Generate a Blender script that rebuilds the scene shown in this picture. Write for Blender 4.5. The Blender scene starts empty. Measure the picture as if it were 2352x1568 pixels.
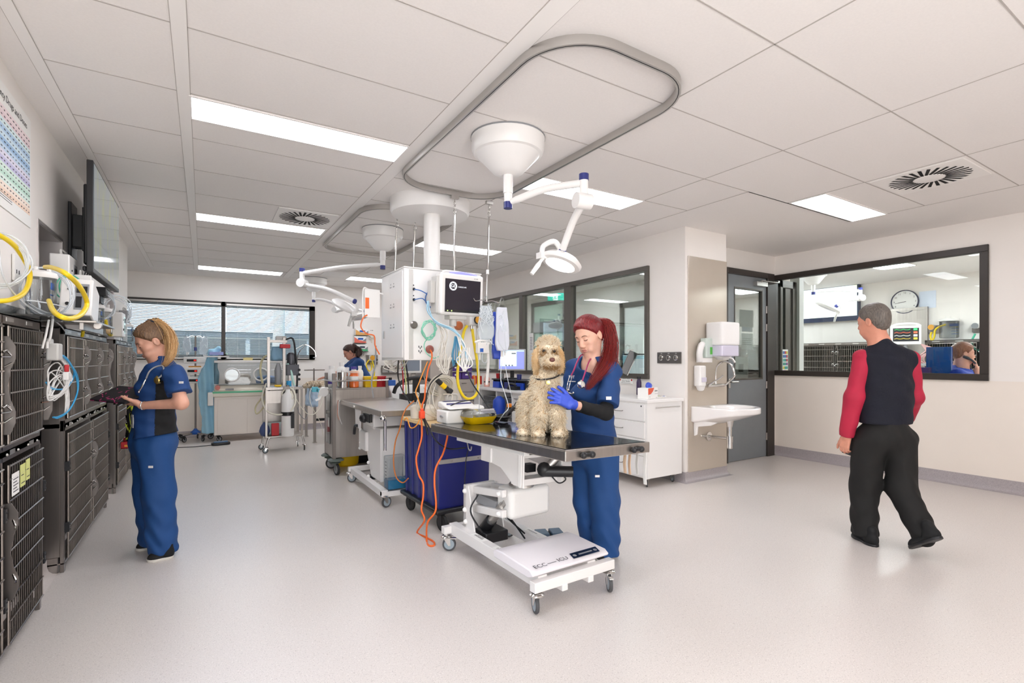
import bpy, math, random
import numpy as np
from mathutils import Vector as V, Matrix as Mx
R = math.radians
sc = bpy.context.scene
COL = sc.collection

# ------------------------------------------------------------------ camera, world, exposure
F_PX, V0, YAW, EYE, HC = 1148.0, 826.0, math.atan(710 / 1148.0), 1.35, 2.82
cam = bpy.data.cameras.new('camera')
cam.sensor_width = 36.0
cam.lens = F_PX * 36.0 / 2352.0
cam.shift_y = (V0 - 784.0) / 2352.0
cam.clip_start = 0.05
camo = bpy.data.objects.new('camera', cam)
camo.location = (0, 0, EYE)
camo.rotation_euler = (R(90), 0, -YAW)
COL.objects.link(camo)
sc.camera = camo

w = bpy.data.worlds.new('sky')
sc.world = w
w.use_nodes = True
nt = w.node_tree
bg = nt.nodes['Background']
sky = nt.nodes.new('ShaderNodeTexSky')
sky.sky_type = 'NISHITA'
sky.sun_elevation = R(52)
sky.sun_rotation = R(200)
sky.sun_disc = False
nt.links.new(sky.outputs[0], bg.inputs[0])
bg.inputs[1].default_value = 0.6
sun = bpy.data.lights.new('sun', 'SUN')
sun.energy = 3.5
sun.angle = R(0.6)
suno = bpy.data.objects.new('sun', sun)
suno.rotation_euler = (R(28), R(-22), 0)
COL.objects.link(suno)

sc.view_settings.view_transform = 'Standard'
sc.view_settings.look = 'None'
sc.view_settings.gamma = 1.0
sc.view_settings.exposure = 0.2
sc.cycles.max_bounces = 12
sc.cycles.diffuse_bounces = 8
sc.cycles.glossy_bounces = 4
sc.cycles.transmission_bounces = 8
sc.cycles.transparent_max_bounces = 16
sc.cycles.sample_clamp_indirect = 8.0
sc.cycles.caustics_reflective = False
sc.cycles.caustics_refractive = False
sc.cycles.use_denoising = True
PANEL = 13.0          # strength of the ceiling light panels
fill_lamp = bpy.data.lights.new('fill_light', 'AREA')      # unseen fill lamp behind the camera, added to brighten walls and ceiling
fill_lamp.shape = 'RECTANGLE'; fill_lamp.size = 4.2; fill_lamp.size_y = 2.0; fill_lamp.energy = 150.0; fill_lamp.color = (.95, .98, 1.0)
fill_lampo = bpy.data.objects.new('fill_light', fill_lamp)
fill_lampo.location = (.9, -2.2, 1.4); fill_lampo.rotation_euler = (R(98), 0, R(-33))
COL.objects.link(fill_lampo)

# ------------------------------------------------------------------ materials
def lin(h):
    if not isinstance(h, str):
        return tuple(h) + (1.0,)
    c = [int(h[i:i + 2], 16) / 255 for i in (0, 2, 4)]
    return tuple(x / 12.92 if x <= .04045 else ((x + .055) / 1.055) ** 2.4 for x in c) + (1.0,)
MATS = {}
def mat(name, col, rough=.5, metal=0., emit=0., alpha=1., trans=0., var=0., scale=20., bump=0., bscale=60., coat=0., spec=.5, col2=None, aniso=None, sss=0., ecol=None):
    """procedural principled material: colour varied by noise (var), bumped by noise"""
    if name in MATS:
        return MATS[name]
    m = bpy.data.materials.new(name)
    m.use_nodes = True
    t = m.node_tree
    p = t.nodes['Principled BSDF']
    I = p.inputs
    c = lin(col)
    I['Base Color'].default_value = c
    I['Roughness'].default_value = rough
    I['Metallic'].default_value = metal
    I['Alpha'].default_value = alpha
    I['Transmission Weight'].default_value = trans
    I['Specular IOR Level'].default_value = spec
    I['Coat Weight'].default_value = coat
    if sss:
        I['Subsurface Weight'].default_value = sss
        I['Subsurface Radius'].default_value = (.012, .005, .003)
        I['Subsurface Scale'].default_value = 1.
    if emit:
        I['Emission Color'].default_value = lin(ecol or col)
        I['Emission Strength'].default_value = emit
    if var or bump:
        tc = t.nodes.new('ShaderNodeTexCoord')
        src = tc.outputs['Object']
        if aniso:
            mp = t.nodes.new('ShaderNodeMapping')
            mp.inputs['Scale'].default_value = aniso
            t.links.new(src, mp.inputs[0])
            src = mp.outputs[0]
    if var:
        n = t.nodes.new('ShaderNodeTexNoise')
        n.inputs['Scale'].default_value = scale
        n.inputs['Detail'].default_value = 4
        t.links.new(src, n.inputs['Vector'])
        r = t.nodes.new('ShaderNodeValToRGB')
        r.color_ramp.elements[0].position = .32
        r.color_ramp.elements[1].position = .68
        c2 = lin(col2) if col2 else tuple(min(1, x * (1 + var)) for x in c[:3]) + (1,)
        c1 = c if col2 else tuple(x * (1 - var) for x in c[:3]) + (1,)
        r.color_ramp.elements[0].color = c1
        r.color_ramp.elements[1].color = c2
        t.links.new(n.outputs[0], r.inputs[0])
        t.links.new(r.outputs[0], I['Base Color'])
    if bump:
        n = t.nodes.new('ShaderNodeTexNoise')
        n.inputs['Scale'].default_value = bscale
        n.inputs['Detail'].default_value = 3
        t.links.new(src, n.inputs['Vector'])
        b = t.nodes.new('ShaderNodeBump')
        b.inputs['Strength'].default_value = bump
        b.inputs['Distance'].default_value = .01
        t.links.new(n.outputs[0], b.inputs['Height'])
        t.links.new(b.outputs[0], I['Normal'])
    MATS[name] = m
    return m
def glassmat(name, tint, refl=.06, rough=0., clear=.93):
    """thin clear pane: mostly transparent with a faint gloss"""
    if name in MATS:
        return MATS[name]
    m = bpy.data.materials.new(name)
    m.use_nodes = True
    t = m.node_tree
    t.nodes.remove(t.nodes['Principled BSDF'])
    tr = t.nodes.new('ShaderNodeBsdfTransparent')
    tr.inputs[0].default_value = tuple(x * clear for x in lin(tint)[:3]) + (1,)
    gl = t.nodes.new('ShaderNodeBsdfGlossy')
    gl.inputs['Roughness'].default_value = rough
    fr = t.nodes.new('ShaderNodeFresnel')
    fr.inputs[0].default_value = 1.45
    ad = t.nodes.new('ShaderNodeMath'); ad.operation = 'MULTIPLY_ADD'
    ad.inputs[1].default_value = .8; ad.inputs[2].default_value = refl - .03
    t.links.new(fr.outputs[0], ad.inputs[0])
    mx = t.nodes.new('ShaderNodeMixShader')
    t.links.new(ad.outputs[0], mx.inputs[0])
    t.links.new(tr.outputs[0], mx.inputs[1]); t.links.new(gl.outputs[0], mx.inputs[2])
    t.links.new(mx.outputs[0], t.nodes['Material Output'].inputs[0])
    MATS[name] = m
    return m

# ------------------------------------------------------------------ mesh builder
def TR(loc=(0, 0, 0), rz=0, rx=0, ry=0, s=None):
    m = Mx.Translation(loc) @ Mx.Rotation(rz, 4, 'Z') @ Mx.Rotation(ry, 4, 'Y') @ Mx.Rotation(rx, 4, 'X')
    if s:
        m = m @ Mx.Diagonal((s[0], s[1], s[2], 1))
    return m
def toward(p, d, up=(0, 0, 1)):
    """matrix at p whose z axis points along d"""
    z = V(d).normalized()
    u = V(up)
    if abs(z.dot(u)) > .98:
        u = V((0, 1, 0)) if abs(z.y) < .9 else V((1, 0, 0))
    x = u.cross(z).normalized()
    y = z.cross(x)
    return Mx(((x.x, y.x, z.x, p[0]), (x.y, y.y, z.y, p[1]), (x.z, y.z, z.z, p[2]), (0, 0, 0, 1)))
def cr(pts, k=6, closed=False):
    """Catmull-Rom through pts"""
    P = [V(p) for p in pts]
    n = len(P)
    out = []
    for i in range(n if closed else n - 1):
        a = P[(i - 1) % n] if closed or i > 0 else P[0] * 2 - P[1]
        b, c = P[i], P[(i + 1) % n]
        d = P[(i + 2) % n] if closed or i + 2 < n else c * 2 - b
        for j in range(k):
            t = j / k
            out.append(.5 * ((2 * b) + (c - a) * t + (2 * a - 5 * b + 4 * c - d) * t * t + (3 * b - a - 3 * c + d) * t ** 3))
    if not closed:
        out.append(P[-1])
    return out
class B:
    def __init__(s):
        s.v, s.f, s.m, s.mi = [], [], [], 0
        s.T = Mx.Identity(4)
    def add(s, vs, fs, T=None):
        M = s.T @ T if T is not None else s.T
        o = len(s.v)
        s.v += [tuple(M @ V(p)) for p in vs]
        flip = M.determinant() < 0
        for q in fs:
            q = [o + i for i in q]
            s.f.append(q[::-1] if flip else q)
            s.m.append(s.mi)
        return s
    def box(s, x0, y0, z0, x1, y1, z1, T=None):
        if x0 > x1: x0, x1 = x1, x0
        if y0 > y1: y0, y1 = y1, y0
        if z0 > z1: z0, z1 = z1, z0
        vs = [(x0, y0, z0), (x1, y0, z0), (x1, y1, z0), (x0, y1, z0), (x0, y0, z1), (x1, y0, z1), (x1, y1, z1), (x0, y1, z1)]
        return s.add(vs, [(0, 3, 2, 1), (4, 5, 6, 7), (0, 1, 5, 4), (1, 2, 6, 5), (2, 3, 7, 6), (3, 0, 4, 7)], T)
    def cb(s, c, d, T=None):
        return s.box(c[0] - d[0] / 2, c[1] - d[1] / 2, c[2] - d[2] / 2, c[0] + d[0] / 2, c[1] + d[1] / 2, c[2] + d[2] / 2, T)
    def loft(s, rings, cap=True, closed=True, T=None):
        n = len(rings[0])
        vs = [p for r in rings for p in r]
        fs = []
        for i in range(len(rings) - 1):
            for j in range(n if closed else n - 1):
                a, b = i * n + j, i * n + (j + 1) % n
                fs.append((a, b, b + n, a + n))
        if cap:
            fs.append(tuple(range(n))[::-1])
            fs.append(tuple(range((len(rings) - 1) * n, len(rings) * n)))
        return s.add(vs, fs, T)
    def lathe(s, prof, T=None, n=24, cap=True):
        rings = [[(r * math.cos(2 * math.pi * j / n), r * math.sin(2 * math.pi * j / n), z) for j in range(n)] for r, z in prof]
        return s.loft(rings, cap, True, T)
    def cyl(s, a, b, r, r2=None, n=16):
        a, b = V(a), V(b)
        L = (b - a).length
        return s.lathe([(r, 0), (r if r2 is None else r2, L)], toward(a, b - a), n)
    def ball(s, c, r, n=14, T=None):
        rx, ry, rz = r if hasattr(r, '__len__') else (r, r, r)
        k = max(6, n // 2)
        rings = []
        for i in range(k + 1):
            a = -math.pi / 2 + math.pi * (i + .02) / (k + .04)
            rings.append([(c[0] + rx * math.cos(a) * math.cos(2 * math.pi * j / n), c[1] + ry * math.cos(a) * math.sin(2 * math.pi * j / n), c[2] + rz * math.sin(a)) for j in range(n)])
        return s.loft(rings, True, True, T)
    def tube(s, pts, r, n=8, closed=False, T=None, flat=1.):
        P = [V(p) for p in pts]
        m = len(P)
        rad = r if hasattr(r, '__len__') else [r] * m
        tang = []
        for i in range(m):
            a = P[i - 1] if (i or closed) else P[0]
            b = P[(i + 1) % m] if (i < m - 1 or closed) else P[-1]
            d = b - a
            tang.append(d.normalized() if d.length > 1e-9 else V((0, 0, 1)))
        u = V((0, 0, 1)) if abs(tang[0].z) < .9 else V((1, 0, 0))
        rings = []
        for i in range(m):
            u = (u - tang[i] * u.dot(tang[i]))
            u = u.normalized() if u.length > 1e-6 else tang[i].orthogonal().normalized()
            w_ = tang[i].cross(u)
            rings.append([tuple(P[i] + (u * math.cos(2 * math.pi * j / n) * flat + w_ * math.sin(2 * math.pi * j / n)) * rad[i]) for j in range(n)])
        if closed:
            rings.append(rings[0])
        return s.loft(rings, not closed, True, T)
    def prism(s, poly, z0, z1, T=None):
        n = len(poly)
        ar = sum(poly[i][0] * poly[(i + 1) % n][1] - poly[(i + 1) % n][0] * poly[i][1] for i in range(n))
        if ar < 0: poly = poly[::-1]
        return s.loft([[(x, y, z0) for x, y in poly], [(x, y, z1) for x, y in poly]], True, True, T)
    def quad(s, a, b, c, d, T=None):
        return s.add([a, b, c, d], [(0, 1, 2, 3)], T)
    def done(s, name, mats, parent=None, sm=38, bev=0, seg=2, sub=0, kind=None):
        me = bpy.data.meshes.new(name)
        me.from_pydata(s.v, [], s.f)
        for m in (mats if isinstance(mats, (list, tuple)) else [mats]):
            me.materials.append(m)
        if any(s.m):
            me.polygons.foreach_set('material_index', s.m)
        return link(name, me, parent, sm, bev, seg, sub, kind)
def link(name, me, parent=None, sm=38, bev=0, seg=2, sub=0, kind=None):
    me.validate()
    if sm:
        me.shade_smooth()
        if sm < 180:
            me.set_sharp_from_angle(angle=R(sm))
    o = bpy.data.objects.new(name, me)
    COL.objects.link(o)
    if parent is not None:
        o.parent = parent
    if bev:
        b = o.modifiers.new('bevel', 'BEVEL')
        b.width = bev; b.segments = seg; b.limit_method = 'ANGLE'; b.angle_limit = R(40)
        b.harden_normals = False
    if sub:
        q = o.modifiers.new('sub', 'SUBSURF')
        q.levels = q.render_levels = sub
    if kind:
        o['kind'] = kind
    return o
def rrect(w_, h_, r, n=4, cx=0, cy=0):
    out = []
    for qx, qy, a0 in ((1, 1, 0), (-1, 1, 90), (-1, -1, 180), (1, -1, 270)):
        for i in range(n + 1):
            a = R(a0 + 90 * i / n)
            out.append((cx + qx * (w_ / 2 - r) + r * math.cos(a), cy + qy * (h_ / 2 - r) + r * math.sin(a)))
    return out
def thing(name, label, cat, loc=(0, 0, 0), rz=0, group=None):
    o = bpy.data.objects.new(name, None)
    o.empty_display_size = .1
    COL.objects.link(o)
    o.location = loc
    o.rotation_euler = (0, 0, rz)
    o['label'] = label; o['category'] = cat
    if group: o['group'] = group
    return o
def tag(o, label, cat, group=None, kind=None):
    o['label'] = label; o['category'] = cat
    if group: o['group'] = group
    if kind: o['kind'] = kind
    return o
def struct(o, label=None, cat=None):
    o['kind'] = 'structure'
    if label: o['label'] = label
    if cat: o['category'] = cat
    return o
def dup(root, loc, rz=None, label=None, group=None):
    r = root.copy(); COL.objects.link(r); r.location = loc
    if rz is not None: r.rotation_euler = (0, 0, rz)
    if label: r['label'] = label
    if group: r['group'] = group
    for ch in list(root.children):
        c = ch.copy(); COL.objects.link(c); c.parent = r
        for g in ch.children:
            d = g.copy(); COL.objects.link(d); d.parent = c
    return r
_fonts = {}
def text(b, s, size, T, depth=.0006, align='CENTER', sx=1.):
    """lettering as thin raised mesh in the xy plane of T"""
    key = (s, align)
    if key not in _fonts:
        cu = bpy.data.curves.new('t', 'FONT')
        cu.body = s; cu.size = 1.; cu.align_x = align; cu.align_y = 'CENTER'; cu.resolution_u = 2
        o = bpy.data.objects.new('t', cu)
        COL.objects.link(o)
        dg = bpy.context.evaluated_depsgraph_get()
        me = bpy.data.meshes.new_from_object(o.evaluated_get(dg))
        _fonts[key] = ([tuple(q.co) for q in me.vertices], [tuple(p.vertices) for p in me.polygons])
        bpy.data.objects.remove(o); bpy.data.curves.remove(cu); bpy.data.meshes.remove(me)
    vs, fs = _fonts[key]
    b.add([(x * size * sx, y * size, depth) for x, y, z in vs], fs, T)
# wall-facing frames: x to the viewer's right, y up, z out of the wall
def face_negx(x, y, z):      # seen looking along +X
    return Mx(((0, 0, -1, x), (-1, 0, 0, y), (0, 1, 0, z), (0, 0, 0, 1)))
def face_posx(x, y, z):      # seen looking along -X
    return Mx(((0, 0, 1, x), (1, 0, 0, y), (0, 1, 0, z), (0, 0, 0, 1)))
def face_negy(x, y, z):      # seen looking along +Y
    return Mx(((1, 0, 0, x), (0, 0, -1, y), (0, 1, 0, z), (0, 0, 0, 1)))

# ------------------------------------------------------------------ signed-distance modelling of bodies and soft forms
def P_(a):
    return np.asarray(a, dtype=np.float32)
def cap(p, a, b, ra, rb):
    a, b = P_(a), P_(b)
    ab = b - a
    t = np.clip(((p - a) @ ab) / max(float(ab @ ab), 1e-12), 0, 1)
    q = p - a - t[:, None] * ab
    return np.sqrt((q * q).sum(1)) - (ra + (rb - ra) * t)
def fcap(p, a, b, ra, rb, ax, k):
    """tapered capsule flattened by factor k along the unit axis ax"""
    ax = P_(ax) / np.linalg.norm(ax)
    a, b = P_(a), P_(b)
    def st(q):
        return q + (q @ ax)[..., None] * ax * (1 / k - 1)
    c = (a + b) / 2
    return cap(st(p - c), st(a - c), st(b - c), ra, rb) * min(1., k)
def ell(p, c, r, M=None):
    q = p - P_(c)
    if M is not None:
        q = q @ P_(M)
    r = P_(r)
    k0 = np.sqrt(((q / r) ** 2).sum(1))
    k1 = np.sqrt(((q / (r * r)) ** 2).sum(1)) + 1e-9
    return np.where(k0 < 1e-4, -r.min(), k0 * (k0 - 1) / k1)
def sbox(p, c, hs, r=0., M=None):
    q = p - P_(c)
    if M is not None:
        q = q @ P_(M)
    q = np.abs(q) - (P_(hs) - r)
    return np.sqrt((np.maximum(q, 0) ** 2).sum(1)) + np.minimum(q.max(1), 0) - r
def su(a, b, k):
    h = np.maximum(k - np.abs(a - b), 0) / k
    return np.minimum(a, b) - h * h * k * .25
def sub_(a, b, k):
    return -su(-a, b, k)
def chain(p, pts, rad, k=.02, **kw):
    d = None
    for i in range(len(pts) - 1):
        e = cap(p, pts[i], pts[i + 1], rad[i], rad[i + 1])
        d = e if d is None else su(d, e, k)
    return d
def fold(p, amp, sc_, seed=0):
    """soft cloth folds, a sum of a few directed waves"""
    rs = np.random.RandomState(seed)
    d = np.zeros(len(p), np.float32)
    for i in range(5):
        k = rs.normal(size=3) * sc_ * (.6 + .5 * i)
        d += np.sin(p @ P_(k) + rs.rand() * 6.28 + 1.5 * np.sin(p @ P_(rs.normal(size=3) * sc_ * .5))) / (1 + .5 * i)
    return d * amp * .45
def nets(fn, lo, hi, res):
    """surface nets over fn, evaluated only near the surface -> verts, quads"""
    lo, hi = np.array(lo, np.float32), np.array(hi, np.float32)
    K = 6
    nb = np.ceil((hi - lo) / res / K).astype(int)
    n = nb * K + 1
    cc = np.stack(np.meshgrid(*[lo[i] + (np.arange(nb[i]) + .5) * K * res for i in range(3)], indexing='ij'), -1).reshape(-1, 3).astype(np.float32)
    d = fn(cc)
    D = np.repeat(np.repeat(np.repeat(d.reshape(nb), K, 0), K, 1), K, 2)
    A = np.full(n, 1., np.float32)
    A[:-1, :-1, :-1] = D
    near = np.argwhere((np.abs(d) < K * res * 1.5).reshape(nb))
    off = np.stack(np.meshgrid(*[np.arange(K)] * 3, indexing='ij'), -1).reshape(-1, 3)
    for i in range(0, len(near), 4000):
        idx = (near[i:i + 4000, None, :] * K + off[None]).reshape(-1, 3)
        A[idx[:, 0], idx[:, 1], idx[:, 2]] = fn((lo + idx * np.float32(res)).astype(np.float32))
    A[0], A[-1], A[:, 0], A[:, -1], A[:, :, 0], A[:, :, -1] = 1, 1, 1, 1, 1, 1
    S = A < 0
    c8 = sum(S[i:n[0] - 1 + i, j:n[1] - 1 + j, k:n[2] - 1 + k].astype(np.int8) for i in (0, 1) for j in (0, 1) for k in (0, 1))
    cells = np.argwhere((c8 > 0) & (c8 < 8))
    ids = np.full(n - 1, -1, np.int64)
    ids[cells[:, 0], cells[:, 1], cells[:, 2]] = np.arange(len(cells))
    acc = np.zeros((len(cells), 3)); cnt = np.zeros(len(cells))
    cor = [(i, j, k) for i in (0, 1) for j in (0, 1) for k in (0, 1)]
    val = {c: A[cells[:, 0] + c[0], cells[:, 1] + c[1], cells[:, 2] + c[2]] for c in cor}
    for c in cor:
        for ax in range(3):
            if c[ax]: continue
            e = list(c); e[ax] = 1; e = tuple(e)
            a, b = val[c], val[e]
            x = (a < 0) != (b < 0)
            t = np.where(x, a / np.where(x, a - b, 1), 0)
            q = np.repeat(np.array([c], float), len(cells), 0)
            q[:, ax] += t
            acc += q * x[:, None]; cnt += x
    vs = lo + (cells + acc / np.maximum(cnt, 1)[:, None]) * res
    quads = []
    for ax in range(3):
        u, v_ = (ax + 1) % 3, (ax + 2) % 3
        sl0 = [slice(1, -1)] * 3; sl0[ax] = slice(0, n[ax] - 1)
        sl1 = [slice(1, -1)] * 3; sl1[ax] = slice(1, n[ax])
        a, b = S[tuple(sl0)], S[tuple(sl1)]
        for flip in (0, 1):
            E = np.argwhere((a & ~b) if not flip else (~a & b))
            if not len(E): continue
            off_ = np.ones(3, int); off_[ax] = 0
            E = E + off_
            du = np.zeros(3, int); du[u] = 1
            dv = np.zeros(3, int); dv[v_] = 1
            g = [ids[tuple((E - x).T)] for x in (0 * du, du, du + dv, dv)]
            q = np.stack(g, 1)
            q = q[(q >= 0).all(1)]
            quads.append(q[:, ::-1] if flip else q)
    return vs, np.concatenate(quads)
def soft(name, fn, lo, hi, res, mats, parent=None, pick=None, smooth=2, kind=None, T=None):
    """mesh of a signed-distance form; pick(centres) gives each face's material"""
    vs, qs = nets(fn, lo, hi, res)
    for _ in range(smooth):                      # light laplacian smoothing
        acc = np.zeros_like(vs); cnt = np.zeros(len(vs))
        for i in range(4):
            a, b = qs[:, i], qs[:, (i + 1) % 4]
            np.add.at(acc, a, vs[b]); np.add.at(cnt, a, 1)
        vs = vs * .5 + .5 * acc / np.maximum(cnt, 1)[:, None]
    me = bpy.data.meshes.new(name)
    me.vertices.add(len(vs)); me.vertices.foreach_set('co', vs.astype(np.float32).ravel())
    me.loops.add(len(qs) * 4); me.loops.foreach_set('vertex_index', qs.astype(np.int32).ravel())
    me.polygons.add(len(qs)); me.polygons.foreach_set('loop_start', np.arange(0, len(qs) * 4, 4, dtype=np.int32))
    me.update(calc_edges=True)
    for m in (mats if isinstance(mats, (list, tuple)) else [mats]):
        me.materials.append(m)
    if pick is not None:
        me.polygons.foreach_set('material_index', pick(vs[qs].mean(1)).astype(np.int32))
    if T is not None:
        me.transform(T)
    return link(name, me, parent, 180, kind=kind)

# a point of the room measured on the photograph, at a known distance
_S, _C = math.sin(YAW), math.cos(YAW)
def at_z(u, v, z):
    d = F_PX * (EYE - z) / (v - V0); l = (u - 1176) * d / F_PX
    return V((l * _C + d * _S, d * _C - l * _S, z))
def at_y(u, v, Y):
    a = (u - 1176) / F_PX; X = Y * (a * _C + _S) / (_C - a * _S); d = X * _S + Y * _C
    return V((X, Y, EYE + (V0 - v) * d / F_PX))
def at_x(u, v, X):
    a = (u - 1176) / F_PX; Y = X * (_C - a * _S) / (a * _C + _S); d = X * _S + Y * _C
    return V((X, Y, EYE + (V0 - v) * d / F_PX))
def at_d(u, v, d):
    l = (u - 1176) * d / F_PX
    return V((l * _C + d * _S, d * _C - l * _S, EYE + (V0 - v) * d / F_PX))
def hose(name, pts, r, m, label, cat, k=6, n=8, group=None, kind=None):
    b = B(); b.tube(cr(pts, k), r, n)
    return tag(b.done(name, m, sm=60), label, cat, group, kind)
# ================================================================== MATERIALS OF THE ROOM
def floor_mat():
    m = mat('vinyl_floor', 'C7BFBA', .3, spec=.5)
    t = m.node_tree; p = t.nodes['Principled BSDF']
    tc = t.nodes.new('ShaderNodeTexCoord')
    col = None
    base = t.nodes.new('ShaderNodeTexNoise'); base.inputs['Scale'].default_value = 1.3
    r0 = t.nodes.new('ShaderNodeValToRGB')
    r0.color_ramp.elements[0].color = lin('D6CFCA'); r0.color_ramp.elements[1].color = lin('DAD3CE')
    t.links.new(tc.outputs['Object'], base.inputs[0]); t.links.new(base.outputs[0], r0.inputs[0])
    col = r0.outputs[0]
    for scl, lo_, hi_, c, a in ((190, .60, .68, 'A8A09C', .55), (120, .62, .70, 'F0EAE6', .5), (75, .66, .72, 'B4ACA8', .45)):
        n = t.nodes.new('ShaderNodeTexNoise'); n.inputs['Scale'].default_value = scl; n.inputs['Detail'].default_value = 1
        t.links.new(tc.outputs['Object'], n.inputs[0])
        mr = t.nodes.new('ShaderNodeMapRange'); mr.inputs[1].default_value = lo_; mr.inputs[2].default_value = hi_; mr.inputs[4].default_value = a
        t.links.new(n.outputs[0], mr.inputs[0])
        mx = t.nodes.new('ShaderNodeMix'); mx.data_type = 'RGBA'
        t.links.new(mr.outputs[0], mx.inputs[0]); t.links.new(col, mx.inputs[6]); mx.inputs[7].default_value = lin(c)
        col = mx.outputs[2]
    t.links.new(col, p.inputs['Base Color'])
    return m
M_floor = floor_mat()
M_wall = mat('white_paint', 'F0EBE6', .55, var=.012, scale=3)
M_dado = mat('cream_paint', 'EDE4DA', .5, var=.012, scale=3)
M_ceil = mat('ceiling_tile', 'ECE8E5', .8, var=.015, scale=90)
M_line = mat('ceiling_joint', 'B5AFAA', .8)
M_tee = mat('ceiling_tee', 'F0EDEA', .6)
M_cove = mat('coved_vinyl', 'A8A1A3', .4, var=.16, scale=160)
M_coved = mat('coved_vinyl_brown', '8E8480', .4, var=.14, scale=160)
M_dframe = mat('dark_aluminium', '38322E', .4, metal=.2)
M_gframe = mat('grey_aluminium', '5B5650', .4, metal=.3)
M_door = mat('grey_door_paint', '7C8185', .38, var=.02, scale=8)
M_glass = glassmat('window_glass', 'F1F7F5', .025, 0, .98)
M_diff = mat('lit_diffuser', 'FFFFFF', .5, emit=PANEL, ecol='F6F8FF')
M_white = mat('white_enamel', 'EDEBE9', .3)
M_white2 = mat('white_plastic', 'E9E7E4', .35)
M_cream = mat('cream_plastic', 'E2DACB', .4)
M_steel = mat('brushed_steel', 'B3ADA8', .3, metal=.95, var=.06, scale=9, aniso=(4, 4, .25), bump=.02, bscale=180)
M_steeld = mat('dark_steel', '8C8581', .32, metal=.95, var=.07, scale=8, aniso=(4, 4, .3))
M_chrome = mat('chrome', 'D8D6D4', .1, metal=1.)
M_alum = mat('aluminium', 'C6C3BF', .35, metal=.9)
M_black = mat('black_plastic', '17171A', .4)
M_rubber = mat('black_rubber', '1E1D1D', .65)
M_greyp = mat('grey_plastic', '8E8F92', .45)
M_ltgrey = mat('light_grey_plastic', 'C9C7C3', .4)
M_navyc = mat('navy_cap', '2C3478', .35)
M_clear = glassmat('clear_plastic', 'F0F3F4', .07, .05, .96)
M_screen = mat('dark_screen', '2A2630', .12)
M_yellow = mat('yellow_hose', 'F0D21E', .35)
M_yellowp = mat('yellow_plastic', 'F3C704', .35)
M_red = mat('red_plastic', 'C01C26', .4)
M_orange = mat('orange_cord', 'EE6E2A', .45)
M_blue = mat('blue_plastic', '2A5FB4', .4)
M_blueline = mat('blue_tube', '3FA4D8', .4)
M_paper = mat('white_paper', 'F2F1EE', .7)
M_print = mat('print_ink', '3A3A40', .7)
M_glove = mat('nitrile', '3A55C8', .45)
M_navy = mat('navy_panel', '1E2A78', .3, var=.05, scale=5)
M_wood = mat('pine_board', 'E3C796', .5, var=.1, scale=6, aniso=(1, 12, 12))

# ================================================================== THE ROOM
def wall_x(name, X, th, y0, y1, z1, holes=(), m=None, dado=None):
    """wall in a plane X = const, the room's face at X, thickness th away from it; holes (ya,yb,za,zb)"""
    b = B()
    ys = sorted({y0, y1, *[h[0] for h in holes], *[h[1] for h in holes]})
    for a, c in zip(ys, ys[1:]):
        cuts = sorted([(h[2], h[3]) for h in holes if h[0] <= a + 1e-6 and h[1] >= c - 1e-6])
        z = 0
        for za, zb in cuts + [(z1, z1)]:
            for s0, s1, mi in ((z, min(za, dado or 0), 1), (max(z, dado or 0), za, 0)) if dado else ((z, za, 0),):
                if s1 > s0 + 1e-6:
                    b.mi = mi; b.box(X, a, s0, X + th, c, s1)
            z = zb
    return struct(b.done(name, [m or M_wall, M_dado], sm=0))
def wall_y(name, Y, th, x0, x1, z1, holes=(), m=None, dado=None):
    o = wall_x(name, 0, th, x0, x1, z1, holes, m, dado)
    for v in o.data.vertices:                      # swap axes
        x, y, z = v.co
        v.co = (y, Y + x, z)
    o.data.flip_normals()
    return o
b = B(); b.box(-3.2, -2.6, -.1, 11.1, 11.8, 0); struct(b.done('floor', M_floor, sm=0))
b = B(); b.box(-3.2, -2.6, HC, 11.1, 11.8, HC + .1); struct(b.done('ceiling', M_ceil, sm=0))
# ceiling grid, proud of the tiles
YL = [3.28 + .648 * k for k in range(-9, 10)]
b = B()
def ln(x0, y0, x1, y1, wd=.0065, mi=0, dz=.0025):
    b.mi = mi
    if abs(x1 - x0) > abs(y1 - y0): b.box(x0, y0 - wd / 2, HC - dz, x1, y0 + wd / 2, HC)
    else: b.box(x0 - wd / 2, y0, HC - dz, x0 + wd / 2, y1, HC)
for x, wd in ((-.69, .05), (-.09, .06), (1.257, .1)):
    ln(x, -2.5, x, 9.7, wd, 1, .004)
    ln(x - wd / 2, -2.5, x - wd / 2, 9.7, .006); ln(x + wd / 2, -2.5, x + wd / 2, 9.7, .006)
for x, y1 in ((2.265, 9.7), (3.465, 9.7), (4.66, 2.632), (5.855, 2.632), (4.06, 9.7)):
    ln(x, 2.632 if x == 4.06 else -2.5, x, y1)
ln(4.06, 2.632, 5.855, 2.632)
for y in YL:
    ln(-.665, y, -.12, y); ln(-.06, y, 1.207, y); ln(1.307, y, 4.06 if y > 2.7 else 5.855, y)
ln(-.69, 9.7, 4.06, 9.7, .03, 1)
struct(b.done('trim_1', [M_line, M_tee], sm=0))

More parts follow.
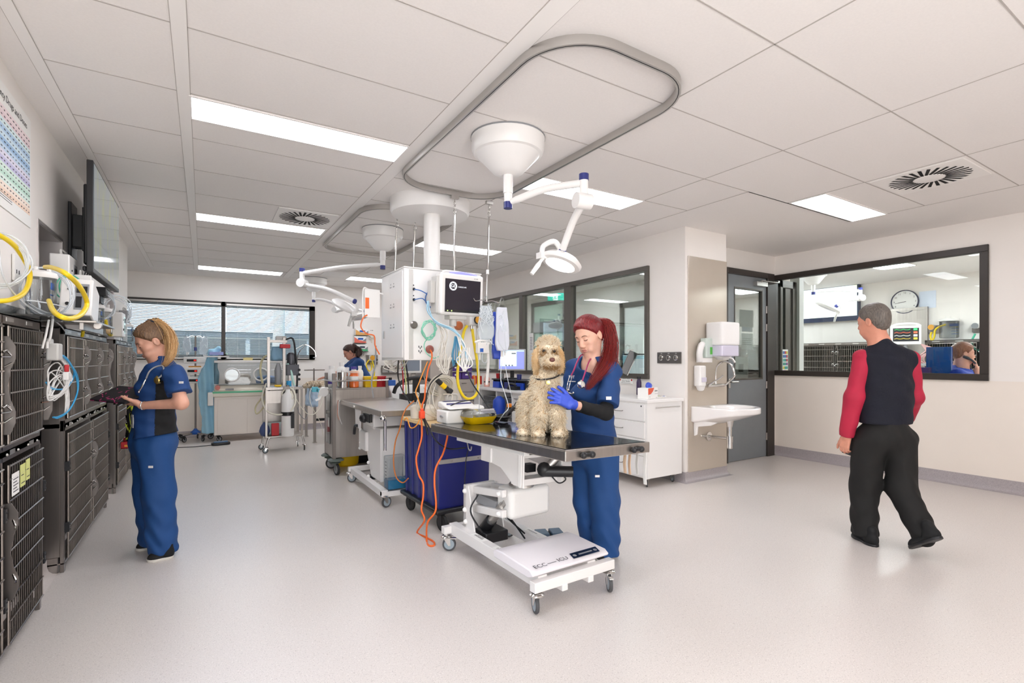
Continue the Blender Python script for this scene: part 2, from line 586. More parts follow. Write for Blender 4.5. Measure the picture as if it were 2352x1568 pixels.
# left wall, with the two steel-lined bays between the kennel banks
NI = ((4.028, 4.609, 1.56, 2.171), (6.45, 6.99, 1.56, 2.09))
wall_x('wall_left', -.84, -.5, 1.2, 7.76, HC, ((1.2, 7.76, 0, 1.56),) + tuple((a, c, 1.56, e) for a, c, _, e in NI))
wall_x('wall_left_near', -.84, -.5, -2.6, 1.2, HC)
wall_x('wall_left_end', -.84, -.5, 7.76, 8.2, HC)
b = B()
b.box(-1.34, 3.6, 0, -1.33, 4.3, 1.6); b.box(-1.34, 5.8, 0, -1.33, 6.5, 1.6)
for ya, yb, za, zb in NI:
    b.box(-1.1, ya, za, -1.09, yb, zb); b.box(-1.09, ya, za, -.836, ya + .006, zb); b.box(-1.09, yb - .006, za, -.836, yb, zb); b.box(-1.09, ya, zb - .006, -.836, yb, zb)
    b.box(-.84, ya - .02, za, -.832, ya, zb + .02); b.box(-.84, yb, za, -.832, yb + .02, zb + .02); b.box(-.84, ya, zb, -.832, yb, zb + .02)
struct(b.done('trim_2', mat('bay_steel', 'D2CCCA', .38, metal=.75), sm=0))
wall_y('wall_left_return', 8.1, .1, -3.1, -1.34, HC)
wall_x('wall_left_far', -2.6, -.1, 8.2, 10.5, HC, dado=1.3)
BW = (-2.3, 1.862, 1.35, 2.39)
wall_y('wall_back', 10.35, .2, -2.7, 4.52, HC, (BW,), dado=1.0)
MW = (4.196, 9.7, 1.12, 2.47)
wall_x('wall_mid', 4.52, .12, 3.68, 11.7, HC, (MW,))
b = B(); b.box(4.64, 3.68, 0, 5.24, 4.12, HC); struct(b.done('wall_column', M_wall, sm=0))
b = B(); b.box(4.562, 3.668, .105, 5.238, 3.682, 2.5); struct(b.done('trim_3', mat('beige_splashback', 'C6BBAE', .22, metal=.35, var=.04, scale=2), sm=0, bev=.002))
wall_y('wall_door', 4.1, .12, 5.24, 6.95, HC, ((5.76, 6.88, 0, 2.56),))
RW = (1.809, 4.161, 1.13, 2.55)
wall_x('wall_right', 6.95, .12, -2.6, 4.22, HC, (RW,), dado=1.13)
wall_y('wall_rear', -2.6, .1, -.9, 11, HC)
# rooms beyond the glass
wall_x('wall_ward', 10.95, .1, -2.6, 8.2, HC)
wall_y('wall_ward_far', 8.1, .1, 7.02, 11, HC)
wall_x('wall_office', 6.9, .12, 4.9, 11.7, HC)
wall_y('wall_office_near', 4.22, .06, 4.64, 5.72, HC)
b = B(); b.prism([(5.7, 4.22), (6.95, 4.9), (6.95, 5.0), (5.66, 4.28)], 0, HC); struct(b.done('wall_office_angle', M_wall, sm=0))
wall_y('wall_office_far', 11.6, .1, 4.6, 7, HC)

# coved skirtings
def cove(name, pts, m, hgt=.13):
    """pts: polyline at the wall foot with the room on the left of travel"""
    prof = [(0, hgt), (.008, hgt), (.01, .05), (.018, .022), (.035, .006), (.06, 0), (0, 0)]
    b = B()
    n = len(pts)
    rings = []
    for i, p in enumerate(pts):
        d0 = (V(pts[i]) - V(pts[i - 1])).normalized() if i else None
        d1 = (V(pts[i + 1]) - V(pts[i])).normalized() if i < n - 1 else None
        n0 = V((-d0.y, d0.x)) if d0 else None
        n1 = V((-d1.y, d1.x)) if d1 else None
        nn = n0 if n1 is None else n1 if n0 is None else (n0 + n1) / max(.3, 1 + n0.dot(n1))
        rings.append([(p[0] + nn.x * a, p[1] + nn.y * a, z) for a, z in prof])
    b.loft(rings)
    return struct(b.done(name, m, sm=50))
cove('baseboard_right', [(6.95, -2.5), (6.95, 4.1), (6.9, 4.1)], M_cove)
cove('baseboard_column', [(5.24, 4.1), (5.24, 3.68), (4.52, 3.68), (4.52, 10.35), (-2.6, 10.35), (-2.6, 8.2)], M_cove, .11)
cove('baseboard_left', [(-.84, 8.2), (-.84, -2.5)], mat('coved_floor_vinyl', 'CFC7C2', .3, var=.05, scale=150), .1)

# windows
def win_x(name, X, hole, fw, mull, m, gl=True, th=.1, x_in=.03, lab=None):
    """framed glazing in a wall X=const; hole (y0,y1,z0,z1); mull: y positions"""
    y0, y1, z0, z1 = hole
    b = B()
    xa, xb = X - x_in, X - x_in + th
    b.box(xa, y0, z0, xb, y1, z0 + fw); b.box(xa, y0, z1 - fw, xb, y1, z1)
    b.box(xa, y0, z0 + fw, xb, y0 + fw, z1 - fw); b.box(xa, y1 - fw, z0 + fw, xb, y1, z1 - fw)
    for y, wd in mull: b.box(xa, y - wd / 2, z0 + fw, xb, y + wd / 2, z1 - fw)
    o = struct(b.done(name, m, sm=0, bev=.003, seg=1))
    if gl:
        b = B(); xm = (xa + xb) / 2
        b.box(xm - .003, y0 + fw * .8, z0 + fw * .8, xm + .003, y1 - fw * .8, z1 - fw * .8)
        b.done('pane', M_glass, o, sm=0)
    return o
win_x('window_1', 6.95, RW, .07, (), M_dframe)
win_x('window_2', 4.52, MW, .06, ((5.74, .16), (6.99, .1)), M_gframe)
b = B()
x0, x1, z0, z1 = BW
for q in ((x0, z0, x1, z0 + .1), (x0, z1 - .09, x1, z1), (x0, z0, x0 + .1, z1), (x1 - .1, z0, x1, z1), (.28, z0, .345, z1)):
    b.box(q[0], 10.33, q[1], q[2], 10.42, q[3])
o = struct(b.done('window_3', M_dframe, sm=0, bev=.003, seg=1))
b = B(); b.box(x0 + .08, 10.38, z0 + .08, x1 - .08, 10.386, z1 - .08); b.done('pane', M_glass, o, sm=0)

# grey door in its dark frame
b = B()
b.box(5.76, 4.06, 0, 5.83, 4.16, 2.56); b.box(6.715, 4.06, 0, 6.88, 4.16, 2.56); b.box(5.83, 4.06, 2.485, 6.715, 4.16, 2.56)
o = struct(b.done('trim_4', M_dframe, sm=0, bev=.003, seg=1))
d = thing('door_1', 'grey swing door with a tall glass panel in dark frame', 'door', (6.71, 4.1, 0))
d['kind'] = 'structure'
b = B()
DX0, DX1 = -.875, -.005
for q in ((DX0, .008, -.72, 2.48), (-.1, .008, DX1, 2.48), (-.72, .008, -.1, 1.09), (-.72, 2.31, -.1, 2.48)):
    b.box(q[0], -.02, q[1], q[2], .02, q[3])
b.done('leaf', M_door, d, sm=0)
b = B()
for q in ((-.73, 1.08, -.09, 1.1), (-.73, 2.3, -.09, 2.32), (-.73, 1.1, -.712, 2.3), (-.108, 1.1, -.09, 2.3)):
    b.box(q[0], -.026, q[1], q[2], .026, q[3])
b.done('glazing_bead', M_gframe, d, sm=0)
b = B(); b.box(-.712, -.003, 1.1, -.108, .003, 2.3); b.done('pane', M_glass, d, sm=0)
b = B()
for z in (2.05, 1.8, 1.0, .28): b.cyl((-.002, -.024, z - .05), (-.002, -.024, z + .05), .011, n=10)
b.done('hinge', M_steel, d)
b = B()
b.box(-.86, -.032, .98, -.82, -.02, 1.1); b.cyl((-.84, -.02, 1.06), (-.84, -.075, 1.06), .01); b.cyl((-.84, -.07, 1.06), (-.71, -.07, 1.06), .009)
b.done('handle', M_alum, d, bev=.002)
b = B()
b.box(-.3, -.075, 2.36, -.05, -.02, 2.42)
b.box(-.22, -.1, 2.425, .2, -.08, 2.435, TR((0, 0, .0), 0)); b.cyl((-.2, -.05, 2.41), (-.2, -.09, 2.43), .012); b.box(.16, -.1, 2.425, .2, .0, 2.46)
b.done('door_closer', M_alum, d, bev=.002)

# ceiling lights and vents
M_diff2 = mat('lit_diffuser_bright', 'FFFFFF', .5, emit=PANEL * 2.3, ecol='F8F9FF')
def light(x0, y0, x1, y1, label, z=HC):
    o = thing('ceiling_light', label, 'light', ((x0 + x1) / 2, (y0 + y1) / 2, z), 0, 'recessed ceiling light panels')
    hx, hy = abs(x1 - x0) / 2, abs(y1 - y0) / 2
    b = B(); b.box(-hx, -hy, -.006, hx, hy, -.004); b.done('diffuser', mat('lit_diffuser_office', 'FFFFFF', .5, emit=PANEL * 3.6, ecol='F8F9FF') if x0 == 5.2 else M_diff2 if x0 > 5 else M_diff, o, sm=0)
    b = B()
    for q in ((-hx - .012, -hy - .012, hx + .012, -hy), (-hx - .012, hy, hx + .012, hy + .012), (-hx - .012, -hy, -hx, hy), (hx, -hy, hx + .012, hy)):
        b.box(q[0], q[1], -.008, q[2], q[3], .0)
    b.done('frame', M_tee, o, sm=0)
    return o
light(-.055, 3.31, 1.2, 3.6, 'long bright ceiling light panel nearest the camera, above the aisle by the kennels')
light(-.055, 5.9, 1.17, 6.18, 'long bright ceiling light panel beside the round vent over the aisle')
light(-.06, 9.17, 1.14, 9.52, 'long ceiling light panel near the wide outdoor window')
light(2.31, 3.29, 3.455, 3.59, 'ceiling light panel crossed by the big lamp arm above the examination table')
light(4.68, 2.3, 5.84, 2.6, 'ceiling light panel out over the open floor near the square vent')
light(2.3, 5.83, 3.44, 6.12, 'ceiling light panel behind the white pendant column')
light(2.22, 8.98, 3.4, 9.35, 'ceiling light panel just behind the white pendant box')
light(1.36, -1.9, 2.2, -1.6, 'added unseen ceiling light panel at the near end of the room')  # extra lamp behind the camera, added to brighten the ceiling
light(3.5, .05, 4.62, .35, 'added unseen ceiling light panel at the near end of the room over open floor')  # added outside the view so floor and ceiling come out brighter
light(-.055, 1.34, 1.2, 1.63, 'added unseen ceiling light panel over the near end of the aisle')  # just out of view, added to lift the kennel-side wall
light(8.3, 3.3, 9.4, 3.75, 'ceiling light panel in the ward beyond the dark framed window, above the ward screen')
light(9.0, 1.5, 10.1, 1.95, 'ceiling light panel in the ward above the round clock')
light(8.2, .5, 9.3, .95, 'ceiling light panel in the ward above the person on the telephone')
light(7.5, 5.2, 8.6, 5.65, 'added ceiling light panel in the ward just behind the grey door')  # added to brighten what shows through the door glass
light(9.2, 6.4, 10.3, 6.85, 'ceiling light panel in the ward seen through the grey door')
light(5.2, 5.5, 6.3, 5.8, 'ceiling light panel in the office nearest its glass front')
light(5.2, 7.2, 6.3, 7.5, 'ceiling light panel in the middle of the office')
light(5.2, 9.4, 6.3, 9.7, 'ceiling light panel in the office behind the green exit sign')
def vent(cx, cy, s, label):
    o = thing('ceiling_vent', label, 'vent', (cx, cy, HC), 0, 'swirl vents in the ceiling')
    b = B(); b.box(-s, -s, -.008, s, s, 0); b.done('panel', M_tee, o, sm=0, bev=.003)
    b = B()
    for k in range(28):
        a = 2 * math.pi * k / 28
        T = TR((0, 0, 0), a)
        b.add([(s * .32, .0, -.0095), (s * .36, -.018 * s / .3, -.0095), (s * .88, .012, -.0095), (s * .84, .026 * s / .3 + .008, -.0095)], [(0, 1, 2, 3)[::-1]], T)
    b.done('slot', mat('vent_slot', '14110F', .9), o, sm=0)
    b = B(); b.lathe([(s * .34, -.008), (s * .33, -.012), (s * .2, -.016), (.001, -.018)], None, 28); b.done('hub', M_tee, o)
    return o
vent(.9, 5.54, .28, 'square swirl vent over the aisle beside the second long light')
vent(4.985, 1.66, .3, 'square swirl vent over the open floor near the dark framed window')
b = B(); b.box(1.72, 8.6, HC - .01, 2.2, 9.1, HC)
tag(b.done('access_hatch', M_tee, sm=0, bev=.004), 'plain square access hatch in the ceiling near the far lamp dome', 'hatch')
# ================================================================== KENNEL BANKS ON THE LEFT
M_rod = mat('steel_rod', 'A8A099', .3, metal=1.)
M_kin = mat('kennel_inside', '3E3834', .5, metal=.3)
KX = -.75
def kennel_bank(label, y0, y1, cols_top, cols_low, name='kennel_bank'):
    zs, zt, zb = .945, 1.556, .06
    o = thing(name, label, 'animal kennel', (KX, y0, 0), 0, 'banks of steel kennels')
    L = y1 - y0
    b = B()
    # box with open fronts
    b.box(-.62, 0, .1, -.02, .012, zt); b.box(-.62, L - .012, .1, 0, L, zt); b.box(-.02, 0, .0, 0, .03, zt)
    b.box(-.62, 0, 0, -.03, .012, .1)
    b.box(-.02, L - .03, 0, 0, L, zt)
    b.box(-.62, 0, zt - .01, 0, L, zt); b.box(-.02, 0, zt - .045, 0, L, zt)
    b.box(-.62, 0, zs - .03, -.0, L, zs); b.box(-.02, 0, zs - .05, .0, L, zs + .02)
    b.box(-.62, 0, .05, 0, L, .062)
    for cols, za, zc in ((cols_top, zs, zt), (cols_low, zb, zs)):
        for (a, _, _), (c, _, _) in zip(cols, cols[1:] ):
            b.box(-.62, c - y0 - .022, za, 0, c - y0 - .008, zc)
    b.done('case', M_steeld, o, sm=0, bev=.002, seg=1)
    b = B(); b.box(-.63, 0, .06, -.615, L, zt); b.box(-.6, .013, .063, -.03, L - .013, .07); b.box(-.6, .013, zs + .001, -.03, L - .013, zs + .006); b.box(-.6, .013, .07, -.03, .016, zt - .012); b.box(-.6, L - .016, .07, -.03, L - .013, zt - .012); b.box(-.6, .013, zt - .015, -.03, L - .013, zt - .012)
    for cols, z in ((cols_top, zs + .002), (cols_low, .064)):
        pass
    b.done('back_panel', M_kin, o, sm=0)
    b = B()
    for y in np.arange(.06, L - .05, .16): b.ball((.001, y, zs - .022), .007, 8)
    b.done('rivet_row', M_alum, o); b = B()
    for y in np.arange(.1, L - .1, .3): b.box(-.0005, y, zt - .033, .0015, y + .1, zt - .015)
    for y in np.arange(.1, L - .1, .3): b.box(-.0005, y + .05, zs - .03, .0015, y + .12, zs - .008)
    b.done('label_holder', M_alum, o)
    for cols, za, zc, low in ((cols_top, zs + .03, zt - .055, 0), (cols_low, zb + .02, zs - .065, 1)):
        for ya, yb, lat in cols:
            a, c = ya - y0, yb - y0
            d = B()
            nr = max(5, int((c - a) / .0325))
            for k in range(nr + 1):
                y = a + .012 + (c - a - .024) * k / nr
                r = .0052 if k in (0, nr) else .0023
                d.cyl((.012, y, za), (.012, y, zc), r, n=6)
            hz = [za + .005, zc - .005]
            hz += [za + (zc - za) * t for t in ((.2, .43, .62, .86) if not low else (.13, .25, .4, .52, .66, .8, .92))]
            for z in hz: d.cyl((.018, a + .01, z), (.018, c - .01, z), .0042, n=6)
            dr = d.done('grille_door', M_rod, o, sm=60)
            # latch guard: a shaped plate standing out from the frame
            yl = c + .012 if lat == 'far' else a - .012
            zm = (za + zc) / 2 + (.0 if not low else .02); hh = .215
            pr = [(.0, zm + hh), (.028, zm + hh), (.05, zm + hh - .045), (.05, zm + hh - .1), (.034, zm + hh - .145), (.034, zm + .05), (.024, zm), (.034, zm - .06), (.034, zm - hh + .15), (.05, zm - hh + .1), (.05, zm - hh + .05), (.032, zm - hh), (0, zm - hh)]
            g = B(); g.prism([(x, z) for x, z in pr], -.002, .002, Mx(((1, 0, 0, .002), (0, 0, 1, yl), (0, 1, 0, 0), (0, 0, 0, 1))))
            g.done('latch_guard', M_steeld, dr, sm=0, bev=.001, seg=1)
            for z in (zm + hh - .09, zm - hh + .1):
                g = B(); s_ = -1 if lat == 'far' else 1
                g.tube([(.02, yl + s_ * .05, z + .02), (.026, yl + s_ * .02, z + .03), (.035, yl + .0, z + .012), (.045, yl - s_ * .01, z - .01)], .0055, 8)
                g.tube([(.018, yl + s_ * .06, z), (.04, yl, z), (.045, yl - s_ * .008, z - .02), (.02, yl + s_ * .03, z - .045)], .0035, 6)
                g.done('latch_rod', M_chrome, dr, sm=60)
            if low:
                yh = a - .004 if lat == 'far' else c + .004
                for z in (zc - .21, za + .2):
                    g = B(); g.box(-.002, yh - .012, z - .03, .024, yh + .012, z + .03); g.ball((.024, yh, z + .015), .005, 8); g.ball((.024, yh, z - .015), .005, 8)
                    g.done('hinge', M_black, dr, bev=.003)
    return o
kennel_bank('steel kennel bank nearest the camera, below the coloured drug chart', 2.4, 3.67, [(2.43, 3.0, 'far'), (3.06, 3.63, 'far')], [(2.43, 3.0, 'near'), (3.06, 3.63, 'near')])
kennel_bank('middle steel kennel bank, below the wall screen', 4.195, 5.86, [(4.225, 4.74, 'far'), (4.785, 5.29, 'far'), (5.335, 5.82, 'far')], [(4.225, 5.03, 'far'), (5.075, 5.82, 'near')])
kennel_bank('steel kennel bank farthest from the camera, beyond the second wall bay', 6.4, 7.75, [(6.43, 6.83, 'far'), (6.87, 7.27, 'far'), (7.31, 7.71, 'far')], [(6.43, 7.06, 'far'), (7.1, 7.71, 'near')])

def card(y, z, w_, h_, m, label, lines):
    b = B(); b.box(KX + .02, y, z, KX + .022, y + w_, z + h_)
    o = tag(b.done('kennel_card', m, sm=0), label, 'card')
    b = B()
    for k in range(lines): b.box(KX + .0225, y + w_ * .12, z + h_ * (.15 + .7 * k / lines), KX + .0228, y + w_ * (.85 - .2 * (k % 2)), z + h_ * (.15 + .7 * k / lines) + .004)
    b.done('writing', M_print, o, sm=0)
card(3.09, .735, .1, .1, M_paper, 'white card clipped low on the nearest kennel door', 5)
card(3.21, .75, .075, .105, mat('yellow_card', 'D9DC8C', .6), 'yellow green card clipped beside the white one on the nearest kennel', 2)
card(3.3, .765, .06, .1, MATS['yellow_card'], 'narrow yellow green card, next one along the nearest kennel door', 2)

# ------------------------------------------------------------------ drug chart
T = face_posx(-.838, 3.42, 2.4)
po = thing('drug_chart', 'coloured emergency drug dose chart on the white wall', 'poster', (-.838, 3.42, 2.4))
b = B(); b.T = TR((0, 0, 0)); b.box(0, -.45, -.3, .003, .45, .31)
b.done('sheet', M_paper, po, sm=0)
cols = ['F3E2E4', 'EEDADF', 'DDEEF0', 'B4D0EA', 'D2E6F3', 'A0C2E4', 'C8DCF0', 'E4E1F2', 'CBC8E8', 'DCEFE6', 'C8E8D8', 'E2F3EA', 'F8E9DC', 'F6DCC8']
for k, c in enumerate(cols):
    b = B(); z = .2 - k * .031
    b.box(.003, -.43, z - .031, .0034, .43, z); b.done('colour_band', mat('chart_' + c, c, .6), po, sm=0)
b = B(); rnd = random.Random(3)
Tq = Mx(((0, 0, 1, .0036), (1, 0, 0, 0), (0, 1, 0, 0), (0, 0, 0, 1)))
for k in range(14):
    for j in range(19):
        y = -.41 + j * .045; z = .2 - k * .031 - .02
        b.box(.0034, y, z, .0037, y + rnd.uniform(.012, .026), z + .006)
for k in range(3): b.box(.003, -.3, -.255 + k * .012, .0034, .12, -.252 + k * .012)
text(b, 'Emergency Drugs and Doses', .05, Tq @ TR((.08, .25, 0)))
b.done('print', M_print, po, sm=0)

# ------------------------------------------------------------------ wall screen on its arm
tv = thing('wall_screen', 'large black screen on a wall arm above the kennels', 'television', (-.62, 4.89, 2.305))
b = B(); b.box(-.035, -.6, -.372, 0, .6, .372); b.done('bezel', M_black, tv, sm=0, bev=.004)
m = mat('tv_picture', '3D444A', .06, emit=.28, ecol='B8C6CE', coat=.5)
t = m.node_tree; n = t.nodes.new('ShaderNodeTexNoise'); n.inputs['Scale'].default_value = 6; tc = t.nodes.new('ShaderNodeTexCoord')
mp = t.nodes.new('ShaderNodeMapping'); mp.inputs['Scale'].default_value = (1, 2.5, .6); t.links.new(tc.outputs['Object'], mp.inputs[0]); t.links.new(mp.outputs[0], n.inputs[0])
r = t.nodes.new('ShaderNodeValToRGB'); r.color_ramp.elements[0].position = .5; r.color_ramp.elements[0].color = lin('B4C2CA'); r.color_ramp.elements[1].position = .66; r.color_ramp.elements[1].color = lin('D3DC7A')
t.links.new(n.outputs[0], r.inputs[0]); t.links.new(r.outputs[0], t.nodes['Principled BSDF'].inputs['Emission Color'])
b = B(); b.box(0, -.58, -.345, .002, .58, .355); b.done('picture', m, tv, sm=0)
b = B(); b.box(-.075, -.45, -.3, -.035, .45, .25); b.box(-.06, -.58, -.365, -.035, .58, -.33); b.done('rear_housing', M_black, tv, bev=.01)
b = B(); b.box(-.13, -.14, -.16, -.075, .14, .16); b.box(-.215, -.1, -.2, -.195, .1, .2); b.box(-.2, -.05, -.12, -.12, .0, .12); b.box(-.2, .02, -.12, -.12, .06, .12)
b.done('wall_bracket', M_black, tv, bev=.004)
b = B()
for k in range(4):
    y = -.32 + .07 * k
    b.tube(cr([(-.08, y, -.3), (-.09, y + .02, -.4), (-.07, y + .06, -.44), (-.1, y - .02, -.5), (-.12, y + .03, -.42)], 5), .004, 6)
b.done('cable', M_black, tv, sm=60)
b = B(); b.box(-.74, 5.1, 1.86, -.66, 5.3, 1.93); b.box(-.74, 5.1, 1.86, -.69, 5.25, 1.8)
tag(b.done('media_box', M_black, bev=.004), 'small black box hung under the wall screen', 'electronic box')

# ------------------------------------------------------------------ equipment along the kennel tops
def jar(name, c, r, h_, label, cat='canister', lid=M_white2, fill=None):
    o = thing(name, label, cat, c)
    b = B(); b.lathe([(r * .9, 0), (r, .01), (r, h_ * .86)], None, 20); b.done('jar', M_clear, o)
    b = B(); b.lathe([(r * 1.08, h_ * .84), (r * 1.1, h_ * .9), (r * 1.0, h_ * .95), (r * .4, h_)], None, 20); b.cyl((r * .5, 0, h_ * .95), (r * .5, 0, h_ * 1.1), .01, n=8); b.cyl((-r * .4, .2 * r, h_ * .95), (-r * .4, .2 * r, h_ * 1.08), .009, n=8); b.done('lid', lid, o)
    b = B()
    for k in range(4): b.box(r * .72, -r * .75, h_ * (.2 + .14 * k), r * .78, r * .0, h_ * (.22 + .14 * k))
    b.box(r * .74, -r * .72, h_ * .6, r * .8, r * .2, h_ * .74)
    b.done('scale_label', mat('label_blue', '3A66B8', .5), o, sm=0)
    return o
b = B(); b.box(-.82, 3.2, 1.558, -.6, 3.68, 1.566); b.box(-.82, 3.2, 1.566, -.815, 3.68, 1.62)
tag(b.done('wire_shelf', M_clear, sm=0), 'clear tray along the top of the nearest kennel bank', 'tray')
jar('suction_canister', (-.735, 3.6, 1.568), .062, .26, 'clear suction canister with white lid nearest the yellow hose loops')
jar('suction_canister', (-.735, 5.15, 1.56), .06, .24, 'clear suction canister under the wall screen beside the tan gauge')
jar('suction_canister', (-.74, 5.62, 1.56), .06, .25, 'clear suction canister just before the second steel bay')
jar('suction_canister', (-.74, 7.2, 1.56), .06, .2, 'clear suction canister on the farthest kennel bank')

def pump_box(name, label, cat, c, d, rz=0, tilt=0, panel=True, m=M_white2, screen=M_greyp):
    """bench-top unit facing +X: case, front panel, display, keys"""
    o = thing(name, label, cat, c, rz)
    o.rotation_euler = (tilt, 0, rz)
    sx, sy, sz = d
    b = B(); b.box(-sx / 2, -sy / 2, 0, sx / 2, sy / 2, sz); b.done('case', m, o, bev=.008)
    b = B(); b.box(sx / 2, -sy * .05, sz * .15, sx / 2 + .003, sy * .38, sz * .85); b.done('panel', screen, o, sm=0)
    b = B(); b.box(sx / 2 + .003, 0, sz * .2, sx / 2 + .005, sy * .18, sz * .5); b.box(sx / 2 + .003, 0, sz * .6, sx / 2 + .005, sy * .33, sz * .78); b.done('display', M_black, o, sm=0)
    b = B(); b.cyl((sx / 2, -sy * .25, sz * .3), (sx / 2 + .006, -sy * .25, sz * .3), .01, n=12); b.cyl((sx / 2, -sy * .25, sz * .7), (sx / 2 + .004, -sy * .25, sz * .7), .006, n=12); b.done('knob', M_black, o)
    b = B(); b.tube(cr([(0, -sy * .35, sz), (0, -sy * .33, sz + .03), (0, sy * .33, sz + .03), (0, sy * .35, sz)], 5), .008, 8); b.done('handle', M_ltgrey, o, sm=60)
    return o
pump_box('wall_regulator', 'tall white unit in front of the first steel wall bay', 'medical device', (-.77, 4.3, 1.7), (.1, .24, .32))
b = B(); b.box(-.83, 3.7, 1.562, -.52, 4.4, 1.574); b.box(-.6, 3.72, 1.52, -.58, 4.38, 1.562); b.cyl((-.53, 3.8, 1.55), (-.53, 3.84, 1.55), .02)
tag(b.done('bracket_shelf', M_steel, sm=0, bev=.002), 'steel bracket shelf between the first two kennel banks', 'shelf')
o = pump_box('infusion_pump', 'white tilted pump with grey display panel on the bracket shelf', 'medical device', (-.64, 3.95, 1.575), (.22, .15, .24), R(-90))
o.rotation_euler = (0, R(-20), R(-90))
pump_box('infusion_pump', 'slim white pump leaning behind the tilted pump with grey panel', 'medical device', (-.69, 4.28, 1.58), (.12, .1, .33), 0, R(-12))
pump_box('patient_monitor', 'white box monitor on top of the far end of the middle kennel bank', 'monitor', (-.7, 5.82, 1.56), (.16, .2, .22), 0, 0, True, M_white2, mat('pale_screen', 'CDE3DE', .3, emit=.25))
pump_box('wall_meter', 'small grey meter hung over the farthest kennels', 'medical device', (-.78, 7.35, 1.78), (.08, .22, .14), 0, 0, True, M_greyp, M_greyp)
o = thing('pressure_gauge', 'tan round pressure gauge hung on tubing under the wall screen', 'gauge', (-.68, 5.3, 1.6))
b = B(); b.lathe([(.034, 0), (.036, .02), (.02, .03)], toward((0, 0, 0), (1, 0, 0)), 18); b.done('body', mat('tan_plastic', 'D8B98A', .45), o)
b = B(); b.cyl((.031, 0, 0), (.032, 0, 0), .026, n=18); b.done('dial', M_paper, o)
b = B(); b.box(-.16, -.008, -.008, .005, .008, .008); b.done('bracket', M_steeld, o)
for y, z, lab in ((3.6, 1.83, 'white wall power socket behind the big yellow hose loop'), (5.7, 1.75, 'white wall power socket near the second steel bay')):
    o = thing('power_socket', lab, 'socket', (-.838, y, z))
    b = B(); b.box(0, -.055, -.07, .012, .055, .07); b.done('plate', M_white2, o, bev=.004)
    b = B(); b.box(.012, -.03, -.03, .014, -.022, -.01); b.box(.012, .01, -.03, .014, .018, -.01); b.done('slot', M_print, o, sm=0)
A = lambda u, v, X=-.7: at_x(u, v, X)
hose('oxygen_hose', [A(-70, 600, -.78), A(-40, 530, -.76), A(0, 541, -.72), A(40, 572, -.7), A(68, 625, -.7), A(58, 668, -.7), A(25, 688, -.7), A(-20, 690, -.74), A(-60, 680, -.8)], .0105, M_yellow, 'thick yellow hose looped on the wall nearest the camera', 'hose', 8)
hose('oxygen_hose', [A(104, 613, -.66), A(118, 614, -.6), A(148, 626, -.5), A(178, 652, -.48), A(196, 682, -.48), A(199, 702, -.48), A(186, 722, -.48), A(164, 731, -.48), A(140, 727, -.5), A(122, 713, -.55), A(112, 690, -.66)], .0105, M_yellow, 'yellow hose looped in front of the tilted white pump', 'hose', 8)
hose('oxygen_hose', [A(204, 712, -.68), A(200, 735, -.68), A(192, 758, -.68), A(189, 772, -.69)], .01, M_yellow, 'straight yellow hose dropping behind the tilted white pump', 'hose')
hose('oxygen_hose', [A(243, 735), A(246, 755), A(253, 770), A(260, 762), A(262, 750)], .012, M_yellow, 'short yellow hose hooked below the wall screen', 'hose')
rnd = random.Random(5)
def coil(name, c, r, turns, rt, m, label, cat='tubing', ax=(.35, -1, 0), wob=.25, tail=()):
    pts = []
    T = toward(c, ax)
    for i in range(turns * 9):
        a = 2 * math.pi * i / 9
        q = 1 + rnd.uniform(-wob, wob) * .3 + .12 * math.sin(i * .37)
        pts.append(T @ V((r * q * math.cos(a), r * q * math.sin(a) * 1.25, rnd.uniform(-.02, .02))))
    pts += [V(p) for p in tail]
    return hose(name, pts, rt, m, label, cat, 4, 6)
M_tubing = mat('clear_tubing', 'E9EEF2', .2, alpha=.62)
coil('tubing_coil', A(2, 600, -.74), .085, 5, .0036, M_tubing, 'coiled clear tubing hung inside the big yellow hose loop')
coil('tubing_coil', A(110, 672, -.72), .1, 5, .0036, M_tubing, 'coiled clear tubing in front of the nearest suction canister', tail=[A(60, 690, -.72), A(120, 720, -.7), A(150, 690, -.72)])
coil('tubing_coil', A(232, 700, -.7), .09, 5, .0036, M_tubing, 'coiled clear tubing below the wall screen')
coil('tubing_coil', A(268, 715, -.7), .11, 6, .0038, M_tubing, 'coiled clear tubing above the white box monitor')
coil('tubing_coil', A(160, 662, -.7), .06, 2, .0042, mat('green_tubing', '58BC9B', .3), 'green oxygen tubing curled above the tilted pump')
hose('breathing_tube', [A(-5, 560), A(10, 640), A(60, 700), A(130, 740), A(150, 760)], .004, M_tubing, 'long clear tube sagging across the nearest kennel top', 'tubing')
hose('pump_cable', [A(112, 735, -.66), A(105, 770, -.66), A(97, 800, -.67)], .005, M_white2, 'white cable hanging below the bracket shelf, the nearer of two', 'cable')
hose('pump_cable', [A(121, 733, -.66), A(115, 775, -.66), A(109, 785, -.67), A(108, 800, -.67)], .006, M_white2, 'white cable hanging below the bracket shelf, the farther of two', 'cable')
